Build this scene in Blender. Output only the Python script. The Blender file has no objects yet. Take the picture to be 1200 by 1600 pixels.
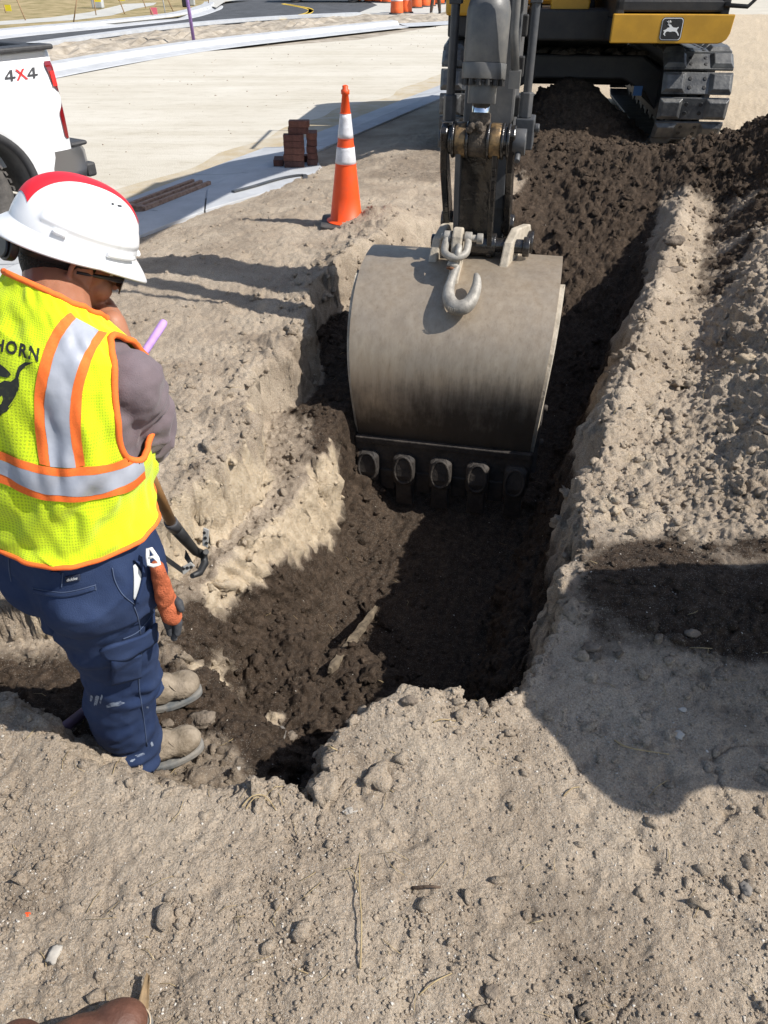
import bpy, bmesh, math, random
import numpy as np
from mathutils import Vector, Matrix, noise as mnoise
from mathutils.bvhtree import BVHTree
R = math.radians
random.seed(7)
rng = np.random.default_rng(7)
scene = bpy.context.scene
col = scene.collection

# ------------------------------------------------------------------ camera, sky, sun, exposure
CAM_H, PITCH, FPX = 1.7, R(36.0), 1202.0
cam_d = bpy.data.cameras.new('camera')
cam = bpy.data.objects.new('camera', cam_d); col.objects.link(cam)
cam.location = (0, 0, CAM_H)
cam.rotation_euler = (R(90) - PITCH, 0, 0)
cam_d.sensor_fit = 'VERTICAL'; cam_d.sensor_height = 24.0
cam_d.lens = 24.0 * FPX / 1600.0
cam_d.clip_start = 0.05; cam_d.clip_end = 2000
scene.camera = cam

SUN = Vector((0.89, -0.29, 1.0)).normalized()          # towards the sun
w = bpy.data.worlds.new('World'); scene.world = w; w.use_nodes = True
nt = w.node_tree; nt.nodes.clear()
sky = nt.nodes.new('ShaderNodeTexSky'); sky.sky_type = 'NISHITA'; sky.sun_disc = False
sky.sun_elevation = math.asin(SUN.z); sky.sun_rotation = math.atan2(SUN.x, SUN.y)
sky.air_density = 1.0; sky.dust_density = 1.2
bg = nt.nodes.new('ShaderNodeBackground'); bg.inputs[1].default_value = 0.115
wo = nt.nodes.new('ShaderNodeOutputWorld')
nt.links.new(sky.outputs[0], bg.inputs[0]); nt.links.new(bg.outputs[0], wo.inputs[0])
sd = bpy.data.lights.new('sun', 'SUN'); sd.energy = 4.8; sd.angle = R(0.53); sd.color = (1.0, 0.955, 0.89)
so = bpy.data.objects.new('sun', sd); col.objects.link(so)
so.rotation_euler = SUN.to_track_quat('Z', 'Y').to_euler(); so.location = (6, -3, 9)
scene.view_settings.view_transform = 'Standard'; scene.view_settings.look = 'None'
scene.view_settings.exposure = 0.36; scene.view_settings.gamma = 1.0
scene.view_settings.use_curve_mapping = False
scene.cycles.max_bounces = 6

# ------------------------------------------------------------------ helpers
cF = Vector((0, math.cos(PITCH), -math.sin(PITCH))); cU = Vector((0, math.sin(PITCH), math.cos(PITCH)))
def ray(px, py):
    return Vector(((px - 600) / FPX, 0, 0)) + cF + cU * ((800 - py) / FPX)
def pix(px, py, z=0.0):
    r = ray(px, py); t = (z - CAM_H) / r.z
    return Vector((r.x * t, r.y * t, z))
def P(px, py, d):
    return ray(px, py) * d + Vector((0, 0, CAM_H))

def mat(name, color, rough=0.7, metal=0.0, var=0.0, vscale=8.0, bump=0.0, bscale=60.0, color2=None, spec=0.5, coat=0.0, detail=4.0, lo=0.35, hi=0.65):
    m = bpy.data.materials.new(name); m.use_nodes = True
    n = m.node_tree.nodes; l = m.node_tree.links; b = n['Principled BSDF']
    b.inputs['Base Color'].default_value = (*color, 1); b.inputs['Roughness'].default_value = rough
    b.inputs['Metallic'].default_value = metal; b.inputs['Specular IOR Level'].default_value = spec
    if coat: b.inputs['Coat Weight'].default_value = coat; b.inputs['Coat Roughness'].default_value = 0.05
    tc = n.new('ShaderNodeTexCoord')
    if var or color2:
        nz = n.new('ShaderNodeTexNoise'); nz.inputs['Scale'].default_value = vscale; nz.inputs['Detail'].default_value = detail
        nz.inputs['Roughness'].default_value = 0.65
        l.new(tc.outputs['Object'], nz.inputs['Vector'])
        rp = n.new('ShaderNodeValToRGB'); rp.color_ramp.elements[0].position = lo; rp.color_ramp.elements[1].position = hi
        c2 = color2 or tuple(min(1, c * (1 + var)) for c in color)
        c1 = color if color2 else tuple(c * (1 - var) for c in color)
        rp.color_ramp.elements[0].color = (*c1, 1); rp.color_ramp.elements[1].color = (*c2, 1)
        l.new(nz.outputs[0], rp.inputs[0]); l.new(rp.outputs[0], b.inputs['Base Color'])
    if bump:
        nb = n.new('ShaderNodeTexNoise'); nb.inputs['Scale'].default_value = bscale; nb.inputs['Detail'].default_value = 5
        l.new(tc.outputs['Object'], nb.inputs['Vector'])
        bp = n.new('ShaderNodeBump'); bp.inputs['Strength'].default_value = bump; bp.inputs['Distance'].default_value = 0.01
        l.new(nb.outputs[0], bp.inputs['Height']); l.new(bp.outputs[0], b.inputs['Normal'])
    return m

def setup(o, parent=None):
    col.objects.link(o)
    if parent is not None:
        o.parent = parent
        if parent.type == 'EMPTY' and parent.parent is None:
            o.matrix_parent_inverse = Matrix.Translation(-parent.location)
    return o
def tag(o, label=None, cat=None, group=None, kind=None):
    if label: o['label'] = label
    if cat: o['category'] = cat
    if group: o['group'] = group
    if kind: o['kind'] = kind
    return o
def empty(name, loc=(0, 0, 0)):
    o = bpy.data.objects.new(name, None); o.location = loc; o.empty_display_size = 0.1
    col.objects.link(o); return o

class MB:
    """collects geometry; build() links it as ONE mesh object"""
    def __init__(s): s.v = []; s.f = []; s.m = []; s.sm = []; s.mi = 0; s.smooth = False
    def add(s, verts, faces, smooth=None, M=None):
        k = len(s.v)
        if M is not None: verts = [M @ Vector(q) for q in verts]
        s.v += [tuple(q) for q in verts]
        for f in faces:
            s.f.append([k + i for i in f]); s.m.append(s.mi); s.sm.append(s.smooth if smooth is None else smooth)
        return s
    def box(s, c, d, M=None, taper=None):
        x, y, z = (q / 2 for q in d); t = taper or (1, 1)
        vs = [(-x, -y, -z), (x, -y, -z), (x, y, -z), (-x, y, -z)] + [(-x * t[0], -y * t[1], z), (x * t[0], -y * t[1], z), (x * t[0], y * t[1], z), (-x * t[0], y * t[1], z)]
        T = Matrix.Translation(Vector(c))
        if M is not None: T = T @ M.to_4x4() if len(M.row) == 3 else M @ T
        return s.add(vs, [(0, 3, 2, 1), (4, 5, 6, 7), (0, 1, 5, 4), (1, 2, 6, 5), (2, 3, 7, 6), (3, 0, 4, 7)], False, T)
    def tube(s, pts, r, n=10, caps=True, smooth=True, closed=False):
        pts = [Vector(p) for p in pts]; N = len(pts)
        rs = r if isinstance(r, (list, tuple)) else [r] * N
        k = len(s.v); up = None
        for i, p in enumerate(pts):
            if closed: d = pts[(i + 1) % N] - pts[i - 1]
            else: d = pts[min(i + 1, N - 1)] - pts[max(i - 1, 0)]
            d.normalize()
            if up is None: up = d.orthogonal().normalized()
            else:
                up = up - d * up.dot(d)
                up = up.normalized() if up.length > 1e-6 else d.orthogonal().normalized()
            b = d.cross(up)
            for j in range(n):
                a = 2 * math.pi * j / n
                s.v.append(tuple(p + (up * math.cos(a) + b * math.sin(a)) * rs[i]))
        for i in range(N if closed else N - 1):
            i2 = (i + 1) % N
            for j in range(n):
                s.f.append([k + i * n + j, k + i * n + (j + 1) % n, k + i2 * n + (j + 1) % n, k + i2 * n + j]); s.m.append(s.mi); s.sm.append(smooth)
        if caps and not closed:
            s.f.append([k + j for j in range(n)][::-1]); s.m.append(s.mi); s.sm.append(False)
            s.f.append([k + (N - 1) * n + j for j in range(n)]); s.m.append(s.mi); s.sm.append(False)
        return s
    def cyl(s, a, b, r, n=16, r2=None, smooth=True): return s.tube([a, b], [r, r if r2 is None else r2], n, True, smooth)
    def lathe(s, prof, n=24, M=None, smooth=True):
        k = len(s.v); M = M or Matrix.Identity(4)
        for r, z in prof:
            for j in range(n):
                a = 2 * math.pi * j / n; s.v.append(tuple(M @ Vector((r * math.cos(a), r * math.sin(a), z))))
        for i in range(len(prof) - 1):
            for j in range(n):
                s.f.append([k + i * n + j, k + i * n + (j + 1) % n, k + (i + 1) * n + (j + 1) % n, k + (i + 1) * n + j]); s.m.append(s.mi); s.sm.append(smooth)
        return s
    def prism(s, poly, origin, ax, ay, az, t):
        """polygon (list of 2-tuples) in plane ax/ay extruded by t along az, centred"""
        ax, ay, az, origin = (Vector(q) for q in (ax, ay, az, origin)); n = len(poly)
        vs = [origin + ax * a + ay * b - az * (t / 2) for a, b in poly] + [origin + ax * a + ay * b + az * (t / 2) for a, b in poly]
        fs = [list(range(n))[::-1], list(range(n, 2 * n))] + [[i, (i + 1) % n, n + (i + 1) % n, n + i] for i in range(n)]
        return s.add(vs, fs, False)
    def grid(s, rows, smooth=True, closed_u=False):
        k = len(s.v); a = len(rows); b = len(rows[0])
        for r_ in rows: s.v += [tuple(q) for q in r_]
        for i in range(a - 1):
            for j in range(b if closed_u else b - 1):
                j2 = (j + 1) % b
                s.f.append([k + i * b + j, k + i * b + j2, k + (i + 1) * b + j2, k + (i + 1) * b + j]); s.m.append(s.mi); s.sm.append(smooth)
        return s
    def build(s, name, mats, parent=None, bevel=0, seg=2, recalc=True):
        me = bpy.data.meshes.new(name); me.from_pydata(s.v, [], s.f)
        for m in (mats if isinstance(mats, (list, tuple)) else [mats]): me.materials.append(m)
        me.polygons.foreach_set('material_index', s.m); me.polygons.foreach_set('use_smooth', s.sm)
        if recalc:
            bm = bmesh.new(); bm.from_mesh(me); bmesh.ops.recalc_face_normals(bm, faces=bm.faces); bm.to_mesh(me); bm.free()
        me.update()
        o = setup(bpy.data.objects.new(name, me), parent)
        if bevel:
            md = o.modifiers.new('bevel', 'BEVEL'); md.width = bevel; md.segments = seg; md.limit_method = 'ANGLE'; md.angle_limit = R(40)
        return o

# vectorised gradient noise
_perm = {}
def _hash(ix, iy, iz, seed):
    h = (ix.astype(np.int64) * 374761393 + iy.astype(np.int64) * 668265263 + iz.astype(np.int64) * 2147483647 + seed * 1274126177) & 0xffffffff
    h = ((h ^ (h >> 13)) * 1274126177) & 0xffffffff
    return (h ^ (h >> 16)) & 0xffffff
def vnoise3(x, y, z, seed=0):
    ix = np.floor(x); iy = np.floor(y); iz = np.floor(z); fx = x - ix; fy = y - iy; fz = z - iz
    ux = fx * fx * fx * (fx * (fx * 6 - 15) + 10); uy = fy * fy * fy * (fy * (fy * 6 - 15) + 10); uz = fz * fz * fz * (fz * (fz * 6 - 15) + 10)
    def g(a, b, c):
        return _hash(ix + a, iy + b, iz + c, seed) / float(0xffffff) * 2 - 1
    def lx(b, c): return g(0, b, c) * (1 - ux) + g(1, b, c) * ux
    return (lx(0, 0) * (1 - uy) + lx(1, 0) * uy) * (1 - uz) + (lx(0, 1) * (1 - uy) + lx(1, 1) * uy) * uz
def vnoise2(x, y, seed=0):
    ix = np.floor(x); iy = np.floor(y); fx = x - ix; fy = y - iy; z0 = np.zeros_like(ix)
    ux = fx * fx * fx * (fx * (fx * 6 - 15) + 10); uy = fy * fy * fy * (fy * (fy * 6 - 15) + 10)
    def grad(a, b):
        h = _hash(ix + a, iy + b, z0, seed) / float(0xffffff) * 2 * math.pi
        return np.cos(h) * (fx - a) + np.sin(h) * (fy - b)
    return 1.5 * ((grad(0, 0) * (1 - ux) + grad(1, 0) * ux) * (1 - uy) + (grad(0, 1) * (1 - ux) + grad(1, 1) * ux) * uy)
def fbm2(x, y, f, oct=4, seed=0, gain=0.5):
    r = np.zeros_like(x); a = 1.0
    for o in range(oct): r += a * vnoise2(x * f + 17.3 * o, y * f - 9.1 * o, seed + o); f *= 2.03; a *= gain
    return r
def lumps(x, y, size, seed=0, dens=0.6):
    """rounded half-buried lumps, height in units of size"""
    sx = x / size; sy = y / size; ix = np.floor(sx); iy = np.floor(sy); out = np.zeros_like(x); zz = np.zeros_like(ix)
    for a in (-1, 0, 1):
        for b in (-1, 0, 1):
            cx = ix + a; cy = iy + b
            h1 = _hash(cx, cy, zz, seed) / float(0xffffff); h2 = _hash(cx, cy, zz, seed + 5) / float(0xffffff)
            h3 = _hash(cx, cy, zz, seed + 9) / float(0xffffff); h4 = _hash(cx, cy, zz, seed + 13) / float(0xffffff)
            dx = sx - cx - h1; dy = sy - cy - h2; rr = 0.15 + 0.5 * h3 ** 2
            e = 0.6 + 0.8 * h4
            d2 = (dx * e) ** 2 + (dy / e) ** 2 + 0.25 * dx * dy * (h4 - .5)
            b_ = np.sqrt(np.clip(rr * rr - d2, 0, None)) * (h4 < dens)
            out = np.maximum(out, b_)
    return out
def S(x): x = np.clip(x, 0, 1); return x * x * (3 - 2 * x)
def sdf(poly, x, y):
    """signed distance, positive inside"""
    d = np.full(x.shape, 1e9); ins = np.zeros(x.shape, bool); n = len(poly)
    for i in range(n):
        ax, ay = poly[i][:2]; bx, by = poly[(i + 1) % n][:2]
        ex, ey = bx - ax, by - ay; wx, wy = x - ax, y - ay
        t = np.clip((wx * ex + wy * ey) / (ex * ex + ey * ey + 1e-12), 0, 1)
        d = np.minimum(d, (wx - ex * t) ** 2 + (wy - ey * t) ** 2)
        c = ((ay > y) != (by > y)) & (x < (bx - ax) * (y - ay) / (by - ay + 1e-15) + ax)
        ins ^= c
    d = np.sqrt(d); return np.where(ins, d, -d)
def np_mesh(name, V, Fq, mats, parent=None, smooth=True, attrs=None):
    me = bpy.data.meshes.new(name); nv = len(V); nf = len(Fq); k = Fq.shape[1]
    me.vertices.add(nv); me.vertices.foreach_set('co', V.astype(np.float32).ravel())
    me.loops.add(nf * k); me.loops.foreach_set('vertex_index', Fq.astype(np.int32).ravel())
    me.polygons.add(nf); me.polygons.foreach_set('loop_start', np.arange(0, nf * k, k, dtype=np.int32))
    me.polygons.foreach_set('use_smooth', np.full(nf, smooth))
    for m in (mats if isinstance(mats, (list, tuple)) else [mats]): me.materials.append(m)
    for a, vals in (attrs or {}).items():
        at = me.attributes.new(a, 'FLOAT', 'POINT'); at.data.foreach_set('value', vals.astype(np.float32).ravel())
    me.update(calc_edges=True)
    return setup(bpy.data.objects.new(name, me), parent)
def drape(bvh, poly_rows, off, name, m, parent, smooth=True, thick=0.0):
    """rows of points; each is carried along the line of sight onto a surface and lifted along its normal: a patch sewn on"""
    pass
# ------------------------------------------------------------------ soil materials
def soil_material():
    m = bpy.data.materials.new('soil'); m.use_nodes = True
    n = m.node_tree.nodes; l = m.node_tree.links; b = n['Principled BSDF']
    b.inputs['Specular IOR Level'].default_value = 0.15
    tc = n.new('ShaderNodeTexCoord')
    def noise(sc, det=6, ro=0.6):
        q = n.new('ShaderNodeTexNoise'); q.inputs['Scale'].default_value = sc; q.inputs['Detail'].default_value = det; q.inputs['Roughness'].default_value = ro
        l.new(tc.outputs['Object'], q.inputs['Vector']); return q.outputs[0]
    def attr(a):
        q = n.new('ShaderNodeAttribute'); q.attribute_name = a; return q.outputs['Fac']
    def ramp(src, stops):
        q = n.new('ShaderNodeValToRGB'); e = q.color_ramp.elements
        e[0].position = stops[0][0]; e[0].color = (*stops[0][1], 1); e[1].position = stops[-1][0]; e[1].color = (*stops[-1][1], 1)
        for p_, c_ in stops[1:-1]: k = e.new(p_); k.color = (*c_, 1)
        l.new(src, q.inputs[0]); return q.outputs[0]
    def math_(op, a, b_=None):
        q = n.new('ShaderNodeMath'); q.operation = op
        for i, s in enumerate((a, b_)):
            if s is None: continue
            if isinstance(s, (int, float)): q.inputs[i].default_value = s
            else: l.new(s, q.inputs[i])
        return q.outputs[0]
    def mix(f, a, b_):
        q = n.new('ShaderNodeMix'); q.data_type = 'RGBA'
        if isinstance(f, (int, float)): q.inputs[0].default_value = f
        else: l.new(f, q.inputs[0])
        for i, s in ((6, a), (7, b_)):
            if isinstance(s, tuple): q.inputs[i].default_value = (*s, 1)
            else: l.new(s, q.inputs[i])
        return q.outputs[2]
    n1 = noise(2.3, 7, 0.62); n2 = noise(30, 6, 0.7); n3 = noise(170, 4, 0.75)
    light = ramp(n1, [(0.3, (0.295, 0.234, 0.172)), (0.5, (0.405, 0.329, 0.247)), (0.68, (0.49, 0.408, 0.312))])
    grit = ramp(n3, [(0.33, (0.45, 0.45, 0.45)), (0.5, (0.95, 0.95, 0.95)), (0.66, (1.3, 1.3, 1.3))])
    q = n.new('ShaderNodeMix'); q.data_type = 'RGBA'; q.blend_type = 'MULTIPLY'; q.inputs[0].default_value = 0.75
    l.new(light, q.inputs[6]); l.new(grit, q.inputs[7]); light = q.outputs[2]
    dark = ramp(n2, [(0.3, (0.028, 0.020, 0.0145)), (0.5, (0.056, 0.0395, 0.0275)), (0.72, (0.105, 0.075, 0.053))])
    cream = ramp(n2, [(0.3, (0.40, 0.31, 0.21)), (0.55, (0.55, 0.45, 0.32)), (0.75, (0.64, 0.54, 0.40))])
    def soft(a, amt=0.55):
        # break the border of a soil layer up with noise
        s = math_('ADD', a, math_('MULTIPLY', math_('SUBTRACT', n2, 0.5), amt))
        s = math_('ADD', s, math_('MULTIPLY', math_('SUBTRACT', n3, 0.5), amt * .6))
        mr = n.new('ShaderNodeMapRange'); mr.inputs[1].default_value = 0.32; mr.inputs[2].default_value = 0.68
        l.new(s, mr.inputs[0]); return mr.outputs[0]
    c = mix(soft(attr('cream')), light, cream)
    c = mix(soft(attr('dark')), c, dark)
    # pale shell specks
    v = n.new('ShaderNodeTexVoronoi'); v.inputs['Scale'].default_value = 170; v.inputs['Randomness'].default_value = 1
    l.new(tc.outputs['Object'], v.inputs['Vector'])
    v2 = n.new('ShaderNodeTexVoronoi'); v2.inputs['Scale'].default_value = 300
    l.new(tc.outputs['Object'], v2.inputs['Vector'])
    def speck(vn, thr, pick):
        sep = n.new('ShaderNodeSeparateColor'); l.new(vn.outputs['Color'], sep.inputs[0])
        return math_('MULTIPLY', math_('LESS_THAN', vn.outputs['Distance'], thr), math_('GREATER_THAN', sep.outputs[0], pick))
    dampen = math_('SUBTRACT', 1.0, math_('MULTIPLY', attr('dark'), 0.8))
    sp = math_('MULTIPLY', math_('MAXIMUM', speck(v, 0.24, 0.80), speck(v2, 0.34, 0.70)), math_('MULTIPLY', dampen, 0.75))
    c = mix(sp, c, (0.56, 0.52, 0.45))
    l.new(c, b.inputs['Base Color']); b.inputs['Roughness'].default_value = 0.95
    bp = n.new('ShaderNodeBump'); bp.inputs['Strength'].default_value = 0.9; bp.inputs['Distance'].default_value = 0.008
    h = math_('ADD', math_('MULTIPLY', n3, 1.0), math_('ADD', math_('MULTIPLY', noise(75, 5, .7), 1.6), math_('MULTIPLY', sp, 0.35)))
    l.new(h, bp.inputs['Height']); l.new(bp.outputs[0], b.inputs['Normal'])
    return m
M_soil = soil_material()

# ------------------------------------------------------------------ terrain
TS = Vector((0.37, 0.93, 0)).normalized(); TP = Vector((TS.y, -TS.x, 0))     # along / across the trench
CURB_A, CURB_B = pix(220, 352, -.12), pix(690, 152, -.12)
cdir = (CURB_B - CURB_A); cdir.z = 0; cdir.normalize(); cnor = Vector((cdir.y, -cdir.x, 0))     # towards the trench
def xy(px, py, z): q = pix(px, py, z); return (q.x, q.y)
def tp(s, p): q = TS * s + TP * p; return (q.x, q.y)
RIM = [(-2.6, 1.25), (-1.45, 1.42), xy(0, 1092, 0), xy(85, 1146, 0), xy(160, 1195, 0), xy(215, 1222, 0), xy(300, 1244, 0), xy(345, 1238, 0), xy(430, 1226, 0),
       xy(478, 1242, 0), xy(515, 1215, 0.03), xy(532, 1160, 0.03), xy(575, 1100, 0.05), xy(622, 1070, 0.05), xy(700, 1068, 0.05), xy(770, 1098, 0.03), xy(832, 1076, 0), xy(872, 985, 0),
       xy(900, 850, 0), xy(922, 720, 0), xy(962, 580, .02), xy(1000, 480, .02), xy(1040, 385, .02), tp(6.9, -0.2), tp(8.4, -.25), tp(8.4, -1.6),
       tp(6.4, -1.75), tp(5.6, -2.05), xy(545, 390, .1), xy(500, 425, .05), xy(472, 458, 0), xy(482, 512, 0), xy(455, 545, 0), xy(398, 566, 0), xy(374, 612, 0), xy(398, 652, 0), xy(330, 722, 0), xy(235, 800, 0), (-1.1, 2.05), (-2.6, 1.8)]
STEP = [xy(255, 1010, -.3), xy(300, 925, -.3), xy(392, 838, -.3), xy(478, 738, -.3), tp(3.2, -1.54), tp(4.6, -1.58), tp(8.4, -1.55), tp(8.4, -.28), tp(6.9, -.25), tp(4.6, -.27),
        tp(3.2, -.28), xy(905, 860, 0), xy(872, 1000, 0), xy(832, 1088, 0), xy(770, 1112, 0.02), xy(700, 1085, .02), xy(622, 1088, 0.02), (0.0, 1.62), (-.16, 1.46), (-.22, 1.33), (-.36, 1.30), xy(390, 1160, -.3), xy(330, 1090, -.3)]
FLOOR = [xy(425, 990, -.9), xy(480, 890, -.9), xy(520, 800, -.9), tp(3.2, -1.50), tp(4.6, -1.52), tp(8.4, -1.45), tp(8.4, -.3), tp(6.9, -.3), tp(4.6, -.36), tp(3.4, -.38), tp(2.3, -.36), (.46, 1.8), (.2, 1.75), xy(560, 1075, -.85), xy(490, 1085, -.85)]

NR, NC = 1070, 800; FW, F0 = .60, .95
yy = np.concatenate([0.42 * (9.5 / 0.42) ** (np.arange(960) / 960), 9.5 * (34 / 9.5) ** (np.arange(110) / 109)])
uu = np.linspace(-1, 1, NC)
Y = np.repeat(yy[:, None], NC, 1); X = uu[None, :] * (FW * yy[:, None] + F0)
def terrain(X, Y):
    wx = fbm2(X, Y, 2.6, 4, 3); wy = fbm2(X, Y, 2.6, 4, 40)
    fx = fbm2(X, Y, 14, 3, 80); fy = fbm2(X, Y, 14, 3, 90)
    near = S((9 - Y) / 4); fine = .018 - .013 * S((.1 - X) / .2) * S((Y - 1.9) / .3); ragged = 1 + .35 * S((.1 - X) / .2) * S((Y - 1.9) / .3)
    Xw = X + (0.035 * wx * ragged + fine * fx) * near; Yw = Y + (0.035 * wy * ragged + fine * fy) * near
    s = X * TS.x + Y * TS.y; p = X * TP.x + Y * TP.y
    dc = (X - CURB_A.x) * cnor.x + (Y - CURB_A.y) * cnor.y
    d1 = sdf(RIM, Xw, Yw); d2 = sdf(STEP, Xw, Yw); d3 = sdf(FLOOR, Xw, Yw)
    base = -0.12 * (1 - S((dc - .05) / 1.3))
    # long soft undulation
    base = base + 0.02 * fbm2(X, Y, 0.9, 3, 11) * S((dc - .2) / .8)
    # foreground mound beside the pit edge and heap on the right
    base = base + 0.05 * np.exp(-(((X - .13) / .28) ** 2 + ((Y - 1.42) / .22) ** 2))
    heap = np.exp(-(((X - 1.05) / .45) ** 2 + ((Y - 1.85) / .28) ** 2))
    base = base + 0.08 * heap
    # right hand bank: scarp and spoil
    bank = S((p - .10 - .10 * fbm2(X, Y, 1.7, 3, 77)) / .55) * S((s - 2.0) / 1.3)
    base = base + bank * (.24 + .10 * S((p - .4) / 1.2)) * (1 - S((s - 9.2) / 1.2))
    vale = np.exp(-((p - .12) / .16) ** 2) * S((s - 3.2) / .8) * (1 - S((s - 7.2) / .6))
    base = base - 0.07 * vale
    edge = np.exp(-((p + .15) / .07) ** 2) * S((s - 2.6) / .5) * (1 - S((s - 7.0) / .8)); base = base + .06 * edge
    # left hand lip behind the bucket
    base = base + 0.15 * np.exp(-(((s - 4.75) / .55) ** 2 + ((p + 1.98) / .26) ** 2)) + .13 * np.exp(-(((X + .02) / .26) ** 2 + ((Y - 6.05) / .40) ** 2)) * (1 + .4 * wx)
    # pit
    fill = S((7.9 - s) / 3.0)                             # the floor ramps up towards the excavator
    steep = S((p + .9) / .3)                               # the right wall is cut steeper
    w1 = .12 + .06 * wx; w2 = .30 - .20 * S((s - 2.2) / .6) * (1 - steep) ; w2 = w2 * (1 - .55 * steep); w3 = .26 - .1 * steep
    leftcut = S((-.30 - X) / .1) * S((Y - 1.75) / .2)
    w1 = w1 * (1 - .50 * leftcut); w2 = w2 * (1 - .35 * leftcut * (1 - S((s - 3.0) / .3)))
    dep = .30 * S(d1 / np.clip(w1, .045, 1)) + .34 * S(d2 / w2) + .29 * S(d3 / w3)
    for bx_, by_ in ((-.62, 1.47), (-.66, 1.69)): dep = dep + .035 * np.exp(-(((X - bx_) / .12) ** 2 + ((Y - by_) / .07) ** 2))
    dep = dep * (fill * .97 + .03)
    H = base - dep
    # heaps of dark spoil in front of and beneath the excavator
    crest = .42 * np.exp(-((s - 8.05) / .55) ** 2) * S((p + 2.2) / .5) * (1 - S((p - 1.0) / .9))
    crest = crest * (.62 + .5 * S((p + .6) / 1.1))
    pile = .62 * np.exp(-(((X - 2.0) / .62) ** 2 + ((Y - 9.3) / .62) ** 2))
    H = H + crest + pile
    spoil = np.clip(crest / .12, 0, 1) + np.clip(pile / .15, 0, 1)
    # materials
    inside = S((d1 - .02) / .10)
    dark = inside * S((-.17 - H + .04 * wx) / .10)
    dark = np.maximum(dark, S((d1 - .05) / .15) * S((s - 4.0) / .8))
    dark = np.maximum(dark, np.clip(spoil, 0, 1))
    ledge = S((d1 - .03) / .06) * (1 - S((d2 + .05) / .08)) * (1 - S((s - 2.6) / .5)) * S((1.62 + .1 * wx - Y) / .12)
    dark = dark * (1 - .55 * ledge)
    nearwall = (1 - S((Y - 1.7) / .2)) * S((X + 1.0) / .1)
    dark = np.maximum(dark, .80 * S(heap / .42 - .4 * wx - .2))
    dark = np.maximum(dark, .85 * S((p + .02) / .12) * (1 - S((p - .22 - .5 * S((s - 5.6) / 1.2)) / .16)) * S((s - 4.6) / .9) * (1 - S((s - 8) / .5)) * (.85 + .6 * wx))
    dark = np.maximum(dark, .42 * S(fbm2(X, Y, 1.35, 4, 200) * 1.6 - .45) * (1 - bank))
    dark = np.maximum(dark, .45 * S((p + 3.4) / .5) * (1 - S((p + 2.35) / .4)) * S((s - 6.6) / .6) * (1 - S((s - 11) / .8)))
    # pale sand layers in the left cuts
    brk = .78 + .6 * fbm2(X, Y, 3.2, 3, 610)
    rim_face = np.exp(-((d1 - .034 - .012 * fx) / .030) ** 2) * leftcut * (1 - S((s - 2.80) / .15)) * S((X + 1.35) / .2) * brk
    step_face = np.exp(-((d2 - .045 - .015 * fx) / .038) ** 2) * S((-.20 - X) / .06) * S((Y - 2.15) / .15) * (1 - S((s - 3.0) / .25))
    spill = .85 * np.exp(-(((X + .64) / .08) ** 2 + ((Y - 1.98) / .15) ** 2)) + .8 * np.exp(-(((X + .41) / .045) ** 2 + ((Y - 1.90) / .04) ** 2))
    rim_top = .9 * np.exp(-((d1 + .055) / .045) ** 2) * leftcut * (1 - S((s - 2.75) / .3)) * S(.25 + wx * 1.2)
    cream = np.clip(rim_face * 1.25 + step_face * 1.15 + spill * (.72 + .7 * fx) + rim_top, 0, 1)
    ledge2 = S((d1 - .06) / .03) * (1 - S((d2 + .01) / .05)) * leftcut * (1 - S((s - 3.1) / .3))
    dark = dark * (1 - .55 * ledge2)
    rightpale = np.clip(.55 * np.exp(-((p + .02) / .16) ** 2) * S((s - 2.0) / .5) * (1 - S((s - 6.5) / .6)) + .45 * S((p - .1) / .15) * S((s - 2) / .4) * (1 - S((s - 4.2) / .7)), 0, 1) * (.42 + 1.0 * fbm2(X, Y, 4.2, 4, 300, .65))
    cream = np.maximum(cream, .75 * rightpale * (1 - S((d1 - .06) / .1)))
    dark = dark * (1 - .24 * S((d3 - .06) / .15) * (1 - S((s - 4.0) / .4)))
    for q_, r_ in (((485, 1310), .13), ((220, 1300), .2), ((60, 1400), .15)):
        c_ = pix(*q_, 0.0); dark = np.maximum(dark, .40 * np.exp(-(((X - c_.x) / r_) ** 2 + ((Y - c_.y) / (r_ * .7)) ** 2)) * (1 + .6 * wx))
    far = S((Y - 9.4) / .8) * S((X - 2.5 ) / .6)
    cream = np.maximum(cream, .72 * far)
    cream = np.maximum(cream, .5 * S((s - 12) / 1))
    darkf = dark * (1 - np.clip(cream * 1.3, 0, 1) * np.where(spoil > .3, 0, 1))
    return H, dict(dark=np.clip(darkf, 0, 1), cream=cream), (d1, d2, d3, s, p, dc, wx, wy, fx, fy, spoil, bank, inside)
H, attrs, (d1, d2, d3, s_, p_, dc_, wx, wy, fx, fy, spoil, bank, inside) = terrain(X, Y)
# normals of the smooth surface
def normals(X, Y, Z):
    Pn = np.stack([X, Y, Z], -1)
    du = np.gradient(Pn, axis=1); dv = np.gradient(Pn, axis=0)
    N = np.cross(du, dv); return N / (np.linalg.norm(N, axis=-1, keepdims=True) + 1e-12)
N0 = normals(X, Y, H)
dk = attrs['dark']
leftrag = np.exp(-(np.clip(-d1, 0, 9) / .35) ** 2) * S((.2 - X) / .2) * S((Y - 1.9) / .3)
leftfar = S((.5 - X + .1 * Y) / .5) * S((Y - 2.2) / .5) * S((dc_ - .35) / .4) * (.35 + .5 * S(fbm2(X, Y, 1.6, 3, 640) + .3))
rough = np.clip(spoil + .75 * leftrag + .6 * leftfar + .9 * S((d1 - .04) / .1) + .75 * bank + .55 * S((s_ - 2.4) / .6) * S((p_ + .3) / .15), 0, 1)
scraped = S((d3 - .10) / .15) * (1 - S((s_ - 4.2) / .5)) * S((s_ - 1.9) / .4)     # the floor the bucket has scraped smooth
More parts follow.
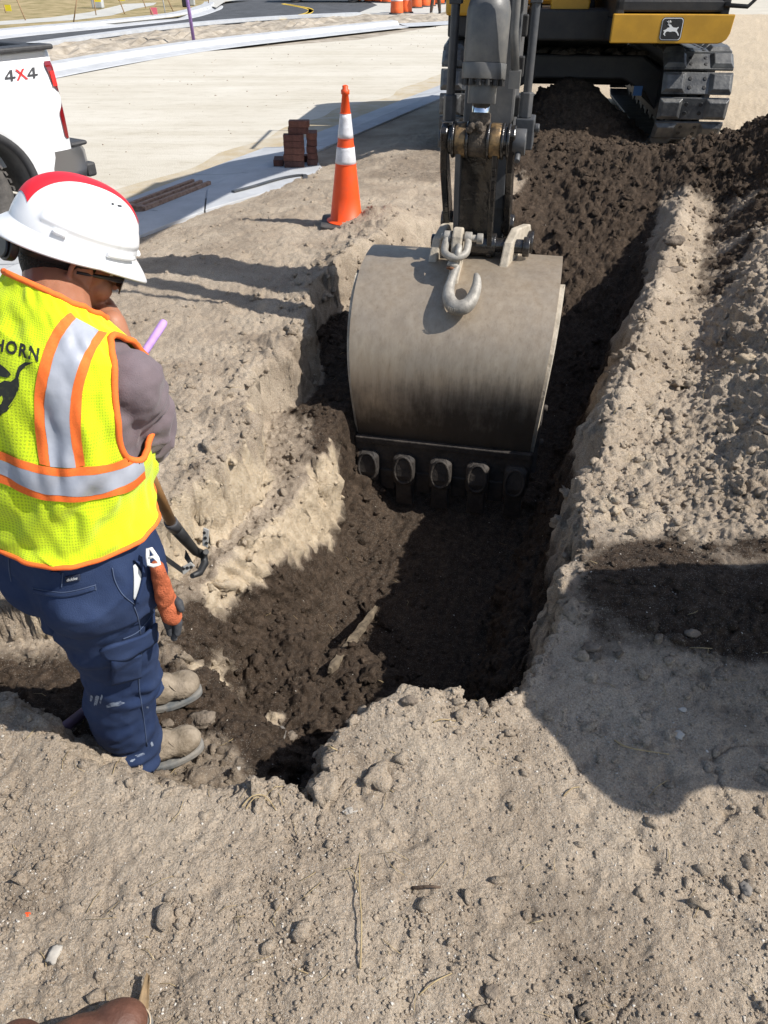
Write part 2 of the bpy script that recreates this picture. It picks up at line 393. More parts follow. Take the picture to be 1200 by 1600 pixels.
rough = rough * (1 - .8 * scraped)
lod = S((7 - Y) / 4)
Zq = H * 1.0
L1 = lumps(X + .03 * wx, Y + .3 * Zq, .16, 21, .55); L2 = lumps(X + .7 * Zq, Y + .5 * Zq, .07, 31, .6); L3 = lumps(X + .7 * Zq, Y + .5 * Zq, .028, 41, .6)
foot = np.clip(fbm2(X, Y, 5.5, 3, 500), -1, 1)
disp = (.012 * fbm2(X + .5 * Zq, Y + .6 * Zq, 6, 4, 60) + .007 * fbm2(X + .5 * Zq, Y + .6 * Zq, 33, 3, 70)) * (.55 + .9 * rough)
L3 = L3 * S((6.2 - Y) / 2.2)
disp += rough * (.16 * .30 * L1 + .07 * .55 * L2 * (1 - .45 * S((Y - 4.5) / 1.5)) + .028 * .6 * L3) * (1 + .5 * np.clip(fbm2(X + Zq, Y + Zq, 11, 3, 520), -1, 1))
disp += np.clip(spoil + S((s_ - 4.0) / .6) * inside, 0, 1) * (.030 * np.abs(fbm2(X + Zq, Y + Zq, 5.5, 4, 530, .6)) + .016 * fbm2(X + Zq, Y + Zq, 19, 3, 540, .7)) * (.6 + .8 * S(fbm2(X, Y, 1.9, 3, 545) + .5))
rb_ = S((s_ - 2.2) / .5) * S((p_ + .26) / .08); disp += rb_ * (.021 * np.abs(fbm2(X + Zq, Y + Zq, 6.5, 4, 546, .65)) + .012 * fbm2(X, Y, 24, 3, 547, .7) - .012)
crack = np.clip(.10 - np.abs(fbm2(X, Y, 3.4, 4, 560, .6)), 0, .1) / .1 * S(fbm2(X, Y, 1.5, 2, 570) * 1.5)
disp -= .010 * crack * (1 - rough)
dent = np.clip(fbm2(X, Y, 9, 3, 580) - .25, 0, 1); disp -= .018 * dent * (1 - rough) * S((dc_ - .3) / .5)
patch = S(fbm2(X, Y, 2.1, 3, 510) * 1.5 - .1) * (1 - rough)
disp += patch * (.07 * .30 * L2 + .028 * .5 * L3) * S((dc_ - .3) / .5) + (1 - patch) * (1 - rough) * .028 * .12 * L3
disp += .010 * np.minimum(foot, .1) * (1 - rough)
disp += scraped * .006 * np.sin(p_ * 95 + 3 * wx) * .5
disp *= S((dc_ - .02) / .25) * (1 - .7 * S((Y - 9.2) / 2))
# vertical raking marks on the cut faces
face = np.clip((d1 > -.02) * (1 - N0[..., 2]) * 2.0, 0, 1)
disp += face * (.002 * vnoise2(s_ * 34, Zq * 5, 91) + .013 * vnoise3(X * 13, Y * 13, Zq * 19, 92) + .010 * vnoise3(X * 36, Y * 36, Zq * 36, 94) + .007 * vnoise3(X * 80, Y * 80, Zq * 80, 95))
V = np.stack([X, Y, H], -1) + N0 * disp[..., None]
V[..., 2] = np.where(dc_ < 0.03, np.minimum(V[..., 2], -.15 - .5 * S((.03 - dc_) / .10)), V[..., 2])
V[..., 2] = np.where(Y > 31.5, V[..., 2] - .5 * (Y - 31.5), V[..., 2])
near2 = S((6 - Y) / 2)
idx = np.arange(NR * NC).reshape(NR, NC)
V[..., 2] += face * near2 * .010 * vnoise3(X * 24, Y * 24, Zq * 9, 96)
Fq = np.stack([idx[:-1, :-1], idx[:-1, 1:], idx[1:, 1:], idx[1:, :-1]], -1).reshape(-1, 4)
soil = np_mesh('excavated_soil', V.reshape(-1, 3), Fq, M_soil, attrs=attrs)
tag(soil, kind='structure')
def hgt(x, y):
    """terrain height near a point (bilinear over the built grid)"""
    i = float(np.interp(y, yy, np.arange(NR))); u = x / (FW * y + F0); j = (u + 1) / 2 * (NC - 1)
    i0 = int(min(max(i, 0), NR - 2)); j0 = int(min(max(j, 0), NC - 2)); a = i - i0; b = j - j0
    return float((V[i0, j0, 2] * (1 - b) + V[i0, j0 + 1, 2] * b) * (1 - a) + (V[i0 + 1, j0, 2] * (1 - b) + V[i0 + 1, j0 + 1, 2] * b) * a)

# ------------------------------------------------------------------ loose clods, crumbs, pebbles and straw lying on the soil
def ico(sub, seed, rough_):
    bm = bmesh.new(); bmesh.ops.create_icosphere(bm, subdivisions=sub, radius=1.0); r2 = np.random.default_rng(seed)
    v = np.array([tuple(q.co) for q in bm.verts]); f = np.array([[q.index for q in p.verts] for p in bm.faces]); bm.free()
    n_ = vnoise3(v[:, 0] * 1.3 + seed, v[:, 1] * 1.3, v[:, 2] * 1.3, seed) * rough_ + vnoise3(v[:, 0] * 3 + seed, v[:, 1] * 3, v[:, 2] * 3, seed + 50) * rough_ * .8 + np.abs(vnoise3(v[:, 0] * 2 + seed, v[:, 1] * 2, v[:, 2] * 2, seed + 70)) * rough_ * .7
    v = v * (1 + n_[:, None]) * np.array([1, r2.uniform(.7, 1), r2.uniform(.55, .85)]); return v, f
def scatter(name, weight, n, sizes, sub, rough_, sink, dark_f=None, cream_f=None, m=None, smooth=True, seed=1, flat=1.0):
    r2 = np.random.default_rng(seed); shapes = [ico(sub, 100 * seed + k, rough_) for k in range(7)]
    area = np.gradient(X, axis=1) * np.gradient(Y, axis=0); wgt = (np.clip(weight, 0, None) * area).ravel(); wgt = wgt / wgt.sum()
    pick = r2.choice(len(wgt), n, p=wgt); Pv = V.reshape(-1, 3)[pick]; Nv = NS.reshape(-1, 3)[pick]
    dk_ = attrs['dark'].ravel()[pick]; cr_ = attrs['cream'].ravel()[pick]
    size = np.exp(r2.uniform(math.log(sizes[0]), math.log(sizes[1]), n) - np.abs(r2.normal(0, .3, n))); vs, fs, da, ca = [], [], [], []; base_ = 0
    for i in range(n):
        v, f = shapes[r2.integers(0, 7)]; a, b, c = r2.uniform(0, 6.28, 3); sa, ca_ = math.sin(a), math.cos(a); sb, cb_ = math.sin(b * .25), math.cos(b * .25)
        Rm = np.array([[ca_, -sa, 0], [sa, ca_, 0], [0, 0, 1]]) @ np.array([[1, 0, 0], [0, cb_, -sb], [0, sb, cb_]])
        q = (v * size[i] * np.array([1, 1, flat])) @ Rm.T + Pv[i] + Nv[i] * size[i] * sink; vs.append(q); fs.append(f + base_); base_ += len(v)
        da.append(np.full(len(v), np.clip(dk_[i] * (dark_f or 1) + r2.uniform(-.12, .12), 0, 1))); ca.append(np.full(len(v), np.clip(cr_[i] + (cream_f or 0) * r2.uniform(0, 1), 0, 1)))
    o = np_mesh(name, np.concatenate(vs), np.concatenate(fs), m or M_soil, smooth=smooth, attrs=dict(dark=np.concatenate(da), cream=np.concatenate(ca))); return tag(o, kind='stuff')
NS = normals(X, Y, V[..., 2]); NS[..., 2] = np.abs(NS[..., 2])
vis = ((Y > .55) & (Y < 9) & (np.abs(X) < .56 * Y + .55)).astype(float); on = vis * S((dc_ - .12) / .3)
clump = np.clip(fbm2(X, Y, 2.6, 4, 700) * 1.5 + .05, 0, 1) ** 1.5
for q_, r_ in (((485, 1310), .10), ((265, 1445), .08), ((460, 1480), .09), ((1150, 1380), .08), ((420, 1390), .08)):
    c_ = pix(*q_, 0.0); clump = np.maximum(clump, 1.3 * np.exp(-(((X - c_.x) / r_) ** 2 + ((Y - c_.y) / (r_ * .8)) ** 2))); lod2 = 1 / np.clip(Y, .8, 9) ** 1.2
pit_m = S((d1 - .02) / .08) * (1 - scraped); rbank = S((s_ - 2.2) / .5) * S((p_ + .22) / .1)
edge_m = np.exp(-(d1 / .07) ** 2)
slope_left = S((-.05 - X + .2 * (Y - 1.8)) / .1) * pit_m
heap_m = np.exp(-(((X - 1.0) / .5) ** 2 + ((Y - 1.72) / .25) ** 2))
tag(scatter('soil_clods', on * lod2 * (.05 + .7 * clump ** 2 + .9 * pit_m + 2.8 * rbank + .8 * edge_m + 4.2 * spoil + 1.6 * heap_m + 1.2 * leftrag + .9 * leftfar), 6600, (.005, .022), 2, .55, .02, seed=3, cream_f=.12), 'x')
tag(scatter('large_clods', on * lod2 * (.002 + .022 * clump ** 2 + .5 * pit_m + 1.0 * rbank + .22 * edge_m + 2.4 * spoil + .5 * heap_m + .5 * leftrag), 680, (.018, .050), 3, .6, -.12, seed=4, cream_f=.3), 'x')
tag(scatter('soil_crumbs', on * (.25 + clump + .4 * edge_m + rbank * .6 + heap_m) / np.clip(Y, .7, 9) ** 2.2, 14000, (.0020, .0065), 1, .4, .2, seed=5), 'x')
M_peb = mat('pale shell pebbles', (0.40, 0.36, 0.30), .8, color2=(0.58, 0.54, 0.48), vscale=30, spec=.3)
tag(scatter('shell_pebbles', on * (1 - .6 * pit_m) * (.3 + clump) / np.clip(Y, .7, 9) ** 2.2, 2600, (.0016, .0048), 1, .4, .05, m=M_peb, seed=6, flat=.7), 'x')
for o_ in ('soil_clods', 'large_clods', 'soil_crumbs', 'shell_pebbles'): del bpy.data.objects[o_]['label']
M_straw = mat('dry straw', (0.42, 0.33, 0.18), .8, color2=(0.28, 0.2, 0.1), vscale=30)
mb = MB(); r2 = np.random.default_rng(12)
wgt = (on * (.25 + 1.2 * rbank + .5 * edge_m) / np.clip(Y, .7, 9) ** 1.8 * np.gradient(X, axis=1) * np.gradient(Y, axis=0)).ravel(); wgt /= wgt.sum()
for i in r2.choice(len(wgt), 420, p=wgt):
    q = Vector(V.reshape(-1, 3)[i]); n_ = Vector(NS.reshape(-1, 3)[i]); a = r2.uniform(0, 6.28); L_ = r2.uniform(.012, .075); d = Vector((math.cos(a), math.sin(a), 0)); d = (d - n_ * d.dot(n_)).normalized(); sd_ = n_.cross(d)
    mb.tube([q - d * L_ * .5 + n_ * .001, q + n_ * (.003 + .08 * L_) + sd_ * L_ * r2.uniform(-.15, .15), q + d * L_ * .5 + n_ * r2.uniform(0, .012)], r2.uniform(.0005, .0011), 4)
tag(mb.build('straw_bits', M_straw, recalc=False), kind='stuff')
# ------------------------------------------------------------------ roads, kerbs, far ground
M_base = mat('road base limestone', (0.50, 0.462, 0.385), .95, var=.07, vscale=.9, bump=.5, bscale=70, spec=.2, detail=8)
def road_material():
    m = bpy.data.materials.new('road base'); m.use_nodes = True; n = m.node_tree.nodes; l = m.node_tree.links; b = n['Principled BSDF']
    b.inputs['Roughness'].default_value = .95; b.inputs['Specular IOR Level'].default_value = .15
    tc = n.new('ShaderNodeTexCoord')
    def noise(sc, det, rot=0, stretch=(1, 1, 1), ro=.6):
        mp = n.new('ShaderNodeMapping'); mp.inputs['Rotation'].default_value = (0, 0, rot); mp.inputs['Scale'].default_value = stretch; l.new(tc.outputs['Object'], mp.inputs[0])
        q = n.new('ShaderNodeTexNoise'); q.inputs['Scale'].default_value = sc; q.inputs['Detail'].default_value = det; q.inputs['Roughness'].default_value = ro; l.new(mp.outputs[0], q.inputs[0]); return q.outputs[0]
    def ramp(src, p0, c0, p1, c1):
        q = n.new('ShaderNodeValToRGB'); e = q.color_ramp.elements; e[0].position = p0; e[0].color = (*c0, 1); e[1].position = p1; e[1].color = (*c1, 1); l.new(src, q.inputs[0]); return q.outputs[0]
    def mul(a, b_, f=1.0):
        q = n.new('ShaderNodeMix'); q.data_type = 'RGBA'; q.blend_type = 'MULTIPLY'; q.inputs[0].default_value = f; l.new(a, q.inputs[6]); l.new(b_, q.inputs[7]); return q.outputs[2]
    ang = -math.atan2(cdir.y, cdir.x)
    c = ramp(noise(.55, 8), .3, (.52, .48, .40), .7, (.60, .565, .49))
    c = mul(c, ramp(noise(1.0, 6, ang, (.12, 2.4, 1)), .35, (.90, .89, .86), .6, (1, 1, 1)))          # tyre and grader bands along the road
    c = mul(c, ramp(noise(9, 9, ang, (.35, 1, 1), .75), .30, (.80, .78, .74), .48, (1, 1, 1)))
    c = mul(c, ramp(noise(38, 5), .27, (.62, .58, .52), .36, (1, 1, 1)), .8)
    l.new(c, b.inputs['Base Color'])
    bp = n.new('ShaderNodeBump'); bp.inputs['Strength'].default_value = .6; bp.inputs['Distance'].default_value = .01; l.new(noise(45, 6), bp.inputs['Height']); l.new(bp.outputs[0], b.inputs['Normal']); return m
M_road = road_material()
M_conc = mat('new kerb concrete', (0.42, 0.432, 0.445), .85, var=.10, vscale=3.0, bump=.25, bscale=120, spec=.25, detail=7)
M_asph = mat('asphalt', (0.075, 0.078, 0.083), .85, var=.25, vscale=2.2, bump=.4, bscale=150, spec=.3, detail=7)
M_dry = mat('dry verge soil', (0.24, 0.205, 0.16), .95, color2=(0.44, 0.39, 0.32), vscale=2.5, bump=1.0, bscale=9, spec=.1, detail=8)
M_grass = mat('dry grass ground', (0.20, 0.17, 0.075), .95, color2=(0.42, 0.33, 0.19), vscale=1.6, bump=1, bscale=20, spec=.1, detail=8)
M_walk = mat('pavement concrete', (0.47, 0.46, 0.42), .9, var=.08, vscale=2, bump=.2, spec=.2, detail=6)
M_yel = mat('yellow road paint', (0.62, 0.42, 0.05), .8, var=.15, vscale=5)
M_wht = mat('white road paint', (0.6, 0.6, 0.58), .8, var=.2, vscale=5)
ZR = -0.20
def sheet(name, pts, z, m, kind='structure', sub=0):
    mb = MB(); q = [pix(a, b, z) if not isinstance(a, Vector) else Vector((a.x, a.y, z)) for a, b in pts]
    mb.add(q, [list(range(len(q)))]); o = mb.build(name, m)
    if o.data.polygons[0].normal.z < 0: o.data.flip_normals()
    return tag(o, kind=kind)
# the wider ground: one sheet with a gap where the dug soil lies
gA = CURB_A - cdir * 60; gB = CURB_A + cdir * 36; ZG = -.25
mb = MB()
mb.add([gA, gB, (-400, 900, 0), (-600, -400, 0)], [(0, 1, 2, 3)])
mb.add([gB, (20.9, 33, 0), (400, 900, 0), (-400, 900, 0)], [(0, 1, 2, 3)])
mb.add([(20.9, 33, 0), (1.15, .3, 0), (3, -60, 0), (400, -60, 0), (400, 900, 0)], [(0, 1, 2, 3, 4)])
mb.add([(1.15, .3, 0), (-1.15, .3, 0), (-8, -60, 0), (3, -60, 0)], [(0, 1, 2, 3)])
mb.v = [(q[0], q[1], ZG) for q in mb.v]
tag(mb.build('ground', M_dry), kind='structure')
# limestone road base between the two kerbs, long enough to pass out of the picture on both sides
a0 = CURB_A - cdir * 12; a1 = CURB_A + cdir * 34
sheet('road_base', [(a0, 0), (a1, 0), (pix(760, 36, ZR), 0), (pix(690, 40, ZR), 0), (pix(560, 62, ZR), 0), (pix(300, 82, ZR), 0), (pix(60, 128, ZR), 0), (pix(-420, 260, ZR), 0), (Vector((-16, -2, 0)), 0)], ZR, M_road)
# strips that follow a polyline: kerb = real step
def strip(name, line, prof, m, kind='structure', joints=0, left=True):
    """profile (offset, z) swept along a polyline; offset to the right of travel"""
    mb = MB(); rows = []
    for i, q in enumerate(line):
        d = (line[min(i + 1, len(line) - 1)] - line[max(i - 1, 0)]); d.z = 0; d.normalize(); nr = Vector((d.y, -d.x, 0))
        rows.append([Vector((q.x, q.y, 0)) + nr * o_ + Vector((0, 0, z_)) for o_, z_ in prof])
    mb.grid(rows, smooth=False); o = mb.build(name, m); return tag(o, kind=kind)
def smooth_line(pts, n=8):
    out = []
    for i in range(len(pts) - 1):
        p0 = pts[max(i - 1, 0)]; p1 = pts[i]; p2 = pts[i + 1]; p3 = pts[min(i + 2, len(pts) - 1)]
        for k in range(n):
            t = k / n
            out.append(.5 * ((2 * p1) + (p2 - p0) * t + (2 * p0 - 5 * p1 + 4 * p2 - p3) * t * t + (3 * p1 - p0 - 3 * p2 + p3) * t ** 3))
    return out + [pts[-1]]
# near kerb: cast in bays with open joints
kerb_root = empty('concrete_kerb', CURB_A + Vector((0, 0, -.05)))
tag(kerb_root, 'pale new concrete kerb bays running past the brick pile to the excavator', 'kerb')
L = 1.52
for k in range(-5, 15):
    s0 = k * L + .35; bm_ = MB()
    for i, (t0, t1) in enumerate([(s0 + .006, s0 + L - .006)]):
        A = CURB_A + cdir * t0; B = CURB_A + cdir * t1; wd = .62 if k not in (0, 1) else .78
        prof = [(.06, -.5), (.06, -.098), (-.16, -.098), (-.22, -.115), (-wd, -.172), (-wd, -.5)]
        r_ = [[Vector((Q.x, Q.y, 0)) + cnor * o_ + Vector((0, 0, z_)) for o_, z_ in prof] for Q in (A, B)]
        bm_.grid(r_, smooth=False); bm_.add(r_[0], [list(range(6))]); bm_.add(r_[1], [list(range(6))])
    bm_.build('kerb_bay', M_conc, kerb_root, bevel=.006)
# wide cast slab over the drain inlet
sl = [pix(a, b, -.085) for a, b in ((205, 372), (262, 349), (318, 329), (345, 321), (484, 281), (503, 262), (492, 246), (382, 272), (322, 296), (224, 338))]
def prism_z(mb, q, z0, z1):
    n_ = len(q); mb.add([Vector((p.x, p.y, z0)) for p in q] + [Vector((p.x, p.y, z1)) for p in q], [list(range(n_))[::-1], list(range(n_, 2 * n_))] + [[i, (i + 1) % n_, n_ + (i + 1) % n_, n_ + i] for i in range(n_)], False)
mb = MB(); prism_z(mb, [sl[0], sl[1], sl[2], sl[8], sl[9]], -.4, -.088); mb.build('inlet_slab', M_conc, kerb_root, bevel=.006)
mb = MB(); prism_z(mb, [sl[2] + Vector((.012, .02, 0)), sl[3], sl[4], sl[5], sl[6], sl[7], sl[8] + Vector((.012, .02, 0))], -.4, -.082); mb.build('inlet_slab', M_conc, kerb_root, bevel=.006)
# sandy strip of base along the kerb, and tracks across the base
M_sandy = mat('sandy base edge', (0.43, 0.35, 0.23), .95, color2=(0.50, 0.455, 0.37), vscale=3.5, bump=.5, bscale=60, spec=.15, detail=9)
rows = []
for k in range(160):
    t = -6 + k * .25; c_ = CURB_A + cdir * t; w_ = .55 + .35 * mnoise.noise(Vector((t * .7, 3, 0))) + .12 * mnoise.noise(Vector((t * 4, 9, 0)))
    rows.append([Vector((c_.x, c_.y, 0)) - cnor * .5 + Vector((0, 0, ZR + .02)), Vector((c_.x, c_.y, 0)) - cnor * (.6 + w_) + Vector((0, 0, ZR + .004))])
mb = MB(); mb.grid(rows); tag(mb.build('sandy_strip', M_sandy), kind='structure')
v_, f_ = None, None
mb = MB(); r3 = np.random.default_rng(44)
for k in range(260):
    t = r3.uniform(-2, 22); o_ = r3.uniform(.7, 7.5); q = CURB_A + cdir * t - cnor * o_; s_q = r3.uniform(.005, .016) * (1 + t * .03)
    a_ = r3.uniform(0, 6.28); pts = [(math.cos(a_ + b) * s_q * r3.uniform(.6, 1.3), math.sin(a_ + b) * s_q * r3.uniform(.6, 1.3)) for b in (0, 1.5, 3.1, 4.6)]
    mb.add([(q.x + a, q.y + b, ZR) for a, b in pts] + [(q.x + a * .4, q.y + b * .4, ZR + s_q * .7) for a, b in pts], [(4, 5, 6, 7), (0, 1, 5, 4), (1, 2, 6, 5), (2, 3, 7, 6), (3, 0, 4, 7)], False)
tag(mb.build('road_stones', M_dry, recalc=False), kind='stuff')
# far kerb
far_line = smooth_line([pix(-420, 235, ZR), pix(60, 122, ZR), pix(300, 80, ZR), pix(480, 58, ZR), pix(625, 42, ZR)], 8)
fk = strip('far_kerb', far_line, [(.34, ZR + .004), (.30, ZR + .02), (-.02, ZR + .05), (-.10, ZR + .16), (-.32, ZR + .18), (-.36, ZR - .1)], M_conc)
fk2 = strip('far_kerb', [pix(630, 41, ZR), pix(690, 38, ZR), pix(760, 33, ZR)], [(.30, ZR + .004), (-.30, ZR + .06), (-.34, ZR - .1)], M_conc)
# verge between the kerb and the side road: rough, heaped a little
def rough_patch(name, left, right, z, amp, m, n=90, k=24, seed=5):
    Lq = smooth_line(left, 12); Rq = smooth_line(right, 12); nn = min(len(Lq), len(Rq)); A = np.array([[*Lq[int(i * (len(Lq) - 1) / (n - 1))]] for i in range(n)]); B = np.array([[*Rq[int(i * (len(Rq) - 1) / (n - 1))]] for i in range(n)])
    t = np.linspace(0, 1, k)[None, :, None]; G = A[:, None] * (1 - t) + B[:, None] * t
    e = np.sin(np.linspace(0, 1, k) * np.pi)[None, :]
    G[..., 2] = z + e ** .5 * amp * (1.0 + fbm2(G[..., 0], G[..., 1], .9, 5, seed, .7))
    ii = np.arange(n * k).reshape(n, k); Fp = np.stack([ii[:-1, :-1], ii[:-1, 1:], ii[1:, 1:], ii[1:, :-1]], -1).reshape(-1, 4)
    o = np_mesh(name, G.reshape(-1, 3), Fp, m, smooth=False); return tag(o, kind='structure')
rough_patch('verge', [pix(-420, 225, ZR), pix(60, 116, ZR), pix(300, 77, ZR), pix(480, 54, ZR), pix(625, 39, ZR), pix(705, 33, ZR)],
            [pix(-300, 130, ZR), pix(60, 75, ZR), pix(270, 46, ZR), pix(420, 33, ZR), pix(560, 26, ZR), pix(705, 22, ZR)], ZR - .02, .10, M_dry)
# kerb along the side road, the asphalt with its markings
strip('side_kerb', smooth_line([pix(-300, 126, ZR), pix(60, 72, ZR), pix(270, 44, ZR), pix(420, 31, ZR), pix(560, 24, ZR)], 8), [(.22, ZR - .1), (.2, ZR + .09), (-.12, ZR + .10), (-.2, ZR + .0)], M_conc)
sheet('side_road', [(-300, 128), (60, 73), (270, 45), (420, 32), (560, 25), (640, 14), (640, 4), (600, 1), (520, -6), (400, -6), (352, 3), (338, 14), (290, 31), (180, 43), (60, 55), (-300, 95)], ZR + .008, M_asph)
sheet('side_road_apron', [(470, 27), (705, 24), (705, 3), (560, -4), (590, 8), (560, 20)], ZR + .014, M_walk)
for off in (0, 3.0):
    ln = smooth_line([pix(442, 6 + off * .3, ZR), pix(460 + off * .4, 9 + off * .3, ZR), pix(484, 14 + off * .5, ZR), pix(482, 20 + off * .6, ZR), pix(462, 25 + off * .6, ZR), pix(440, 30 + off * .3, ZR)], 6)
    strip('yellow_line', ln, [(.10, ZR + .013), (-.10, ZR + .013)], M_yel)
strip('yellow_edge_line', smooth_line([pix(-300, 118, ZR), pix(60, 68.5, ZR), pix(150, 57.5, ZR)], 6), [(.07, ZR + .013), (-.07, ZR + .013)], M_yel)
sheet('road_arrow', [(333, 34.5), (345, 33), (378, 31.6), (378, 33.2), (345, 34.8), (338, 36)], ZR + .013, M_wht)
# far side: kerb, pavement, dry grass
far2 = smooth_line([pix(-300, 98, ZR), pix(0, 60, ZR), pix(180, 42, ZR), pix(285, 29.5, ZR), pix(332, 16, ZR), pix(338, 10, ZR)], 8)
strip('opposite_kerb', far2, [(.30, ZR + .012), (.25, ZR + .03), (-.05, ZR + .06), (-.1, ZR + .17), (-.5, ZR + .18), (-.5, ZR - .2)], M_conc)
sheet('dry_grass', [(-300, 93), (0, 51), (180, 36), (280, 26), (325, 13), (335, 6), (330, -8), (-300, -8)], ZR + .10, M_grass)
sheet('pavement', [(-300, 62), (0, 33), (80, 27), (140, 19), (195, 6), (245, 4), (240, 8), (210, 14), (175, 24), (120, 31), (0, 39), (-300, 72)], ZR + .104, M_walk)
sheet('pavement', [(338, 12), (352, 2), (390, -2), (330, -2), (318, 6)], ZR + .108, M_walk)
# pale open ground beyond the excavator
mb = MB(); mb.add([(3, 31, -.02), (90, 31, -.02), (120, 300, -.02), (3, 300, -.02)], [(0, 1, 2, 3)]); tag(mb.build('open_ground', M_base), kind='structure')
# ------------------------------------------------------------------ excavator
M_yel_p = mat('yellow machine paint', (0.52, 0.275, 0.02), .42, var=.12, vscale=4, spec=.5)
M_blk = mat('black machine paint', (0.012, 0.0125, 0.014), .55, color2=(0.028, 0.026, 0.024), vscale=6, bump=.15, bscale=40)
M_grey = mat('dark grey arm paint', (0.050, 0.053, 0.058), .5, color2=(0.11, 0.105, 0.10), vscale=5, bump=.12, bscale=50, detail=7, lo=.4, hi=.75)
M_cyl = mat('cylinder grey paint', (0.078, 0.080, 0.082), .45, color2=(0.145, 0.138, 0.125), vscale=9, bump=.08, bscale=60, detail=6)
M_chrome = mat('chromed rod', (0.75, 0.77, 0.8), .08, 1.0)
M_grease = mat('greasy black steel', (0.010, 0.010, 0.010), .22, color2=(0.035, 0.03, 0.026), vscale=14, bump=.5, bscale=30, spec=.7)
M_brass = mat('worn bronze boss', (0.30, 0.19, 0.085), .45, .4, color2=(0.06, 0.045, 0.03), vscale=16, bump=.3, lo=.42, hi=.6)
M_dirtc = mat('caked dirt', (0.05, 0.038, 0.028), .95, color2=(0.12, 0.095, 0.07), vscale=25, bump=1, bscale=80)
M_shoe = mat('track shoe steel', (0.05, 0.052, 0.056), .45, color2=(0.15, 0.148, 0.14), vscale=7, bump=.3, bscale=45, detail=8, metal=.25)
M_glass = mat('cab glass', (0.02, 0.028, 0.034), .04, spec=.8)
M_hose = mat('hydraulic hose', (0.035, 0.036, 0.04), .45, var=.3, vscale=20)
M_white = mat('white print', (0.78, 0.78, 0.76), .5)
M_stick = mat('blue sticker', (0.06, 0.16, 0.36), .5)

def bucket_material():
    m = bpy.data.materials.new('worn bucket steel'); m.use_nodes = True
    n = m.node_tree.nodes; l = m.node_tree.links; b = n['Principled BSDF']
    tc = n.new('ShaderNodeTexCoord'); mp = n.new('ShaderNodeMapping'); mp.inputs['Scale'].default_value = (16, 16, 2.2)
    l.new(tc.outputs['Object'], mp.inputs[0])
    a = n.new('ShaderNodeTexNoise'); a.inputs['Scale'].default_value = 1.6; a.inputs['Detail'].default_value = 8; a.inputs['Roughness'].default_value = .7
    l.new(mp.outputs[0], a.inputs[0])
    c = n.new('ShaderNodeTexNoise'); c.inputs['Scale'].default_value = 3.4; c.inputs['Detail'].default_value = 9; c.inputs['Roughness'].default_value = .65
    l.new(tc.outputs['Object'], c.inputs[0])
    r1 = n.new('ShaderNodeValToRGB'); e = r1.color_ramp.elements
    e[0].position = .28; e[0].color = (.30, .235, .165, 1); e[1].position = .74; e[1].color = (.43, .355, .265, 1)
    k = e.new(.5); k.color = (.365, .295, .215, 1)
    l.new(a.outputs[0], r1.inputs[0])
    r2 = n.new('ShaderNodeValToRGB'); e = r2.color_ramp.elements
    e[0].position = .3; e[0].color = (.78, .83, .92, 1); e[1].position = .62; e[1].color = (1, 1, 1, 1)
    l.new(c.outputs[0], r2.inputs[0])
    mx = n.new('ShaderNodeMix'); mx.data_type = 'RGBA'; mx.blend_type = 'MULTIPLY'; mx.inputs[0].default_value = .8
    l.new(r1.outputs[0], mx.inputs[6]); l.new(r2.outputs[0], mx.inputs[7])
    sm = n.new('ShaderNodeTexNoise'); sm.inputs['Scale'].default_value = 1.0; sm.inputs['Detail'].default_value = 6; mp2 = n.new('ShaderNodeMapping'); mp2.inputs['Scale'].default_value = (70, 70, 3); mp2.inputs['Rotation'].default_value = (0, .12, 0); l.new(tc.outputs['Object'], mp2.inputs[0]); l.new(mp2.outputs[0], sm.inputs[0])
    r3 = n.new('ShaderNodeValToRGB'); e = r3.color_ramp.elements; e[0].position = .30; e[0].color = (.55, .5, .44, 1); e[1].position = .44; e[1].color = (1, 1, 1, 1)
    l.new(sm.outputs[0], r3.inputs[0])
    my = n.new('ShaderNodeMix'); my.data_type = 'RGBA'; my.blend_type = 'MULTIPLY'; my.inputs[0].default_value = .28
    l.new(mx.outputs[2], my.inputs[6]); l.new(r3.outputs[0], my.inputs[7])
    # lower plate darkened: under-curve shade painted in with the soil smear, ragged edge
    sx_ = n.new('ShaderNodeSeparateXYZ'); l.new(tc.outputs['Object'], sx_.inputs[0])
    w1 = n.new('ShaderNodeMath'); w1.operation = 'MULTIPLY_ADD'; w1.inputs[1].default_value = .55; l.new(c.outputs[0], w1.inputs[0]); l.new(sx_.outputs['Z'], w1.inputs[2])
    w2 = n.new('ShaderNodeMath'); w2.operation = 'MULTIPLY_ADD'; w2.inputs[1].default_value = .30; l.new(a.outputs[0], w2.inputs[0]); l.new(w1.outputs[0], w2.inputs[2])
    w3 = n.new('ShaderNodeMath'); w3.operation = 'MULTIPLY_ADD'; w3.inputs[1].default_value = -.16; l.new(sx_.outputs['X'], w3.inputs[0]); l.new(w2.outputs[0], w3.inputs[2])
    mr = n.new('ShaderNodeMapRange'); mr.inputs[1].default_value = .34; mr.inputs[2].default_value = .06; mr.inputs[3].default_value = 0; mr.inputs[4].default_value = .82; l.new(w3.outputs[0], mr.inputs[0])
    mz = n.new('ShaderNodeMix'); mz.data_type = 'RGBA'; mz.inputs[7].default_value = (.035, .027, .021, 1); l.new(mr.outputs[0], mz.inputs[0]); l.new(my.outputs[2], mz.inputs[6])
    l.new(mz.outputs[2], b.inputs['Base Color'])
    b.inputs['Metallic'].default_value = .4; b.inputs['Roughness'].default_value = .45
    bp = n.new('ShaderNodeBump'); bp.inputs['Strength'].default_value = .25; bp.inputs['Distance'].default_value = .004
    l.new(a.outputs[0], bp.inputs['Height']); l.new(bp.outputs[0], b.inputs['Normal'])
    return m
M_bucket = bucket_material()
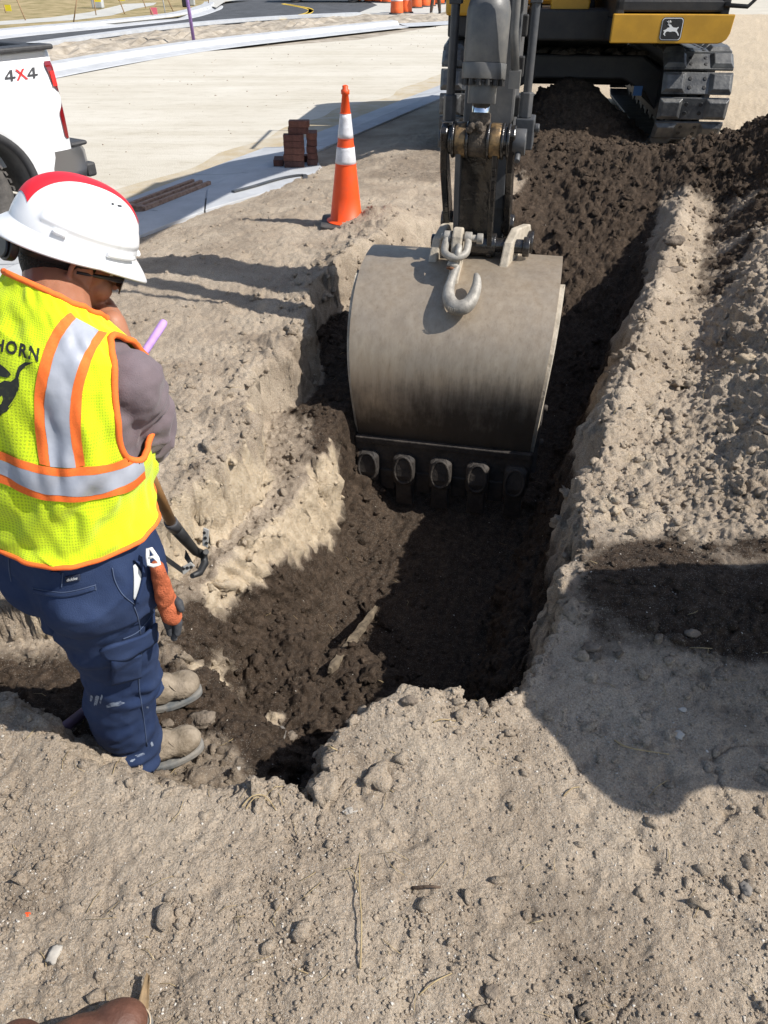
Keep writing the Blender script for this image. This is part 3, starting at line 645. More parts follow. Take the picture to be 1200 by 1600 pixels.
M_bdark = mat('dirty bucket edge steel', (0.020, 0.017, 0.015), .75, color2=(0.055, 0.045, 0.037), vscale=12, bump=.6, bscale=50, detail=7)
M_bside = mat('dusty side plate', (0.30, 0.26, 0.20), .8, color2=(0.50, 0.44, 0.35), vscale=14, bump=.5, bscale=40, detail=7)

ex = empty('excavator', (2.0, 10.6, .05))
tag(ex, 'yellow and black crawler excavator digging the trench with a wide worn bucket', 'excavator')

# --- undercarriage
def make_shoe():
    mb = MB(); L_, W_ = .198, .66                       # x across, y along the chain, z outwards
    mb.box((0, 0, .012), (W_, L_, .024))
    for sx in (-1, 1):
        v = []
        for (x0, x1, y0, z0) in ((.11, .335, L_ / 2 - .006, .024), (.145, .30, L_ / 2 - .034, .062)):
            v += [(sx * x0, -y0, z0), (sx * x1, -y0, z0), (sx * x1, y0, z0), (sx * x0, y0, z0)]
        mb.add(v, [(0, 1, 2, 3), (4, 5, 6, 7), (0, 1, 5, 4), (1, 2, 6, 5), (2, 3, 7, 6), (3, 0, 4, 7)], False)
    mb.mi = 1
    for x in (-.07, .07):
        for y in (-.04, .04): mb.cyl((x, y, .018), (x, y, .030), .021, 8, smooth=False)
    return mb
shoe_src = None
for sx in (-1, 1):
    cx = 1.985 + sx * 1.09; zb, rr, yA, yB = .10, .40, 9.08, 12.2
    mb = MB()
    mb.box((cx, (yA + yB) / 2, zb + .42), (.50, yB - yA - .1, .46))
    for yq in (yA, yB): mb.cyl((cx - .12, yq, zb + rr), (cx + .12, yq, zb + rr), .33, 20)
    for j in range(8): mb.cyl((cx - .13, yA + .35 + j * .36, zb + .13), (cx + .13, yA + .35 + j * .36, zb + .13), .10, 12)
    for dx in (-.09, .09):                                 # chain rails
        pts = []
        for k in range(13): t = math.pi * (.5 + k / 12); pts.append((cx + dx, yA + (rr - .06) * math.cos(t), zb + rr + (rr - .06) * math.sin(t)))
        for k in range(13): t = math.pi * (-.5 + k / 12); pts.append((cx + dx, yB + (rr - .06) * math.cos(t), zb + rr + (rr - .06) * math.sin(t)))
        mb.tube(pts, .03, 6, closed=True)
    tr = mb.build('track', M_blk, ex)
    per = 2 * (yB - yA) + 2 * math.pi * rr; ns = int(per / .210); st = per / ns
    for k in range(ns):
        d = k * st + .06
        if d < yB - yA: pos = (yA + d, zb, -math.pi)                       # bottom run
        elif d < yB - yA + math.pi * rr:
            t = (d - (yB - yA)) / rr; pos = (yB + rr * math.sin(t), zb + rr - rr * math.cos(t), math.pi + t)
        elif d < 2 * (yB - yA) + math.pi * rr: pos = (yB - (d - (yB - yA) - math.pi * rr), zb + 2 * rr, 0)
        else:
            t = (d - 2 * (yB - yA) - math.pi * rr) / rr; pos = (yA - rr * math.sin(t), zb + rr + rr * math.cos(t), t)
        if shoe_src is None:
            so_ = make_shoe().build('shoe', [M_shoe, M_blk], tr, bevel=.008); shoe_src = so_
        else:
            so_ = shoe_src.copy(); col.objects.link(so_); so_.parent = tr
        so_.location = (cx, pos[0], pos[1]); so_.rotation_euler = (pos[2], 0, 0)
mb = MB()
arch = [(-.86, .02), (-.70, .22), (-.45, .34), (.45, .34), (.70, .22), (.86, .02), (.86, .42), (.62, .56), (-.62, .56), (-.86, .42)]
mb.prism(arch, (2.0, 9.75, .28), (1, 0, 0), (0, 0, 1), (0, 1, 0), .9)
mb.prism(arch, (2.0, 11.5, .28), (1, 0, 0), (0, 0, 1), (0, 1, 0), .9)
mb.box((2.0, 10.6, .66), (1.25, 1.3, .34))
fr = mb.build('undercarriage_frame', M_blk, ex, bevel=.02)
mb = MB(); mb.box((2.62, 9.296, .52), (.09, .006, .09)); mb.build('sticker', M_stick, fr)
mb = MB(); mb.cyl((2.0, 10.6, .82), (2.0, 10.6, 1.0), .62, 28); mb.build('slew_ring', M_blk, ex)
mb = MB()
for k in range(60):
    a = rng.uniform(-.75, .75); b = rng.uniform(9.32, 9.75); r_ = rng.uniform(.03, .09)
    mb.lathe([(0, r_ * .5), (r_ * .7, r_ * .3), (r_, 0)], 7, Matrix.Translation((2.0 + a, b, .845 - max(0, abs(a) - .62) * .5)))
tag(mb.build('caked_dirt', M_dirtc, fr), kind='stuff')

# the undercarriage stands a little askew to the upper structure
UR = Matrix.Translation((1.985, 8.7, 0)) @ Matrix.Rotation(R(-7), 4, 'Z') @ Matrix.Translation((-1.985, -8.7, 0))
done_ = set()
for o_ in list(col.objects):
    if o_.name.split('.')[0] in ('track', 'undercarriage_frame', 'sticker', 'slew_ring', 'caked_dirt') and o_.type == 'MESH': o_.data.transform(UR)
    if o_.name.split('.')[0] == 'shoe':
        mb_ = Matrix.LocRotScale(o_.location, o_.rotation_euler, None); o_.matrix_basis = UR @ mb_
# --- upper structure
UY = R(4); fU = Vector((-math.sin(UY), -math.cos(UY), 0)); lU = Vector((math.cos(UY), -math.sin(UY), 0)); UC = Vector((2.0, 10.6, 0))
UM = Matrix(((lU.x, -fU.x, 0, UC.x), (lU.y, -fU.y, 0, UC.y), (0, 0, 1, 0), (0, 0, 0, 1)))   # local x right of picture, y away, z up
mb = MB(); mb.box((0, .25, 1.10), (2.5, 3.4, .2), UM); mb.box((-.05, -1.55, 1.13), (.8, .4, .26), UM); mb.build('deck', M_blk, ex, bevel=.02)
mb = MB()
v = [(-1.28, .3, 1.2), (1.28, .3, 1.2), (1.28, 1.9, 1.2), (-1.28, 1.9, 1.2), (-1.28, .3, 2.1), (1.28, .3, 2.1), (1.2, 1.9, 2.05), (-1.2, 1.9, 2.05)]
mb.add(v, [(0, 3, 2, 1), (4, 5, 6, 7), (0, 1, 5, 4), (1, 2, 6, 5), (2, 3, 7, 6), (3, 0, 4, 7)], False, UM); mb.build('engine_hood', M_yel_p, ex, bevel=.05)
mb = MB(); cw = [(1.3, 1.9)] + [(1.3 * math.cos(t), 1.9 + .55 * math.sin(t)) for t in np.linspace(.25, math.pi - .25, 9)] + [(-1.3, 1.9)]
mb.prism(cw, UM @ Vector((0, 0, 1.55)), lU, -fU, (0, 0, 1), .9); mb.build('counterweight', M_blk, ex, bevel=.05)
mb = MB(); mb.box((-.92, -.65, 1.52), (.72, 1.75, .66), UM); mb.build('side_box', M_yel_p, ex, bevel=.03)
mb = MB()
for sx in (-1, 1): mb.tube([UM @ Vector((-.92 + sx * .3, -1.45, 1.85)), UM @ Vector((-.92 + sx * .3, -1.45, 2.35)), UM @ Vector((-.92 + sx * .3, -.2, 2.35)), UM @ Vector((-.92 + sx * .3, -.2, 1.85))], .02, 8)
mb.build('guard_rail', M_hose, ex)
# boom foot bracket in the dark well left of the cab
mb = MB()
for sx in (-1, 1):
    mb.prism([(-1.45, 1.2), (-.55, 1.2), (-.62, 1.75), (-.85, 1.95), (-1.1, 1.75)], UM @ Vector((-.08 + sx * .26, 0, 0)), -fU, (0, 0, 1), lU, .05)
mb.build('boom_bracket', M_blk, ex, bevel=.01)
mb = MB(); mb.prism([(-.16, 0), (.18, 0), (.2, .2), (.1, .42), (-.06, .42), (-.18, .2)], UM @ Vector((-.08, -1.62, 1.12)), lU, (0, 0, 1), fU, .08)
mb.box((-.08, -1.68, 1.2), (.2, .05, .06), UM); mb.build('swing_cover', M_yel_p, ex, bevel=.015)
mb = MB()
for k in range(5): mb.tube([UM @ Vector((-.22 + k * .07, -1.55 - .02 * (k % 2), 1.25)), UM @ Vector((-.24 + k * .08, -1.72, 1.5)), UM @ Vector((-.25 + k * .06, -1.6, 1.95)), UM @ Vector((-.2 + k * .05, -1.2, 2.3))], .026, 8)
mb.build('hose', M_hose, ex)
# cab
cb = MB(); x0, x1, y0, y1 = .28, 1.30, -2.18, -.45
def cbox(a, b, c, d, e, f_): cb.box(((a + b) / 2, (c + d) / 2, (e + f_) / 2), (abs(b - a), abs(d - c), abs(f_ - e)), UM)
cbox(x0, x1, y0 + .05, y1, 1.02, 1.20)
for xx in (x0, x1 - .08):
    cbox(xx, xx + .08, y0, y0 + .09, 1.2, 2.86); cbox(xx, xx + .08, y1 - .09, y1, 1.2, 2.86); cbox(xx + .012, xx + .068, y0 + .09, y1 - .09, 1.2, 1.62)
cbox(x0, x1, y0, y0 + .07, 1.262, 1.36); cbox(x0, x1, y1 - .07, y1, 1.2, 1.6)
cbox(x0 - .03, x1 + .03, y0 - .06, y1 + .03, 2.86, 2.98)
cabo = cb.build('cab', M_blk, ex, bevel=.018)
mb = MB(); mb.box(((x0 + x1) / 2, y0 + .02, 2.1), (x1 - x0 - .18, .012, 1.46), UM); mb.build('windscreen', M_glass, cabo)
for xx in (x0 + .035, x1 - .035):
    mb = MB(); mb.box((xx, (y0 + y1) / 2, 2.23), (.012, y1 - y0 - .2, 1.2), UM); mb.build('side_window', M_glass, cabo)
mb = MB(); mb.box(((x0 + x1) / 2 - .1, y0 + .7, 1.75), (.5, .14, .75), UM); mb.box(((x0 + x1) / 2 - .1, y0 + .5, 1.45), (.5, .5, .14), UM); mb.build('seat', M_hose, cabo, bevel=.04)
mb = MB(); mb.tube([UM @ Vector(q) for q in ((x1 - .06, y0 - .012, 1.32), (x1 + .14, y0 - .03, 1.31), (x1 + .20, y0 - .03, 1.37), (x1 + .20, y0 - .03, 1.75), (x1 + .12, y0 - .03, 1.8), (x1 - .03, y0, 1.8))], .018, 8); mb.build('mirror_bar', M_blk, cabo)
pan = [(x0 - .02, -.115), (x1 - .06, -.115)] + [(x1 - .06 + .10 * math.sin(t), -.015 - .10 * math.cos(t)) for t in (.4, .9, 1.4)] + [(x1 + .05, .115), (x0 - .02, .115)]
PZ = 1.135
mb = MB(); mb.prism(pan, UM @ Vector((0, y0 - .01, PZ)), lU, (0, 0, 1), fU, .05); panel = mb.build('cab_panel', M_yel_p, ex, bevel=.008)
# emblem: rounded black plate, white outline, leaping deer
def rsq(w_, h_, r_, n=5):
    o_ = []
    for cx_, cy_, a0_ in ((w_ - r_, h_ - r_, 0), (-w_ + r_, h_ - r_, 90), (-w_ + r_, -h_ + r_, 180), (w_ - r_, -h_ + r_, 270)):
        for k in range(n + 1): a_ = R(a0_ + 90 * k / n); o_.append((cx_ + r_ * math.cos(a_), cy_ + r_ * math.sin(a_)))
    return o_
em = MB(); E0 = UM @ Vector((.80, y0 - .0355, PZ + .0))
em.mi = 0; em.prism(rsq(.100, .092, .03), E0, lU, (0, 0, 1), fU, .003)
em.mi = 1; em.prism(rsq(.095, .087, .027), E0 + fU * .002, lU, (0, 0, 1), fU, .003)
em.mi = 0; em.prism(rsq(.089, .081, .023), E0 + fU * .004, lU, (0, 0, 1), fU, .003)
deer = [(-.072, -.012), (-.052, -.004), (-.036, .010), (-.02, .014), (-.030, .028), (-.044, .034), (-.042, .040), (-.022, .036), (-.012, .034), (-.002, .022), (.016, .012), (.044, .010), (.058, .018), (.062, .012),
        (.052, .002), (.050, -.012), (.064, -.028), (.076, -.048), (.068, -.052), (.056, -.034), (.036, -.020), (.014, -.018), (-.010, -.022), (-.030, -.018), (-.046, -.022), (-.056, -.040), (-.046, -.048), (-.050, -.054), (-.068, -.040), (-.060, -.018), (-.070, -.018)]
em.mi = 1; em.prism([(-a, b) for a, b in deer] if False else deer, E0 + fU * .006, lU, (0, 0, 1), fU, .003)
for ant in ([(-.034, .036), (-.040, .052), (-.054, .060)], [(-.028, .038), (-.030, .054), (-.022, .066)], [(-.030, .050), (-.014, .056)], [(-.040, .05), (-.038, .066)]):
    em.tube([E0 + fU * .007 + lU * a + Vector((0, 0, b)) for a, b in ant], .0028, 4)
em.build('emblem', [M_blk, M_white], panel)

# --- boom, arm and linkage, in the plane of the boom
PSI = R(12); eA = Vector((math.sin(PSI), math.cos(PSI), 0)); lA = Vector((math.cos(PSI), -math.sin(PSI), 0)); A0 = Vector((.462, 4.0, 0)); zA = Vector((0, 0, 1))
def A(l, e, z): return A0 + lA * l + eA * e + zA * z      # l right, e away, z up
AM = Matrix(((lA.x, eA.x, 0, A0.x), (lA.y, eA.y, 0, A0.y), (0, 0, 1, 0), (0, 0, 0, 1)))
# arm: box section tapering to the tip
arm_prof = [(.24, .44), (.44, .44), (.56, .60), (.64, 1.2), (.80, 2.8), (.98, 3.15), (.90, 3.4), (.62, 3.3), (.42, 2.5), (.30, 1.2), (.215, .62)]
mb = MB(); mb.prism(arm_prof, A(0, 0, 0), eA, zA, lA, .25); mb.mi = 0
arm = mb.build('arm', M_grey, ex, bevel=.012)
for z_ in (1.08, 1.25, 1.42, 1.62, 1.8):
    mb = MB(); mb.box((.135, .36 + (z_ - 1.2) * .12, z_), (.03, .05, .09), AM); mb.build('bracket', M_blk, arm, bevel=.006)
boom_prof = [A(0, .86, 3.65), A(0, 2.2, 4.75), A(0, 3.2, 4.95)]
PSB = math.atan2(1.9 - boom_prof[0].x, 9.3 - boom_prof[0].y); eB = Vector((math.sin(PSB), math.cos(PSB), 0)); lB = Vector((math.cos(PSB), -math.sin(PSB), 0)); B0 = Vector((A(0, .86, 0).x, A(0, .86, 0).y, 0))
bl = (Vector((1.9, 9.3, 0)) - B0).length
bp_ = [(-.15, 3.12), (.12, 3.02), (1.3, 3.02), (2.2, 2.98), (3.0, 2.75), (bl - .1, 1.7), (bl + .15, 1.8), (bl + .1, 2.1), (3.4, 3.3), (2.4, 3.62), (1.2, 3.60), (-.15, 3.45)]
mb = MB(); mb.prism(bp_, B0, eB, zA, lB, .42); boom = mb.build('boom', M_yel_p, ex, bevel=.02)
def ram(name, a, b, r, r2, frac=.6):
    a = Vector(a); b = Vector(b); q = a.lerp(b, frac); m_ = MB(); m_.cyl(a, q, r, 18); m_.mi = 1; m_.cyl(q, b, r2, 14); return m_.build(name, [M_cyl, M_chrome], ex)
ram('arm_cylinder', B0 + eB * 2.4 + zA * 3.75, A(0, .95, 3.45), .09, .045)
for sx in (-1, 1): ram('boom_cylinder', UM @ Vector((-.08 + sx * .34, -1.5, 1.5)), B0 + eB * 2.5 + zA * 3.3 + lB * sx * .3, .09, .045, .55)
# bucket cylinder down the front of the arm
top = A(-.005, .26, 2.7); bot = A(-.015, .02, .995); ax = (top - bot).normalized()
def on(t): return bot + ax * t
mb = MB()
mb.tube([on(.30), on(.50), on(.54), on(.56), on(1.9)], [.098, .098, .088, .071, .071], 26)
mb.tube([on(.57), on(.585)], [.076, .076], 26); mb.tube([on(.80), on(.805)], [.074, .074], 26)
mb.tube([on(.235), on(.30)], [.101, .101], 26); mb.tube([on(.135), on(.225)], [.066, .066], 22)
cyl = mb.build('bucket_cylinder', M_cyl, ex, bevel=.004)
mb = MB(); mb.tube([on(.04), on(.15)], [.041, .041], 20); mb.build('rod', M_chrome, cyl)
o1 = ax.orthogonal().normalized(); o2 = ax.cross(o1)
for k in range(14):
    a_ = 2 * math.pi * k / 14; c_ = on(.228) + (o1 * math.cos(a_) + o2 * math.sin(a_)) * .086
    if k == 0: mb = MB(); mb.cyl(on(.210), on(.238), .013, 8, smooth=False); mb.v = [tuple(Vector(q) - on(.228)) for q in mb.v]; bsrc = mb.build('bolt', M_blk, cyl); bo = bsrc
    else: bo = bsrc.copy(); col.objects.link(bo); bo.parent = cyl
    bo.location = c_
mb = MB(); hs = A(.145, -.02, 1.39)
mb.tube([A(.12, .0, 2.6), A(.112, -.03, 1.75), A(.115, -.03, 1.42), A(.135, -.02, 1.26)], .0195, 10); mb.box((.135, -.02, 1.24), (.05, .06, .07), AM); mb.build('oil_pipe', M_cyl, cyl)
# auxiliary pipes either side
for sx, xx, ee in ((-1, -.165, .06), (1, .185, .22)):
    mb = MB(); mb.tube([A(xx, ee + .28, 2.9), A(xx, ee + .06, 1.6), A(xx, ee, 1.13)], .021, 10)
    mb.cyl(A(xx, ee - .003, 1.05), A(xx, ee, 1.16), .032, 6, smooth=False)
    mb.box((xx, ee + .06, 1.56), (.055, .07, .09), AM); mb.box((xx - sx * .045, ee + .10, 1.56), (.07, .03, .06), AM); mb.build('side_pipe', M_hose if sx < 0 else M_grey, arm, bevel=.004)
mb = MB(); mb.box((.19, .25, .98), (.09, .14, .14), AM); mb.cyl(A(.235, .25, 1.0), A(.26, .25, 1.0), .022, 8, smooth=False); mb.build('pipe_block', M_grey, arm, bevel=.006)
# main link pin with bosses
PX = -.015
mb = MB(); mb.cyl(A(-.19 + PX, .02, .975), A(.20 + PX, .02, .975), .038, 18); mb.cyl(A(.165 + PX, .02, .975), A(.225 + PX, .02, .975), .058, 20); mb.cyl(A(.195 + PX, -.01, .935), A(.195 + PX, -.06, .905), .014, 8); pin = mb.build('link_pin', M_grey, ex, bevel=.004)
for sx in (-1, 1):
    mb = MB(); mb.cyl(A(sx * .083 + PX - .028, .02, .975), A(sx * .083 + PX + .028, .02, .975), .078, 22); mb.build('boss', M_brass, pin, bevel=.008)
mb = MB(); mb.cyl(A(PX - .045, .02, .975), A(PX + .045, .02, .975), .073, 22)
mb.cyl(on(.02), on(.10), .05, 14); mb.build('rod_eye', M_dirtc, cyl, bevel=.01)
mb = MB()
for k in range(26):
    c_ = A(PX + rng.uniform(-.04, .04), rng.uniform(-.05, .06), 1.025 + rng.uniform(0, .035)); mb.lathe([(0, .016), (.016, .008), (.02, -.01), (0, -.02)], 6, Matrix.Translation(c_))
tag(mb.build('caked_dirt', M_dirtc, pin), kind='stuff')
mb = MB()
for xx in (-.118, -.050, .050, .118, .145):
    pts = [A(PX + xx, .02 + .075 * math.cos(t), .975 + .075 * math.sin(t)) for t in np.linspace(0, 2 * math.pi, 20)[:-1]]; mb.tube(pts, .008, 6, closed=True)
mb.build('grease', M_grease, pin)
# side links from the pin back to the arm
for sx in (-1, 1):
    mb = MB(); xx = sx * .160 + PX
    mb.prism([(.02 + .072 * math.cos(t), .975 + .072 * math.sin(t)) for t in np.linspace(-.9, 2.6, 9)] + [(-.005, .84), (.21, .50), (.30, .46), (.36, .53), (.33, .60)][0:1] + [(.16, .60), (.20, .50), (.27, .46), (.33, .52), (.30, .60)], A(xx, 0, 0), eA, zA, lA, .034)
    mb.cyl(A(xx - .03 * sx, .27, .53), A(xx + .035 * sx, .27, .53), .05, 18); mb.build('side_link', M_grease, ex, bevel=.006)
# power link: two rails and a dished web, from the pin down to the bucket ears
HB = Vector((0, .10, .465))
mb = MB()
rl_ = MB()
for sx in (-1, 1):
    rail = [(.02 - .06, .955), (.02 + .05, .955), (.045, .75), (.09, .55), (.14, .45), (.06, .41), (.03, .52), (-.02, .75)]
    (rl_ if sx < 0 else mb).prism(rail, A(sx * .088 + PX, 0, 0), eA, zA, lA, .026)
    mb.cyl(A(sx * .10 + PX - .04, .02, .975), A(sx * .10 + PX + .04, .02, .975), .066, 18)
web = []
for i in range(13):
    t = i / 12; z_ = .91 - .46 * t; r_ = []
    for j in range(9):
        u = -1 + 2 * j / 8; r_.append(A(u * .078 + PX, .035 + .05 * t - .0 + .03 * (1 - u * u) * (1 if t > .25 else t * 4), z_))
    web.append(r_)
mb.grid(web); mb.cyl(A(-.12 + PX, .10, .465), A(.12 + PX, .10, .465), .058, 18)
plk = mb.build('power_link', M_grease, ex, bevel=.005); rl_.build('link_rail', M_grey, plk, bevel=.005)

# --- bucket
bw = .515
prof = [(.36, .33), (.22, .392), (.06, .402), (-.09, .383), (-.22, .332), (-.33, .252), (-.415, .150), (-.465, .04), (-.485, -.08), (-.475, -.22), (-.45, -.34), (-.415, -.47)]
def Ab(l, e, z): return A(l - .058, e, z)
def sidew(z): return bw - .045 * S(np.array((.45 - z) / .95)) * 1.0
def cat(pts, n=4):
    return [tuple(q)[:2] for q in smooth_line([Vector((a, b, 0)) for a, b in pts], n)]
pc = cat(prof, 5)
def slant(l): return .0 * l
rows_o, rows_i = [], []
for i, (e_, z_) in enumerate(pc):
    q0 = Vector(pc[max(i - 1, 0)]); q1 = Vector(pc[min(i + 1, len(pc) - 1)]); t_ = (q1 - q0).normalized(); nn = Vector((-t_.y, t_.x))
    if nn.x > 0 and z_ < .32: nn = -nn
    if z_ >= .32 and nn.y < 0: nn = -nn
    wv = float(sidew(z_)); ro = []; ri = []
    for j in range(25):
        u = -1 + 2 * j / 24; ro.append(Ab(u * wv, e_, z_)); ri.append(Ab(u * wv, e_ - nn.x * .03, z_ - nn.y * .03))
    rows_o.append(ro); rows_i.append(ri)
mb = MB(); mb.grid(rows_o); mb.grid(rows_i)
for j in (0, 24): mb.grid([[r[j] for r in rows_o], [r[j] for r in rows_i]], smooth=False)
mb.grid([rows_o[0], rows_i[0]], False); mb.grid([rows_o[-1], rows_i[-1]], False)
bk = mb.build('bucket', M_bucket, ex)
for sx in (-1, 1):
    mb = MB(); inner = [(e_ + .012, z_ - .005) for e_, z_ in pc]
    k0 = len(mb.v); vs = []
    for e_, z_ in inner: vs.append(Ab(sx * (float(sidew(z_)) - .004), e_ , z_))
    lip = [(-.40, -.58), (-.30, -.58), (.10, -.10), (.40, .30)]
    vs += [Ab(sx * (float(sidew(z_)) - .004), e_, z_) for e_, z_ in lip]
    vo = [q - lA * sx * .022 for q in vs]; n_ = len(vs)
    mb.add(vs + vo, [list(range(n_)), list(range(n_, 2 * n_))] + [[i, (i + 1) % n_, n_ + (i + 1) % n_, n_ + i] for i in range(n_)], False)
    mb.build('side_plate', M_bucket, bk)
    # edge strip standing out behind the shell
    mb = MB(); st_ = [(e_ + .022, z_ - .004) for e_, z_ in pc[18:]]; st2 = [(e_ + .085, z_ - .01) for e_, z_ in pc[18:]]
    po = [Ab(sx * (float(sidew(z_)) + .0 + .018), e_, z_) for e_, z_ in st_]; pi_ = [Ab(sx * (float(sidew(z_)) + .026), e_, z_) for e_, z_ in st2]
    ins_ = [Ab(sx * (float(sidew(z_)) - .0015), e_, z_) for e_, z_ in st2]; in0 = [Ab(sx * (float(sidew(z_)) - .0015), e_, z_) for e_, z_ in st_]
    mb.grid([in0, po, pi_, ins_], False); mb.build('wear_strip', M_bside, bk)
    mb = MB(); mb.prism([(-.36, -.30), (-.24, -.12), (-.14, -.18), (-.25, -.42), (-.36, -.60), (-.42, -.58)], Ab(sx * (bw - .02), 0, 0), eA, zA, lA, .035)
    for z_ in (-.25, -.40): mb.cyl(Ab(sx * (bw - .005), -.29 - .1 * (z_ < -.3), z_), Ab(sx * (bw + .018), -.29 - .1 * (z_ < -.3), z_), .02, 8, smooth=False)
    mb.build('side_cutter', M_bdark, bk, bevel=.008)
mb = MB(); mb.prism([(-.445, -.455), (-.40, -.455), (-.375, -.68), (-.395, -.70), (-.415, -.68)], Ab(0, 0, 0), eA, zA, lA, 2 * bw - .06)
mb.prism([(-.462, -.445), (-.43, -.445), (-.43, -.485), (-.455, -.485)], Ab(0, 0, 0), eA, zA, lA, 2 * bw - .075); mb.build('cutting_edge', M_bdark, bk, bevel=.006)
def tooth(l):
    mb = MB(); w_ = .062
    rows = []
    for (e0, e1, z_, ww) in ((-.452, -.37, -.535, .040), (-.475, -.35, -.56, w_), (-.482, -.35, -.66, w_), (-.465, -.35, -.72, w_ * .95), (-.452, -.36, -.735, w_ * .8)):
        rows.append([Ab(l - ww, e0 + .012, z_), Ab(l - ww * .7, e0, z_), Ab(l + ww * .7, e0, z_), Ab(l + ww, e0 + .012, z_), Ab(l + ww, e1, z_), Ab(l - ww, e1, z_)])
    mb.grid(rows, False, True); mb.add(rows[0], [list(range(6))], False); mb.add(rows[-1], [list(range(6))], False)
    return mb
for k in range(5):
    l = -.41 + .205 * k; t_ = tooth(l).build('tooth_adapter', M_bdark, bk, bevel=.008)
for k in range(5):
    l = -.41 + .205 * k
    # raised weld loop round each adapter
    mb = MB(); loop = [Ab(l + .050 * math.cos(t) , -.483 + .010 * abs(math.sin(t)), -.625 + .085 * math.sin(t)) for t in np.linspace(0, 2 * math.pi, 26)[:-1]]; mb.tube(loop, .0085, 6, closed=True)
    mb.build('weld_loop', M_bdark, bk)
    mb = MB(); rows = []
    for e0, e1, z_, ww in ((-.452, -.375, -.73, .045), (-.445, -.372, -.80, .046), (-.425, -.385, -.885, .05)):
        rows.append([Ab(l - ww, e0, z_), Ab(l + ww, e0, z_), Ab(l + ww, e1, z_), Ab(l - ww, e1, z_)])
    mb.grid(rows, False, True); mb.add(rows[-1], [(0, 1, 2, 3)], False); mb.build('tooth', M_bdark, bk, bevel=.006)
for k in range(4):
    l = -.3075 + .205 * k; mb = MB(); mb.prism([(-.43, -.66), (-.36, -.66), (-.37, -.80), (-.40, -.81)], Ab(l, 0, 0), eA, zA, lA, .085); mb.build('lip_shroud', M_bdark, bk, bevel=.008)
for sx in (-1, 1):
    mb = MB(); mb.prism([(-.04, .37), (.42, .30), (.46, .39), (.36, .51), (.14, .545), (.03, .50)], A(sx * .185 - .02, 0, 0), eA + lA * .22, zA, lA, .045)
    mb.build('ear', M_bside, bk, bevel=.008)
mb = MB(); mb.cyl(A(-.235, .10, .465), A(.27, .10, .465), .036, 16); mb.cyl(A(.245, .10, .465), A(.28, .10, .465), .05, 16)
mb.cyl(A(-.235, .34, .42), A(.27, .34, .42), .04, 16); mb.cyl(A(.245, .34, .42), A(.29, .34, .42), .06, 16); mb.build('bucket_pin', M_grease, bk, bevel=.004)
# lifting eye welded on the back of the bucket
mb = MB()
mb.prism([(-.20, .31), (.0, .37), (.0, .52), (-.04, .585), (-.09, .595), (-.13, .56), (-.16, .48)], A(-.075, 0, 0), eA, zA, lA, .05)
mb.build('lifting_eye', M_bside, bk, bevel=.008)

# ------------------------------------------------------------------ lifting hook on the bucket's eye
M_hook = mat('galvanised hook steel', (0.22, 0.205, 0.18), .6, .25, color2=(0.38, 0.355, 0.31), vscale=18, bump=.25, bscale=60, detail=6)
M_rust = mat('rust', (0.19, 0.085, 0.04), .8, var=.4, vscale=30)
hk = empty('lifting_hook', A(-.07, -.2, .48))
tag(hk, 'grey steel lifting hook shackled to the top of the excavator bucket', 'hook')
def arc(c, u, v, r, a0, a1, n=20): return [c + u * (r * math.cos(t)) + v * (r * math.sin(t)) for t in np.linspace(a0, a1, n)]
C0 = A(-.075, -.135, .515); fwd = (-eA * .86 - zA * .42).normalized()
mb = MB(); sh = [C0 + lA * -.058 + eA * .05] + arc(C0 + fwd * .035, lA, fwd, .058, math.pi, 0, 12)[::1] + [C0 + lA * .058 + eA * .05]
mb.tube([C0 - lA * .050 - fwd * .06, C0 - lA * .056 - fwd * .02] + arc(C0 + fwd * .02, -lA, fwd, .056, 0.15, math.pi - .15, 12) + [C0 + lA * .056 - fwd * .02, C0 + lA * .050 - fwd * .06], .019, 12)
mb.cyl(C0 - lA * .085 - fwd * .065, C0 + lA * .10 - fwd * .065, .017, 12); mb.cyl(C0 + lA * .095 - fwd * .065, C0 + lA * .125 - fwd * .065, .026, 14)
for sx in (-1, 1): mb.cyl(C0 + lA * sx * .034 - fwd * .065, C0 + lA * sx * .07 - fwd * .065, .030, 14)
mb.build('shackle', M_hook, hk, bevel=.003)
# swivel eye, then the hook lying on the curved back
def onb(l, z, off):
    z = float(z); ev = float(np.interp(-z, [-q[1] for q in pc[8:]], [q[0] for q in pc[8:]])); return A(l, ev - off, z)
mb = MB(); E1 = A(-.068, -.165, .490); dirv = (A(-.085, -.20, .42) - E1).normalized()
ring = arc(E1, (lA * .25 - eA * .9 + zA * .2).normalized(), dirv, .036, 0, 2 * math.pi, 20)[:-1]; mb.tube(ring, .016, 12, closed=True)
mb.tube([E1 + dirv * .030, E1 + dirv * .048, E1 + dirv * .062, E1 + dirv * .072], [.018, .028, .031, .025], 14); mb.build('swivel', M_hook, hk)
mb = MB(); mb.tube([E1 + dirv * .070, E1 + dirv * .081], [.027, .027], 14); mb.build('swivel_collar', M_rust, hk)
ctr = [(-.086, -.205, .415), (-.094, -.23, .390), (-.106, -.272, .355), (-.112, -.318, .315), (-.100, -.362, .282), (-.068, -.392, .256), (-.02, -.404, .249), (.028, -.392, .262), (.060, -.360, .296), (.074, -.312, .338), (.069, -.270, .374), (.055, -.248, .394)]
ctr = [(-.03 + (a_ + .03) * .72 + .008, b_ + .02, .40 + (c_ - .40) * .82 + .022) for a_, b_, c_ in ctr]
hp = smooth_line([A(a, b, c) for a, b, c in ctr], 5)
nn_ = len(hp); rad = [float(np.interp(i / (nn_ - 1), [0, .2, .42, .6, .8, .93, 1], [.020, .024, .036, .038, .027, .018, .010])) for i in range(nn_)]
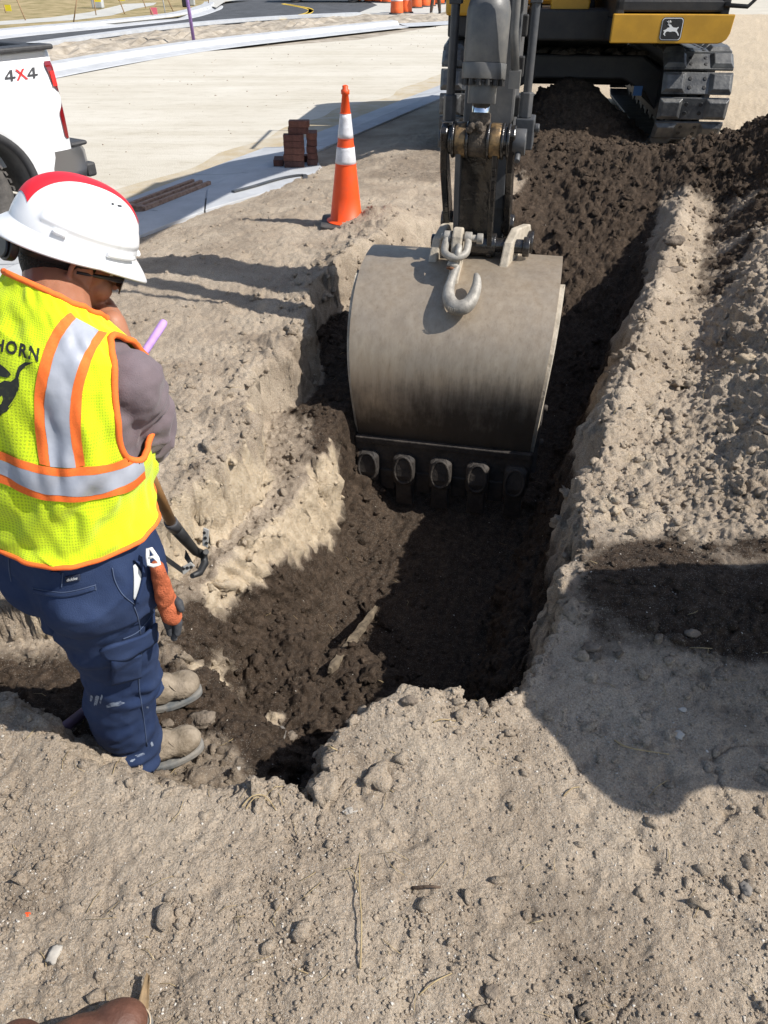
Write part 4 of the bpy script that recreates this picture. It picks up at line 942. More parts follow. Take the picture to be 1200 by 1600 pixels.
mb = MB(); mb.tube(hp, rad, 14); mb.build('hook', M_hook, hk)
mb = MB(); mb.mi = 0
for k in range(7):
    q = A(-.062 + .010 * k, -.421 + .001 * (k - 3) ** 2, .299 + .0006 * (k - 3) ** 2); mb.box(q, (.005, .004, .015 if k % 2 else .010))
mb.build('raised_letters', M_hook, hk)
# ------------------------------------------------------------------ cone, bricks, drain, barrels and other street things
M_org = mat('orange cone plastic', (0.85, 0.085, 0.012), .5, color2=(0.66, 0.085, 0.03), vscale=9, spec=.4, detail=9, lo=.5, hi=.75)
M_refl = mat('white cone sleeve', (0.74, 0.74, 0.77), .4, color2=(0.52, 0.51, 0.52), vscale=16, spec=.4)
M_rubber = mat('black rubber', (0.03, 0.03, 0.031), .75, color2=(0.09, 0.08, 0.07), vscale=9, bump=.3)
c0 = pix(541, 352, 0.0); c0.z = hgt(c0.x, c0.y) - .05
cn = empty('traffic_cone', c0); tag(cn, 'tall orange traffic cone with two white bands standing in loose soil by the trench', 'traffic cone')
tilt = Matrix.Translation(c0) @ Matrix.Rotation(R(1.2), 4, 'Y')
def crad(z): return .128 - .105 * (z / .90)
def cshell(z0, z1, off=0, n=40):
    zs = np.linspace(z0, z1, 6); return [(crad(z) + off, z) for z in zs]
mb = MB(); b_ = rsq(.19, .19, .05, 4); mb.prism(b_, c0 + Vector((0, 0, .02)), (1, 0, 0), (0, 1, 0), (0, 0, 1), .045)
mb.build('base', M_rubber, cn, bevel=.006)
mb = MB(); mb.lathe([(.15, .045), (.135, .055)] + cshell(.06, .90) + [(.030, .905), (.030, .93), (.020, .935), (.021, .955), (.012, .96), (.012, .5)], 48, tilt); mb.build('cone_body', M_org, cn)
for z0, z1 in ((.45, .57), (.62, .785)):
    mb = MB(); mb.lathe([(crad(z0) - .002, z0)] + cshell(z0, z1, .0025) + [(crad(z1) - .002, z1)], 48, tilt); mb.build('white_band', M_refl, cn)
mb = MB()
for z0 in (.452, .568, .622, .783): mb.lathe([(crad(z0) + .001, z0 - .003), (crad(z0) + .0045, z0), (crad(z0) + .001, z0 + .003)], 48, tilt)
mb.build('seam', M_org, cn)

# bricks: every paver its own thing
M_brick = [mat('red paver %d' % i, c, .9, var=.3, vscale=25, bump=.6, bscale=90) for i, c in enumerate([(.115, .046, .034), (.092, .038, .030), (.14, .058, .040), (.075, .036, .031)])]
bsrc = []
for m_ in M_brick:
    mb = MB(); mb.box((0, 0, .03), (.203, .102, .060)); o = mb.build('paver_brick', m_, bevel=.004, seg=2); bsrc.append(o)
    col.objects.unlink(o)
b0 = pix(461, 264, -.105)
rows_ = []
yaw = R(2)
def brick(dx, dy, lev, label, jx=0, rot=0):
    k = rng.integers(0, 4); o = bsrc[k].copy(); col.objects.link(o)
    o.location = (b0.x + dx + jx + rng.uniform(-.006, .006), b0.y + dy + rng.uniform(-.006, .006), -.0805 + lev * .0612); o.rotation_euler = (0, 0, yaw + rot + R(rng.uniform(-2.5, 2.5)))
    tag(o, label, 'brick', 'brick pavers stacked on the kerb'); rows_.append(o)
fr_lab = ['lowest brick of the front column of the paver pile', 'second lowest brick in the front column of the paver pile', 'middle brick of the front column of the paver pile', 'second highest brick in the front column under the crowning pair', 'darkest brick ending the front column, under the crowning pair']
re_lab = ['lowest brick of the rear right column of the pile', 'second lowest brick in the rear right column of the pile', 'middle brick of the rear right column of the pile', 'second highest brick in the rear right column of the pile', 'highest brick of the rear right column, beside the crowning pair']
for k in range(5): brick(0, 0, k, fr_lab[k])
brick(.06, .02, 5, 'lower of the two bricks crowning the paver pile', 0); brick(.065, .02, 6, 'topmost brick of the whole paver pile on the kerb')
for k in range(5): brick(.175, .13, k, re_lab[k], 0, R(90))
brick(-.17, .10, 0, 'single brick lying on the kerb left of the paver pile', 0, R(90))
brick(.10, .26, 0, 'low brick behind the paver pile at the road side', 0, R(10))

# drain grate in the kerb
M_iron = mat('rusty cast iron', (0.20, 0.12, 0.085), .85, color2=(0.36, 0.25, 0.19), vscale=22, bump=.6, bscale=60)
ga = pix(214, 333, -.15); gb = pix(314, 294, -.15); gl = (gb - ga).length; gd = (gb - ga).normalized(); gn = Vector((gd.y, -gd.x, 0))
gr = empty('drain_grate', ga.lerp(gb, .5)); tag(gr, 'rusty slotted iron drain grate set in the kerb behind the hard hat', 'drain grate')
def G(t, o_, z_): q = ga + gd * t + gn * o_; return Vector((q.x, q.y, z_))
mb = MB()
zg = -.103
for o_ in (-.095, 0, .095): mb.box(G(gl / 2, o_, zg), (gl + .04, .035, .05), Matrix.Rotation(math.atan2(gd.y, gd.x), 3, 'Z'))
mb.build('frame', M_iron, gr, bevel=.004)
nb = 11
mb = MB(); mb.box((0, 0, 0), (.062, .20, .048)); bar = mb.build('bar', M_iron, gr, bevel=.004)
for k in range(nb):
    o = bar if k == 0 else bar.copy()
    if k: col.objects.link(o); o.parent = gr
    o.location = G(gl * k / (nb - 1), 0, zg); o.rotation_euler = (0, 0, math.atan2(gd.y, gd.x))
mb = MB(); mb.box(G(gl / 2, 0, zg - .01), (gl, .18, .006), Matrix.Rotation(math.atan2(gd.y, gd.x), 3, 'Z')); mb.build('sump', M_blk, gr)
# flat strap lying on the kerb
mb = MB(); q = [pix(364, 300, -.075), pix(395, 292, -.075), pix(440, 279, -.075), pix(474, 274, -.075), pix(477, 281, -.075)]
q = smooth_line(q, 5)
for i in range(len(q) - 1):
    d = (q[i + 1] - q[i]).normalized(); n_ = Vector((d.y, -d.x, 0)) * .022
    mb.add([q[i] - n_, q[i] + n_, q[i + 1] + n_, q[i + 1] - n_] + [p + Vector((0, 0, .01)) for p in (q[i] - n_, q[i] + n_, q[i + 1] + n_, q[i + 1] - n_)], [(0, 1, 2, 3), (4, 5, 6, 7), (0, 1, 5, 4), (1, 2, 6, 5), (2, 3, 7, 6), (3, 0, 4, 7)], False)
tag(mb.build('steel_strap', M_grey), 'thin grey steel strap lying on the kerb below the brick pile', 'strap')

# orange barrels
M_bor = mat('barrel orange', (0.80, 0.13, 0.025), .5, var=.1, vscale=4)
M_bwh = mat('barrel white band', (0.70, 0.66, 0.62), .5, var=.1, vscale=4)
def make_barrel():
    rt = empty('traffic_barrel')
    mb = MB(); pr_ = [(0, .98), (.17, .98), (.19, .96)]; zz = [.94, .78, .76, .60, .58, .42, .40, .24, .22, .08]
    for i, z_ in enumerate(zz): pr_.append((.20 + .022 * (.95 - z_) / .9 + (.012 if i % 2 == 0 else 0) * 0 + (i // 2) * .006, z_))
    mb.lathe(pr_ + [(.24, .06)], 20); mb.build('drum', M_bor, rt)
    for z0, z1, r_ in ((.80, .92, .2085), (.44, .56, .226)):
        mb = MB(); mb.lathe([(r_, z1), (r_ + .004, z0)], 20); mb.build('white_band', M_bwh, rt)
    mb = MB(); mb.lathe([(.0, .065), (.29, .06), (.30, .03), (.28, 0)], 20); mb.build('base', M_rubber, rt)
    mb = MB(); mb.tube([(-.07, 0, .97), (-.06, 0, 1.04), (.06, 0, 1.04), (.07, 0, .97)], .015, 6); mb.build('handle', M_bor, rt)
    return rt
def copy_tree(o, parent=None):
    c = o.copy(); col.objects.link(c); c.parent = parent
    for ch in list(o.children): copy_tree(ch, c)
    return c
bar0 = make_barrel()
blab = ['nearest orange and white barrel, standing forward of the row beyond the kerb', 'orange barrel just right of and behind the nearest one', 'leftmost small orange barrel of the far row by the side road', 'second orange barrel from the left in the far row', 'third orange barrel from the left in the far row', 'fourth orange barrel from the left, close behind the nearest one',
        'orange barrel standing left of the walking legs', 'orange barrel right behind the walking legs', 'rightmost orange barrel beyond the kerb, right of the walking legs', 'orange barrel between the nearest one and the walking legs']
for i, (px, py) in enumerate([(620, 23), (634, 21), (556, 3), (577, 3.5), (592, 4), (605, 5), (663, 11), (671, 10), (686, 7), (650, 13)]):
    o = bar0 if i == 0 else copy_tree(bar0)
    o.location = pix(px, py, ZR); tag(o, blab[i], 'barrel', 'orange barrels beyond the kerb'); o.rotation_euler = (0, 0, i)

# purple marker pole, survey flags and stakes
M_purp = mat('purple paint', (0.36, 0.22, 0.50), .6, color2=(0.27, 0.15, 0.37), vscale=12)
M_wood = mat('stake wood', (0.30, 0.20, 0.11), .9, var=.25, vscale=20)
M_flag = mat('yellow flag', (0.75, 0.62, 0.03), .7); M_red = mat('red tape', (0.65, 0.05, 0.04), .6); M_pink = mat('pink tape', (0.8, 0.16, 0.2), .6)
q = pix(303, 63, ZR + .1)
mb = MB(); mb.cyl(q - Vector((0, 0, .15)), q + Vector((-.10, 0, 2.5)), .042, 10); tag(mb.build('marker_pole', M_purp), 'thin purple marker pole standing in the verge by the side road', 'pole')
def stake(px, py, h_, lean, m_, label, flag=None, cat='stake', name='survey_stake'):
    q = pix(px, py, ZR + .1); tpv = q + Vector((lean * h_, 0, h_)); rt = empty(name, q)
    mb = MB(); mb.cyl(q - Vector((0, 0, .1)), tpv, .022, 6); mb.build('shaft', m_, rt)
    if flag:
        mb = MB(); mb.box(tpv + Vector((.12, 0, -.10)), (.24, .012, .2)); mb.build('flag', flag, rt)
    tag(rt, label, cat, 'survey stakes and flags on the verge')
stake(9, 20, .25, 0, M_wood, 'small yellow flag on the dry grass at the left edge', M_flag, 'flag', 'survey_flag')
stake(150, 24, .6, .05, M_wood, 'small yellow flag beside the pavement left of the white utility box', M_flag, 'flag', 'survey_flag')
stake(41, 32, .7, -.25, M_wood, 'leaning bare stake on the dry grass above the truck bed')
stake(113, 35, .8, .45, M_wood, 'stake leaning right at the edge of the opposite kerb')
stake(196, 22, .6, -.3, M_wood, 'short stake leaning left near the pavement bend', M_flag)
stake(229, 13, .5, -.3, M_wood, 'dark stake leaning left beyond the pavement bend')
stake(259, 24, 1.9, -.05, M_wht, 'tall thin white stake left of the purple pole')
stake(273, 20, .9, -.4, M_wood, 'brown stake leaning left just left of the purple pole')
stake(243, 28, .3, -.5, M_wood, 'low stake with pink tape near the curved kerb', M_pink)
stake(325, 8, .5, .2, M_wood, 'brown stake at the kerb bend right of the purple pole')
# utility boxes
M_util = mat('utility cabinet', (0.42, 0.43, 0.42), .6, var=.1, vscale=3)
def cabinet(px, py, w_, h_, m_, name, label, cat):
    q = pix(px, py, ZR + .1); rt = empty(name, q); mb = MB(); mb.box(q + Vector((0, 0, h_ / 2)), (w_, w_ * .8, h_)); b = mb.build('body', m_, rt, bevel=.04)
    mb = MB(); mb.box(q + Vector((0, 0, h_ + .03)), (w_ + .06, w_ * .8 + .06, .06)); mb.build('lid', m_, rt, bevel=.02); tag(rt, label, cat)
cabinet(154, 13, .42, .75, M_util, 'utility_cabinet', 'pale grey utility cabinet on the far dry grass', 'cabinet')
cabinet(291, 11, .28, 1.3, M_blk, 'mailbox_post', 'dark square post beside the purple pole beyond the side road', 'post')
cabinet(301, 9, .22, 1.2, M_util, 'meter_post', 'pale square post just right of the dark one', 'post')
# a car passing at the top edge: body, wheels
q = pix(459, 4.5, ZR); rt = empty('parked_car', q); tag(rt, 'dark car on the side road showing only its wheels at the top edge', 'car')
mb = MB(); cp = [(-2.1, .32), (2.1, .32), (2.2, .7), (2.0, .85), (1.1, .95), (.55, 1.4), (-1.2, 1.42), (-1.9, .95), (-2.2, .9)]
mb.prism(cp, q + Vector((1.5, .85, 0)), (1, 0, 0), (0, 0, 1), (0, 1, 0), 1.7); mb.build('body', M_blk, rt, bevel=.08)
for dx in (.0, 2.7):
    for dy in (.03, 1.65):
        mb = MB(); mb.cyl(q + Vector((dx + .1, dy - .1, .33)), q + Vector((dx + .1, dy + .1, .33)), .33, 18); wl = mb.build('wheel', M_rubber, rt, bevel=.03)
        mb = MB(); mb.cyl(q + Vector((dx + .1, dy - .115, .33)), q + Vector((dx + .1, dy - .09, .33)), .21, 14); mb.build('rim', M_util, wl)
mb = MB(); mb.prism([(.45, .98), (.35, 1.34), (-1.1, 1.36), (-1.6, .98)], q + Vector((1.5, -.012, 0)), (1, 0, 0), (0, 0, 1), (0, 1, 0), .02); mb.build('window', M_glass, rt)
# ------------------------------------------------------------------ white pickup truck (only its rear corner is in the picture)
M_tw = mat('white truck paint', (0.78, 0.79, 0.80), .25, spec=.5, coat=.6)
M_tblk = mat('black truck plastic', (0.045, 0.045, 0.047), .6, var=.2, vscale=20)
M_tyre = mat('tyre rubber', (0.045, 0.043, 0.041), .85, color2=(0.12, 0.11, 0.10), vscale=8, bump=.3)
M_rim = mat('alloy rim', (0.55, 0.56, 0.57), .3, .8, color2=(0.35, 0.34, 0.33), vscale=10)
M_chr = mat('chrome bumper', (0.36, 0.365, 0.375), .32, .85)
M_tail = mat('red tail lamp', (0.20, 0.006, 0.010), .12, spec=.7, coat=1.0)
M_tail2 = mat('bright red lamp core', (0.75, 0.02, 0.02), .2, spec=.7)
M_liner = mat('wheel well liner', (0.09, 0.09, 0.09), .9, color2=(0.22, 0.21, 0.20), vscale=4)
tw = pix(-19, 413, -.21); TA = R(57)
tr_ = Vector((math.cos(TA), math.sin(TA), 0)); to_ = Vector((math.sin(TA), -math.cos(TA), 0))       # rearwards, outwards
TM = Matrix(((tr_.x, to_.x, 0, tw.x), (tr_.y, to_.y, 0, tw.y), (0, 0, 1, tw.z), (0, 0, 0, 1)))     # x rear, y out (0 at the side panel), z up
tk = empty('pickup_truck', tw); tag(tk, 'white pickup truck parked at the left edge with its tail lamp towards the road', 'truck')
def T(x, y, z): return TM @ Vector((x, y, z))
W = 2.0
# bedside with a wheel arch cut: outer skin as a grid of columns
def skin(yside, name):
    mb = MB(); rows = []
    xs = np.concatenate([np.linspace(-1.15, -.62, 6), np.linspace(-.58, .58, 30), np.linspace(.62, .93, 8)]); zt = 1.335
    def low(x):
        if abs(x) < .56: return .40 + .52 * math.sqrt(max(0, 1 - (abs(x) / .56) ** 2.6))
        return .46
    for x in xs:
        r_ = []
        for k in range(12):
            t = k / 11; z_ = low(x) + (zt - low(x)) * t
            bul = .0 + .03 * math.sin(min(1, max(0, (z_ - .4) / .95)) * math.pi) - .05 * max(0, z_ - 1.22) / .12 + (.045 * math.exp(-((math.hypot(x, z_ - .42) - .62) / .09) ** 2))
            r_.append(T(x, yside * 1.0 + (bul if yside == 0 else -bul), z_))
        rows.append(r_)
    mb.grid(rows); return mb.build(name, M_tw, body)
mb = MB()
mb.box((-.1, -W / 2, .62), (2.05, W - .5, .12), TM)                                   # bed floor
for y_ in (-.06, -W + .06): mb.box((-.1, y_, 1.12), (2.04, .07, .42), TM)
mb.box((.88, -W / 2, .98), (.06, W - .06, .70), TM)                                   # tailgate
mb.box((-1.1, -W / 2, .98), (.05, W - .06, .74), TM)
body = mb.build('bed', M_tw, tk, bevel=.01)
skin(0, 'bedside'); skin(-W, 'bedside')
# rounded rear corner of the bedside
mb = MB(); rows = []
for k in range(7):
    a = k / 6 * math.pi / 2
    rows.append([T(.93 + .05 * math.sin(a), -.055 + (.055 + .03 * math.sin((z_ - .46) / .9 * math.pi) - .05 * max(0, z_ - 1.22) / .12) * math.cos(a), z_) for z_ in np.linspace(.46, 1.335, 12)])
mb.grid(rows); mb.build('corner', M_tw, body)
mb = MB(); mb.box((-.08, -.05, 1.352), (2.12, .16, .035), TM); mb.box((-.08, -W + .05, 1.352), (2.12, .16, .035), TM); mb.box((.89, -W / 2, 1.352), (.10, W - .1, .035), TM); mb.build('rail_cap', M_tblk, body, bevel=.012)
mb = MB(); mb.box((-.15, -W / 2, 1.28), (1.9, W - .32, .05), TM)
for k in range(4): mb.box((-.9 + k * .5, -W / 2, 1.315), (.03, W - .3, .02), TM)
mb.build('bed_cover', M_tblk, body, bevel=.01)
# arch flare, liner
mb = MB()
pts = [T(.56 * math.cos(t), .035, .40 + .52 * abs(math.sin(t)) ** .77) for t in np.linspace(-.02, math.pi + .02, 30)]
mb.tube(pts, .034, 8); mb.build('arch_flare', M_tblk, body)
mb = MB(); rows = [[T(.55 * math.cos(t), y_, .38 + .51 * abs(math.sin(t)) ** .77) for y_ in (.01, -.34)] for t in np.linspace(0, math.pi, 24)]; mb.grid(rows)
mb.add([T(.55 * math.cos(t), -.34, .38 + .51 * abs(math.sin(t)) ** .77) for t in np.linspace(0, math.pi, 24)], [list(range(24))]); mb.build('wheel_liner', M_liner, body)
# tail lamp wraps the corner
mb = MB(); prof = [(.80, 1.24, .0), (.97, 1.24, 0)]
def lampstrip(x0f, x1, zs, off, name, m_, par):
    mb = MB(); rows = []
    for z_ in zs:
        x0 = x0f(z_); r_ = []
        for k in range(9):
            t = k / 8; x = x0 + (x1 - x0) * t; b_ = .03 * math.sin(min(1, (z_ - .46) / .9) * math.pi) - .05 * max(0, z_ - 1.22) / .12
            yv = b_ if x < .93 else b_ - (.055 + b_) * (1 - math.cos(min(1, (x - .93) / .05) * math.pi / 2))
            r_.append(T(min(x, .985), yv + off, z_))
        rows.append(r_)
    mb.grid(rows); return mb.build(name, m_, par)
lx = lambda z_: float(np.interp(z_, [.72, .76, .92, 1.00, 1.05, 1.11, 1.24, 1.262], [.93, .905, .90, .955, .95, .90, .88, .89]))
lamp = lampstrip(lx, .985, np.linspace(.74, 1.262, 26), .010, 'tail_lamp', M_tail, tk)
lampstrip(lambda z_: .90, .94, np.linspace(1.10, 1.20, 4), .014, 'lamp_core', M_tail2, lamp)
# bumper
mb = MB(); rows = []
bp2 = [(.70, .015), (.86, .03), (1.02, .02), (1.10, -.05), (1.13, -.16), (1.13, -W + .16), (1.10, -W + .05), (1.02, -W - .02), (.86, -W - .03), (.70, -W - .015)]
for x, y_ in bp2: rows.append([T(x, y_, .66), T(x + .025, y_ * 1.0, .62), T(x + .03, y_, .5), T(x, y_, .42), T(x - .06, y_ - .02, .42), T(x - .06, y_ - .02, .66), T(x, y_, .66)])
mb.grid(rows, True); bmp = mb.build('bumper', M_chr, tk)
for c_, d_ in (((1.06, -.16, .675), (.16, .30, .035)), ((1.06, -W + .16, .675), (.16, .30, .035)), ((1.13, -.12, .47), (.09, .22, .11))): mb = MB(); mb.box(c_, d_, TM); mb.build('step_pad', M_tblk, bmp, bevel=.02)
mb = MB(); mb.box((.60, -.05, .52), (.10, .09, .26), TM); mb.build('mud_flap', M_tblk, tk, bevel=.01)
# wheels
def wheel(x, y_, s):
    rt = MB(); C = T(x, y_, .405); N = (TM.to_3x3() @ Vector((0, s, 0))); U2 = Vector((0, 0, 1)); V2 = N.cross(U2)
    Mw = Matrix(((V2.x, U2.x, N.x, C.x), (V2.y, U2.y, N.y, C.y), (V2.z, U2.z, N.z, C.z), (0, 0, 0, 1)))
    rt.lathe([(.24, -.26), (.30, -.27), (.385, -.24), (.405, -.19), (.405, -.05), (.395, -.025), (.37, -.008), (.30, .0), (.258, -.012), (.25, -.03)], 44, Mw)
    for k in range(44):
        a = 2 * math.pi * k / 44; cz = Matrix.Rotation(a, 4, 'Z'); rt.box((.4045, 0, -.045), (.016, .03, .075), Mw @ cz); rt.box((.4055, 0, -.14), (.016, .03, .07), Mw @ cz @ Matrix.Rotation(.06, 4, 'Z'))
    t_ = rt.build('wheel', M_tyre, tk)
    rm = MB(); rm.lathe([(.25, -.03), (.245, -.012), (.236, -.02), (.23, -.16), (0, -.17)], 40, Mw)
    for k in range(6):
        a = 2 * math.pi * k / 6 + .2; cz = Matrix.Rotation(a, 4, 'Z')
        for da in (-.13, .13): rm.box((.13, 0, -.045), (.22, .038, .035), Mw @ cz @ Matrix.Rotation(da, 4, 'Z'))
    rm.lathe([(.085, -.07), (.08, -.015), (.05, -.005), (0, -.003)], 24, Mw); rm.build('rim', M_rim, t_, bevel=.004)
wheel(0, -.02, 1); wheel(0, -W + .02, -1); wheel(-3.7, -.02, 1); wheel(-3.7, -W + .02, -1)
# cab and front, outside the picture
mb = MB(); cp = [(-4.75, .45), (-4.2, .45), (-4.15, .85), (-3.3, .85), (-3.2, .40), (-1.17, .40), (-1.17, 1.36), (-1.35, 1.90), (-2.8, 1.92), (-3.45, 1.34), (-4.7, 1.18), (-4.8, .9)]
mb.prism(cp, T(0, -W / 2, 0), tr_, (0, 0, 1), to_, W - .08); cab_ = mb.build('cab', M_tw, tk, bevel=.05)
for y_ in (-.035, -W + .035):
    mb = MB(); mb.prism([(-1.4, 1.36), (-1.5, 1.82), (-2.2, 1.84), (-2.2, 1.36)], T(0, y_, 0), tr_, (0, 0, 1), to_, .02); mb.prism([(-2.28, 1.36), (-2.28, 1.84), (-2.78, 1.84), (-3.28, 1.36)], T(0, y_, 0), tr_, (0, 0, 1), to_, .02); mb.build('window', M_glass, cab_)
mb = MB(); mb.box((-4.82, -W / 2, .6), (.14, W, .26), TM); mb.build('front_bumper', M_chr, tk, bevel=.04)
# 4X4 lettering on the bedside
def sideprint(polys, m_, name, x0, z0, sx, sz):
    mb = MB()
    for pl in polys:
        vs = []
        for a, b in pl:
            x = x0 + a * sx; z_ = z0 + b * sz; b_ = .03 * math.sin(min(1, (z_ - .46) / .9) * math.pi) - .05 * max(0, z_ - 1.22) / .12
            vs.append(T(x, b_ + .0035, z_))
        mb.add(vs, [list(range(len(vs)))], False)
    return mb.build(name, m_, body)
M_dgrey = mat('dark print', (0.05, 0.05, 0.055), .5); M_redp = mat('red print', (0.62, 0.03, 0.03), .5)
four = lambda o_: [[(o_ + .50, 0), (o_ + .72, 0), (o_ + .98, 1), (o_ + .76, 1)], [(o_ + .02, .22), (o_ + 1.04, .22), (o_ + 1.08, .40), (o_ + .06, .40)], [(o_ + .06, .40), (o_ + .28, .40), (o_ + .92, 1), (o_ + .72, 1)]]
sideprint(four(0), M_dgrey, 'decal', .52, 1.165, .0876, .068); sideprint(four(2.15), M_dgrey, 'decal', .52, 1.165, .0876, .068)
sideprint([[(1.05, 0), (1.3, 0), (2.15, 1), (1.9, 1)], [(1.95, 0), (2.2, 0), (1.45, 1), (1.2, 1)]], M_redp, 'decal_letter', .52, 1.165, .0876, .068)
# ------------------------------------------------------------------ the worker
def fabric(name, color, var=.15, vscale=14, bump=.25, bscale=420, rough=.9, holes=False, color2=None, wr=0.0):
    m = mat(name, color, rough, var=var, vscale=vscale, bump=bump, bscale=bscale, spec=.15, color2=color2)
    b = m.node_tree.nodes['Principled BSDF']; b.inputs['Sheen Weight'].default_value = .15
    return m
def vest_material():
    m = fabric('lime mesh cloth', (0.62, 0.78, 0.015), var=.08)
    n = m.node_tree.nodes; l = m.node_tree.links; b = n['Principled BSDF']
    src = b.inputs['Base Color'].links[0].from_socket
    uv = n.new('ShaderNodeAttribute'); uv.attribute_name = 'cloth'; uv.attribute_type = 'GEOMETRY'
    v = n.new('ShaderNodeTexVoronoi'); v.voronoi_dimensions = '2D'; v.inputs['Scale'].default_value = 170; v.inputs['Randomness'].default_value = .12
    l.new(uv.outputs['Vector'], v.inputs['Vector'])
    lt = n.new('ShaderNodeMath'); lt.operation = 'LESS_THAN'; lt.inputs[1].default_value = .30; l.new(v.outputs['Distance'], lt.inputs[0])
    mx = n.new('ShaderNodeMix'); mx.data_type = 'RGBA'; mx.inputs[7].default_value = (.20, .24, .02, 1); l.new(src, mx.inputs[6])
    ml = n.new('ShaderNodeMath'); ml.operation = 'MULTIPLY'; ml.inputs[1].default_value = .45; l.new(lt.outputs[0], ml.inputs[0]); l.new(ml.outputs[0], mx.inputs[0])
    l.new(mx.outputs[2], b.inputs['Base Color']); return m
M_vest = vest_material()
M_tape = mat('orange vest tape', (0.86, 0.17, 0.035), .8, var=.1, vscale=300, spec=.2)
M_silver = mat('silver reflective tape', (0.33, 0.35, 0.40), .45, var=.10, vscale=12, bump=.15, bscale=25, spec=.4)
M_print = mat('black vest print', (0.018, 0.02, 0.016), .8, color2=(0.06, 0.07, 0.02), vscale=90, lo=.55, hi=.8)
M_shirt = fabric('mauve grey shirt', (0.150, 0.118, 0.128), var=.12)
M_navy = mat('navy work trousers', (0.016, 0.030, 0.078), .9, color2=(0.030, 0.048, 0.105), vscale=7, bump=.3, bscale=500, spec=.2, detail=8)
M_seam = mat('trouser stitching', (0.06, 0.085, 0.15), .9)
M_skin = mat('skin', (0.30, 0.125, 0.070), .5, color2=(0.36, 0.16, 0.095), vscale=14, bump=.12, bscale=300, spec=.4)
M_skin.node_tree.nodes['Principled BSDF'].inputs['Subsurface Weight'].default_value = .1
M_skin.node_tree.nodes['Principled BSDF'].inputs['Subsurface Radius'].default_value = (.01, .004, .002)
M_hair = mat('black hair', (0.010, 0.008, 0.007), .6, var=.4, vscale=120, bump=.8, bscale=200, spec=.3)
M_hat = mat('white hard hat shell', (0.60, 0.59, 0.57), .34, color2=(0.77, 0.78, 0.79), vscale=9, spec=.5, coat=.25, detail=9, lo=.26, hi=.46)
M_hatred = mat('red hat tape', (0.70, 0.022, 0.035), .45, var=.08, vscale=10, spec=.4)
M_blkp = mat('black plastic', (0.02, 0.02, 0.021), .4, spec=.5)
M_boot = mat('suede work boot', (0.15, 0.12, 0.085), .95, color2=(0.30, 0.25, 0.19), vscale=16, bump=.5, bscale=120, spec=.15, detail=8)
M_sole = mat('boot sole', (0.10, 0.11, 0.115), .85, color2=(0.24, 0.22, 0.19), vscale=14, bump=.3)
M_lens = mat('dark lens', (0.012, 0.012, 0.013), .06, spec=.8)
dg = bpy.context.evaluated_depsgraph_get
def capsule(mb, a, b, ra, rb, n=16):
    a = Vector(a); b = Vector(b); d = b - a; L_ = d.length or 1e-6; d = d / L_; pts = []; rs = []
    for t in np.linspace(-math.pi / 2 + .05, 0, 5): pts.append(a + d * (ra * math.sin(t))); rs.append(ra * math.cos(t))
    for k in range(1, 4): t = k / 4; pts.append(a.lerp(b, t)); rs.append(ra + (rb - ra) * t)
    for t in np.linspace(0, math.pi / 2 - .05, 5): pts.append(b + d * (rb * math.sin(t))); rs.append(rb * math.cos(t))
    mb.tube(pts, rs, n)
def ellip(mb, c, ax, n=20):
    """ax: three vectors with lengths"""
    c = Vector(c); X_, Y_, Z_ = (Vector(q) for q in ax); rows = []
    for i in range(n + 1):
        t = -math.pi / 2 + math.pi * i / n; t = max(-1.53, min(1.53, t))
        rows.append([c + X_ * (math.cos(t) * math.cos(2 * math.pi * j / n)) + Y_ * (math.cos(t) * math.sin(2 * math.pi * j / n)) + Z_ * math.sin(t) for j in range(n)])
    mb.grid(rows, True, True); mb.add(rows[0], [list(range(n))]); mb.add(rows[-1], [list(range(n))])
def remesh(mb, name, m, parent, voxel, smooth=6, fold=None, fac=.5):
    o = mb.build(name + '_src', m, None)
    r_ = o.modifiers.new('r', 'REMESH'); r_.mode = 'VOXEL'; r_.voxel_size = voxel; r_.use_smooth_shade = True
    if smooth: s_ = o.modifiers.new('s', 'SMOOTH'); s_.factor = fac; s_.iterations = smooth
    me = bpy.data.meshes.new_from_object(o.evaluated_get(dg())); old = o.data
    bpy.data.objects.remove(o); bpy.data.meshes.remove(old)
    me.name = name
    if fold is not None:
        n_ = len(me.vertices); co = np.empty(n_ * 3, np.float32); no = np.empty(n_ * 3, np.float32)
        me.vertices.foreach_get('co', co); me.vertices.foreach_get('normal', no); co = co.reshape(-1, 3).astype(float); no = no.reshape(-1, 3).astype(float)
        co += no * fold(co, no)[:, None]; me.vertices.foreach_set('co', co.astype(np.float32).ravel()); me.update()
    me.polygons.foreach_set('use_smooth', np.full(len(me.polygons), True))
    me.materials.clear(); me.materials.append(m)
    return setup(bpy.data.objects.new(name, me), parent)
def bvh_of(objs):
    vs = []; fs = []
    for o in objs:
        k = len(vs); vs += [tuple(v.co) for v in o.data.vertices]; fs += [[k + i for i in p.vertices] for p in o.data.polygons]
    return BVHTree.FromPolygons(vs, fs)
EYE = Vector((0, 0, CAM_H))
def cast(bvh, px, py, off):
    h = bvh.ray_cast(EYE, ray(px, py).normalized())
    if h[0] is None: return None
    n_ = h[1] if h[1].dot(ray(px, py)) < 0 else -h[1]
    return h[0] + n_ * off
def lerp_line(pts, n):
    q = smooth_line([Vector((*p_, 0)) for p_ in pts], 8); d = [0]
    for i in range(1, len(q)): d.append(d[-1] + (q[i] - q[i - 1]).length)
    xs = np.interp(np.linspace(0, d[-1], n), d, [v.x for v in q]); ys = np.interp(np.linspace(0, d[-1], n), d, [v.y for v in q]); return list(zip(xs, ys))
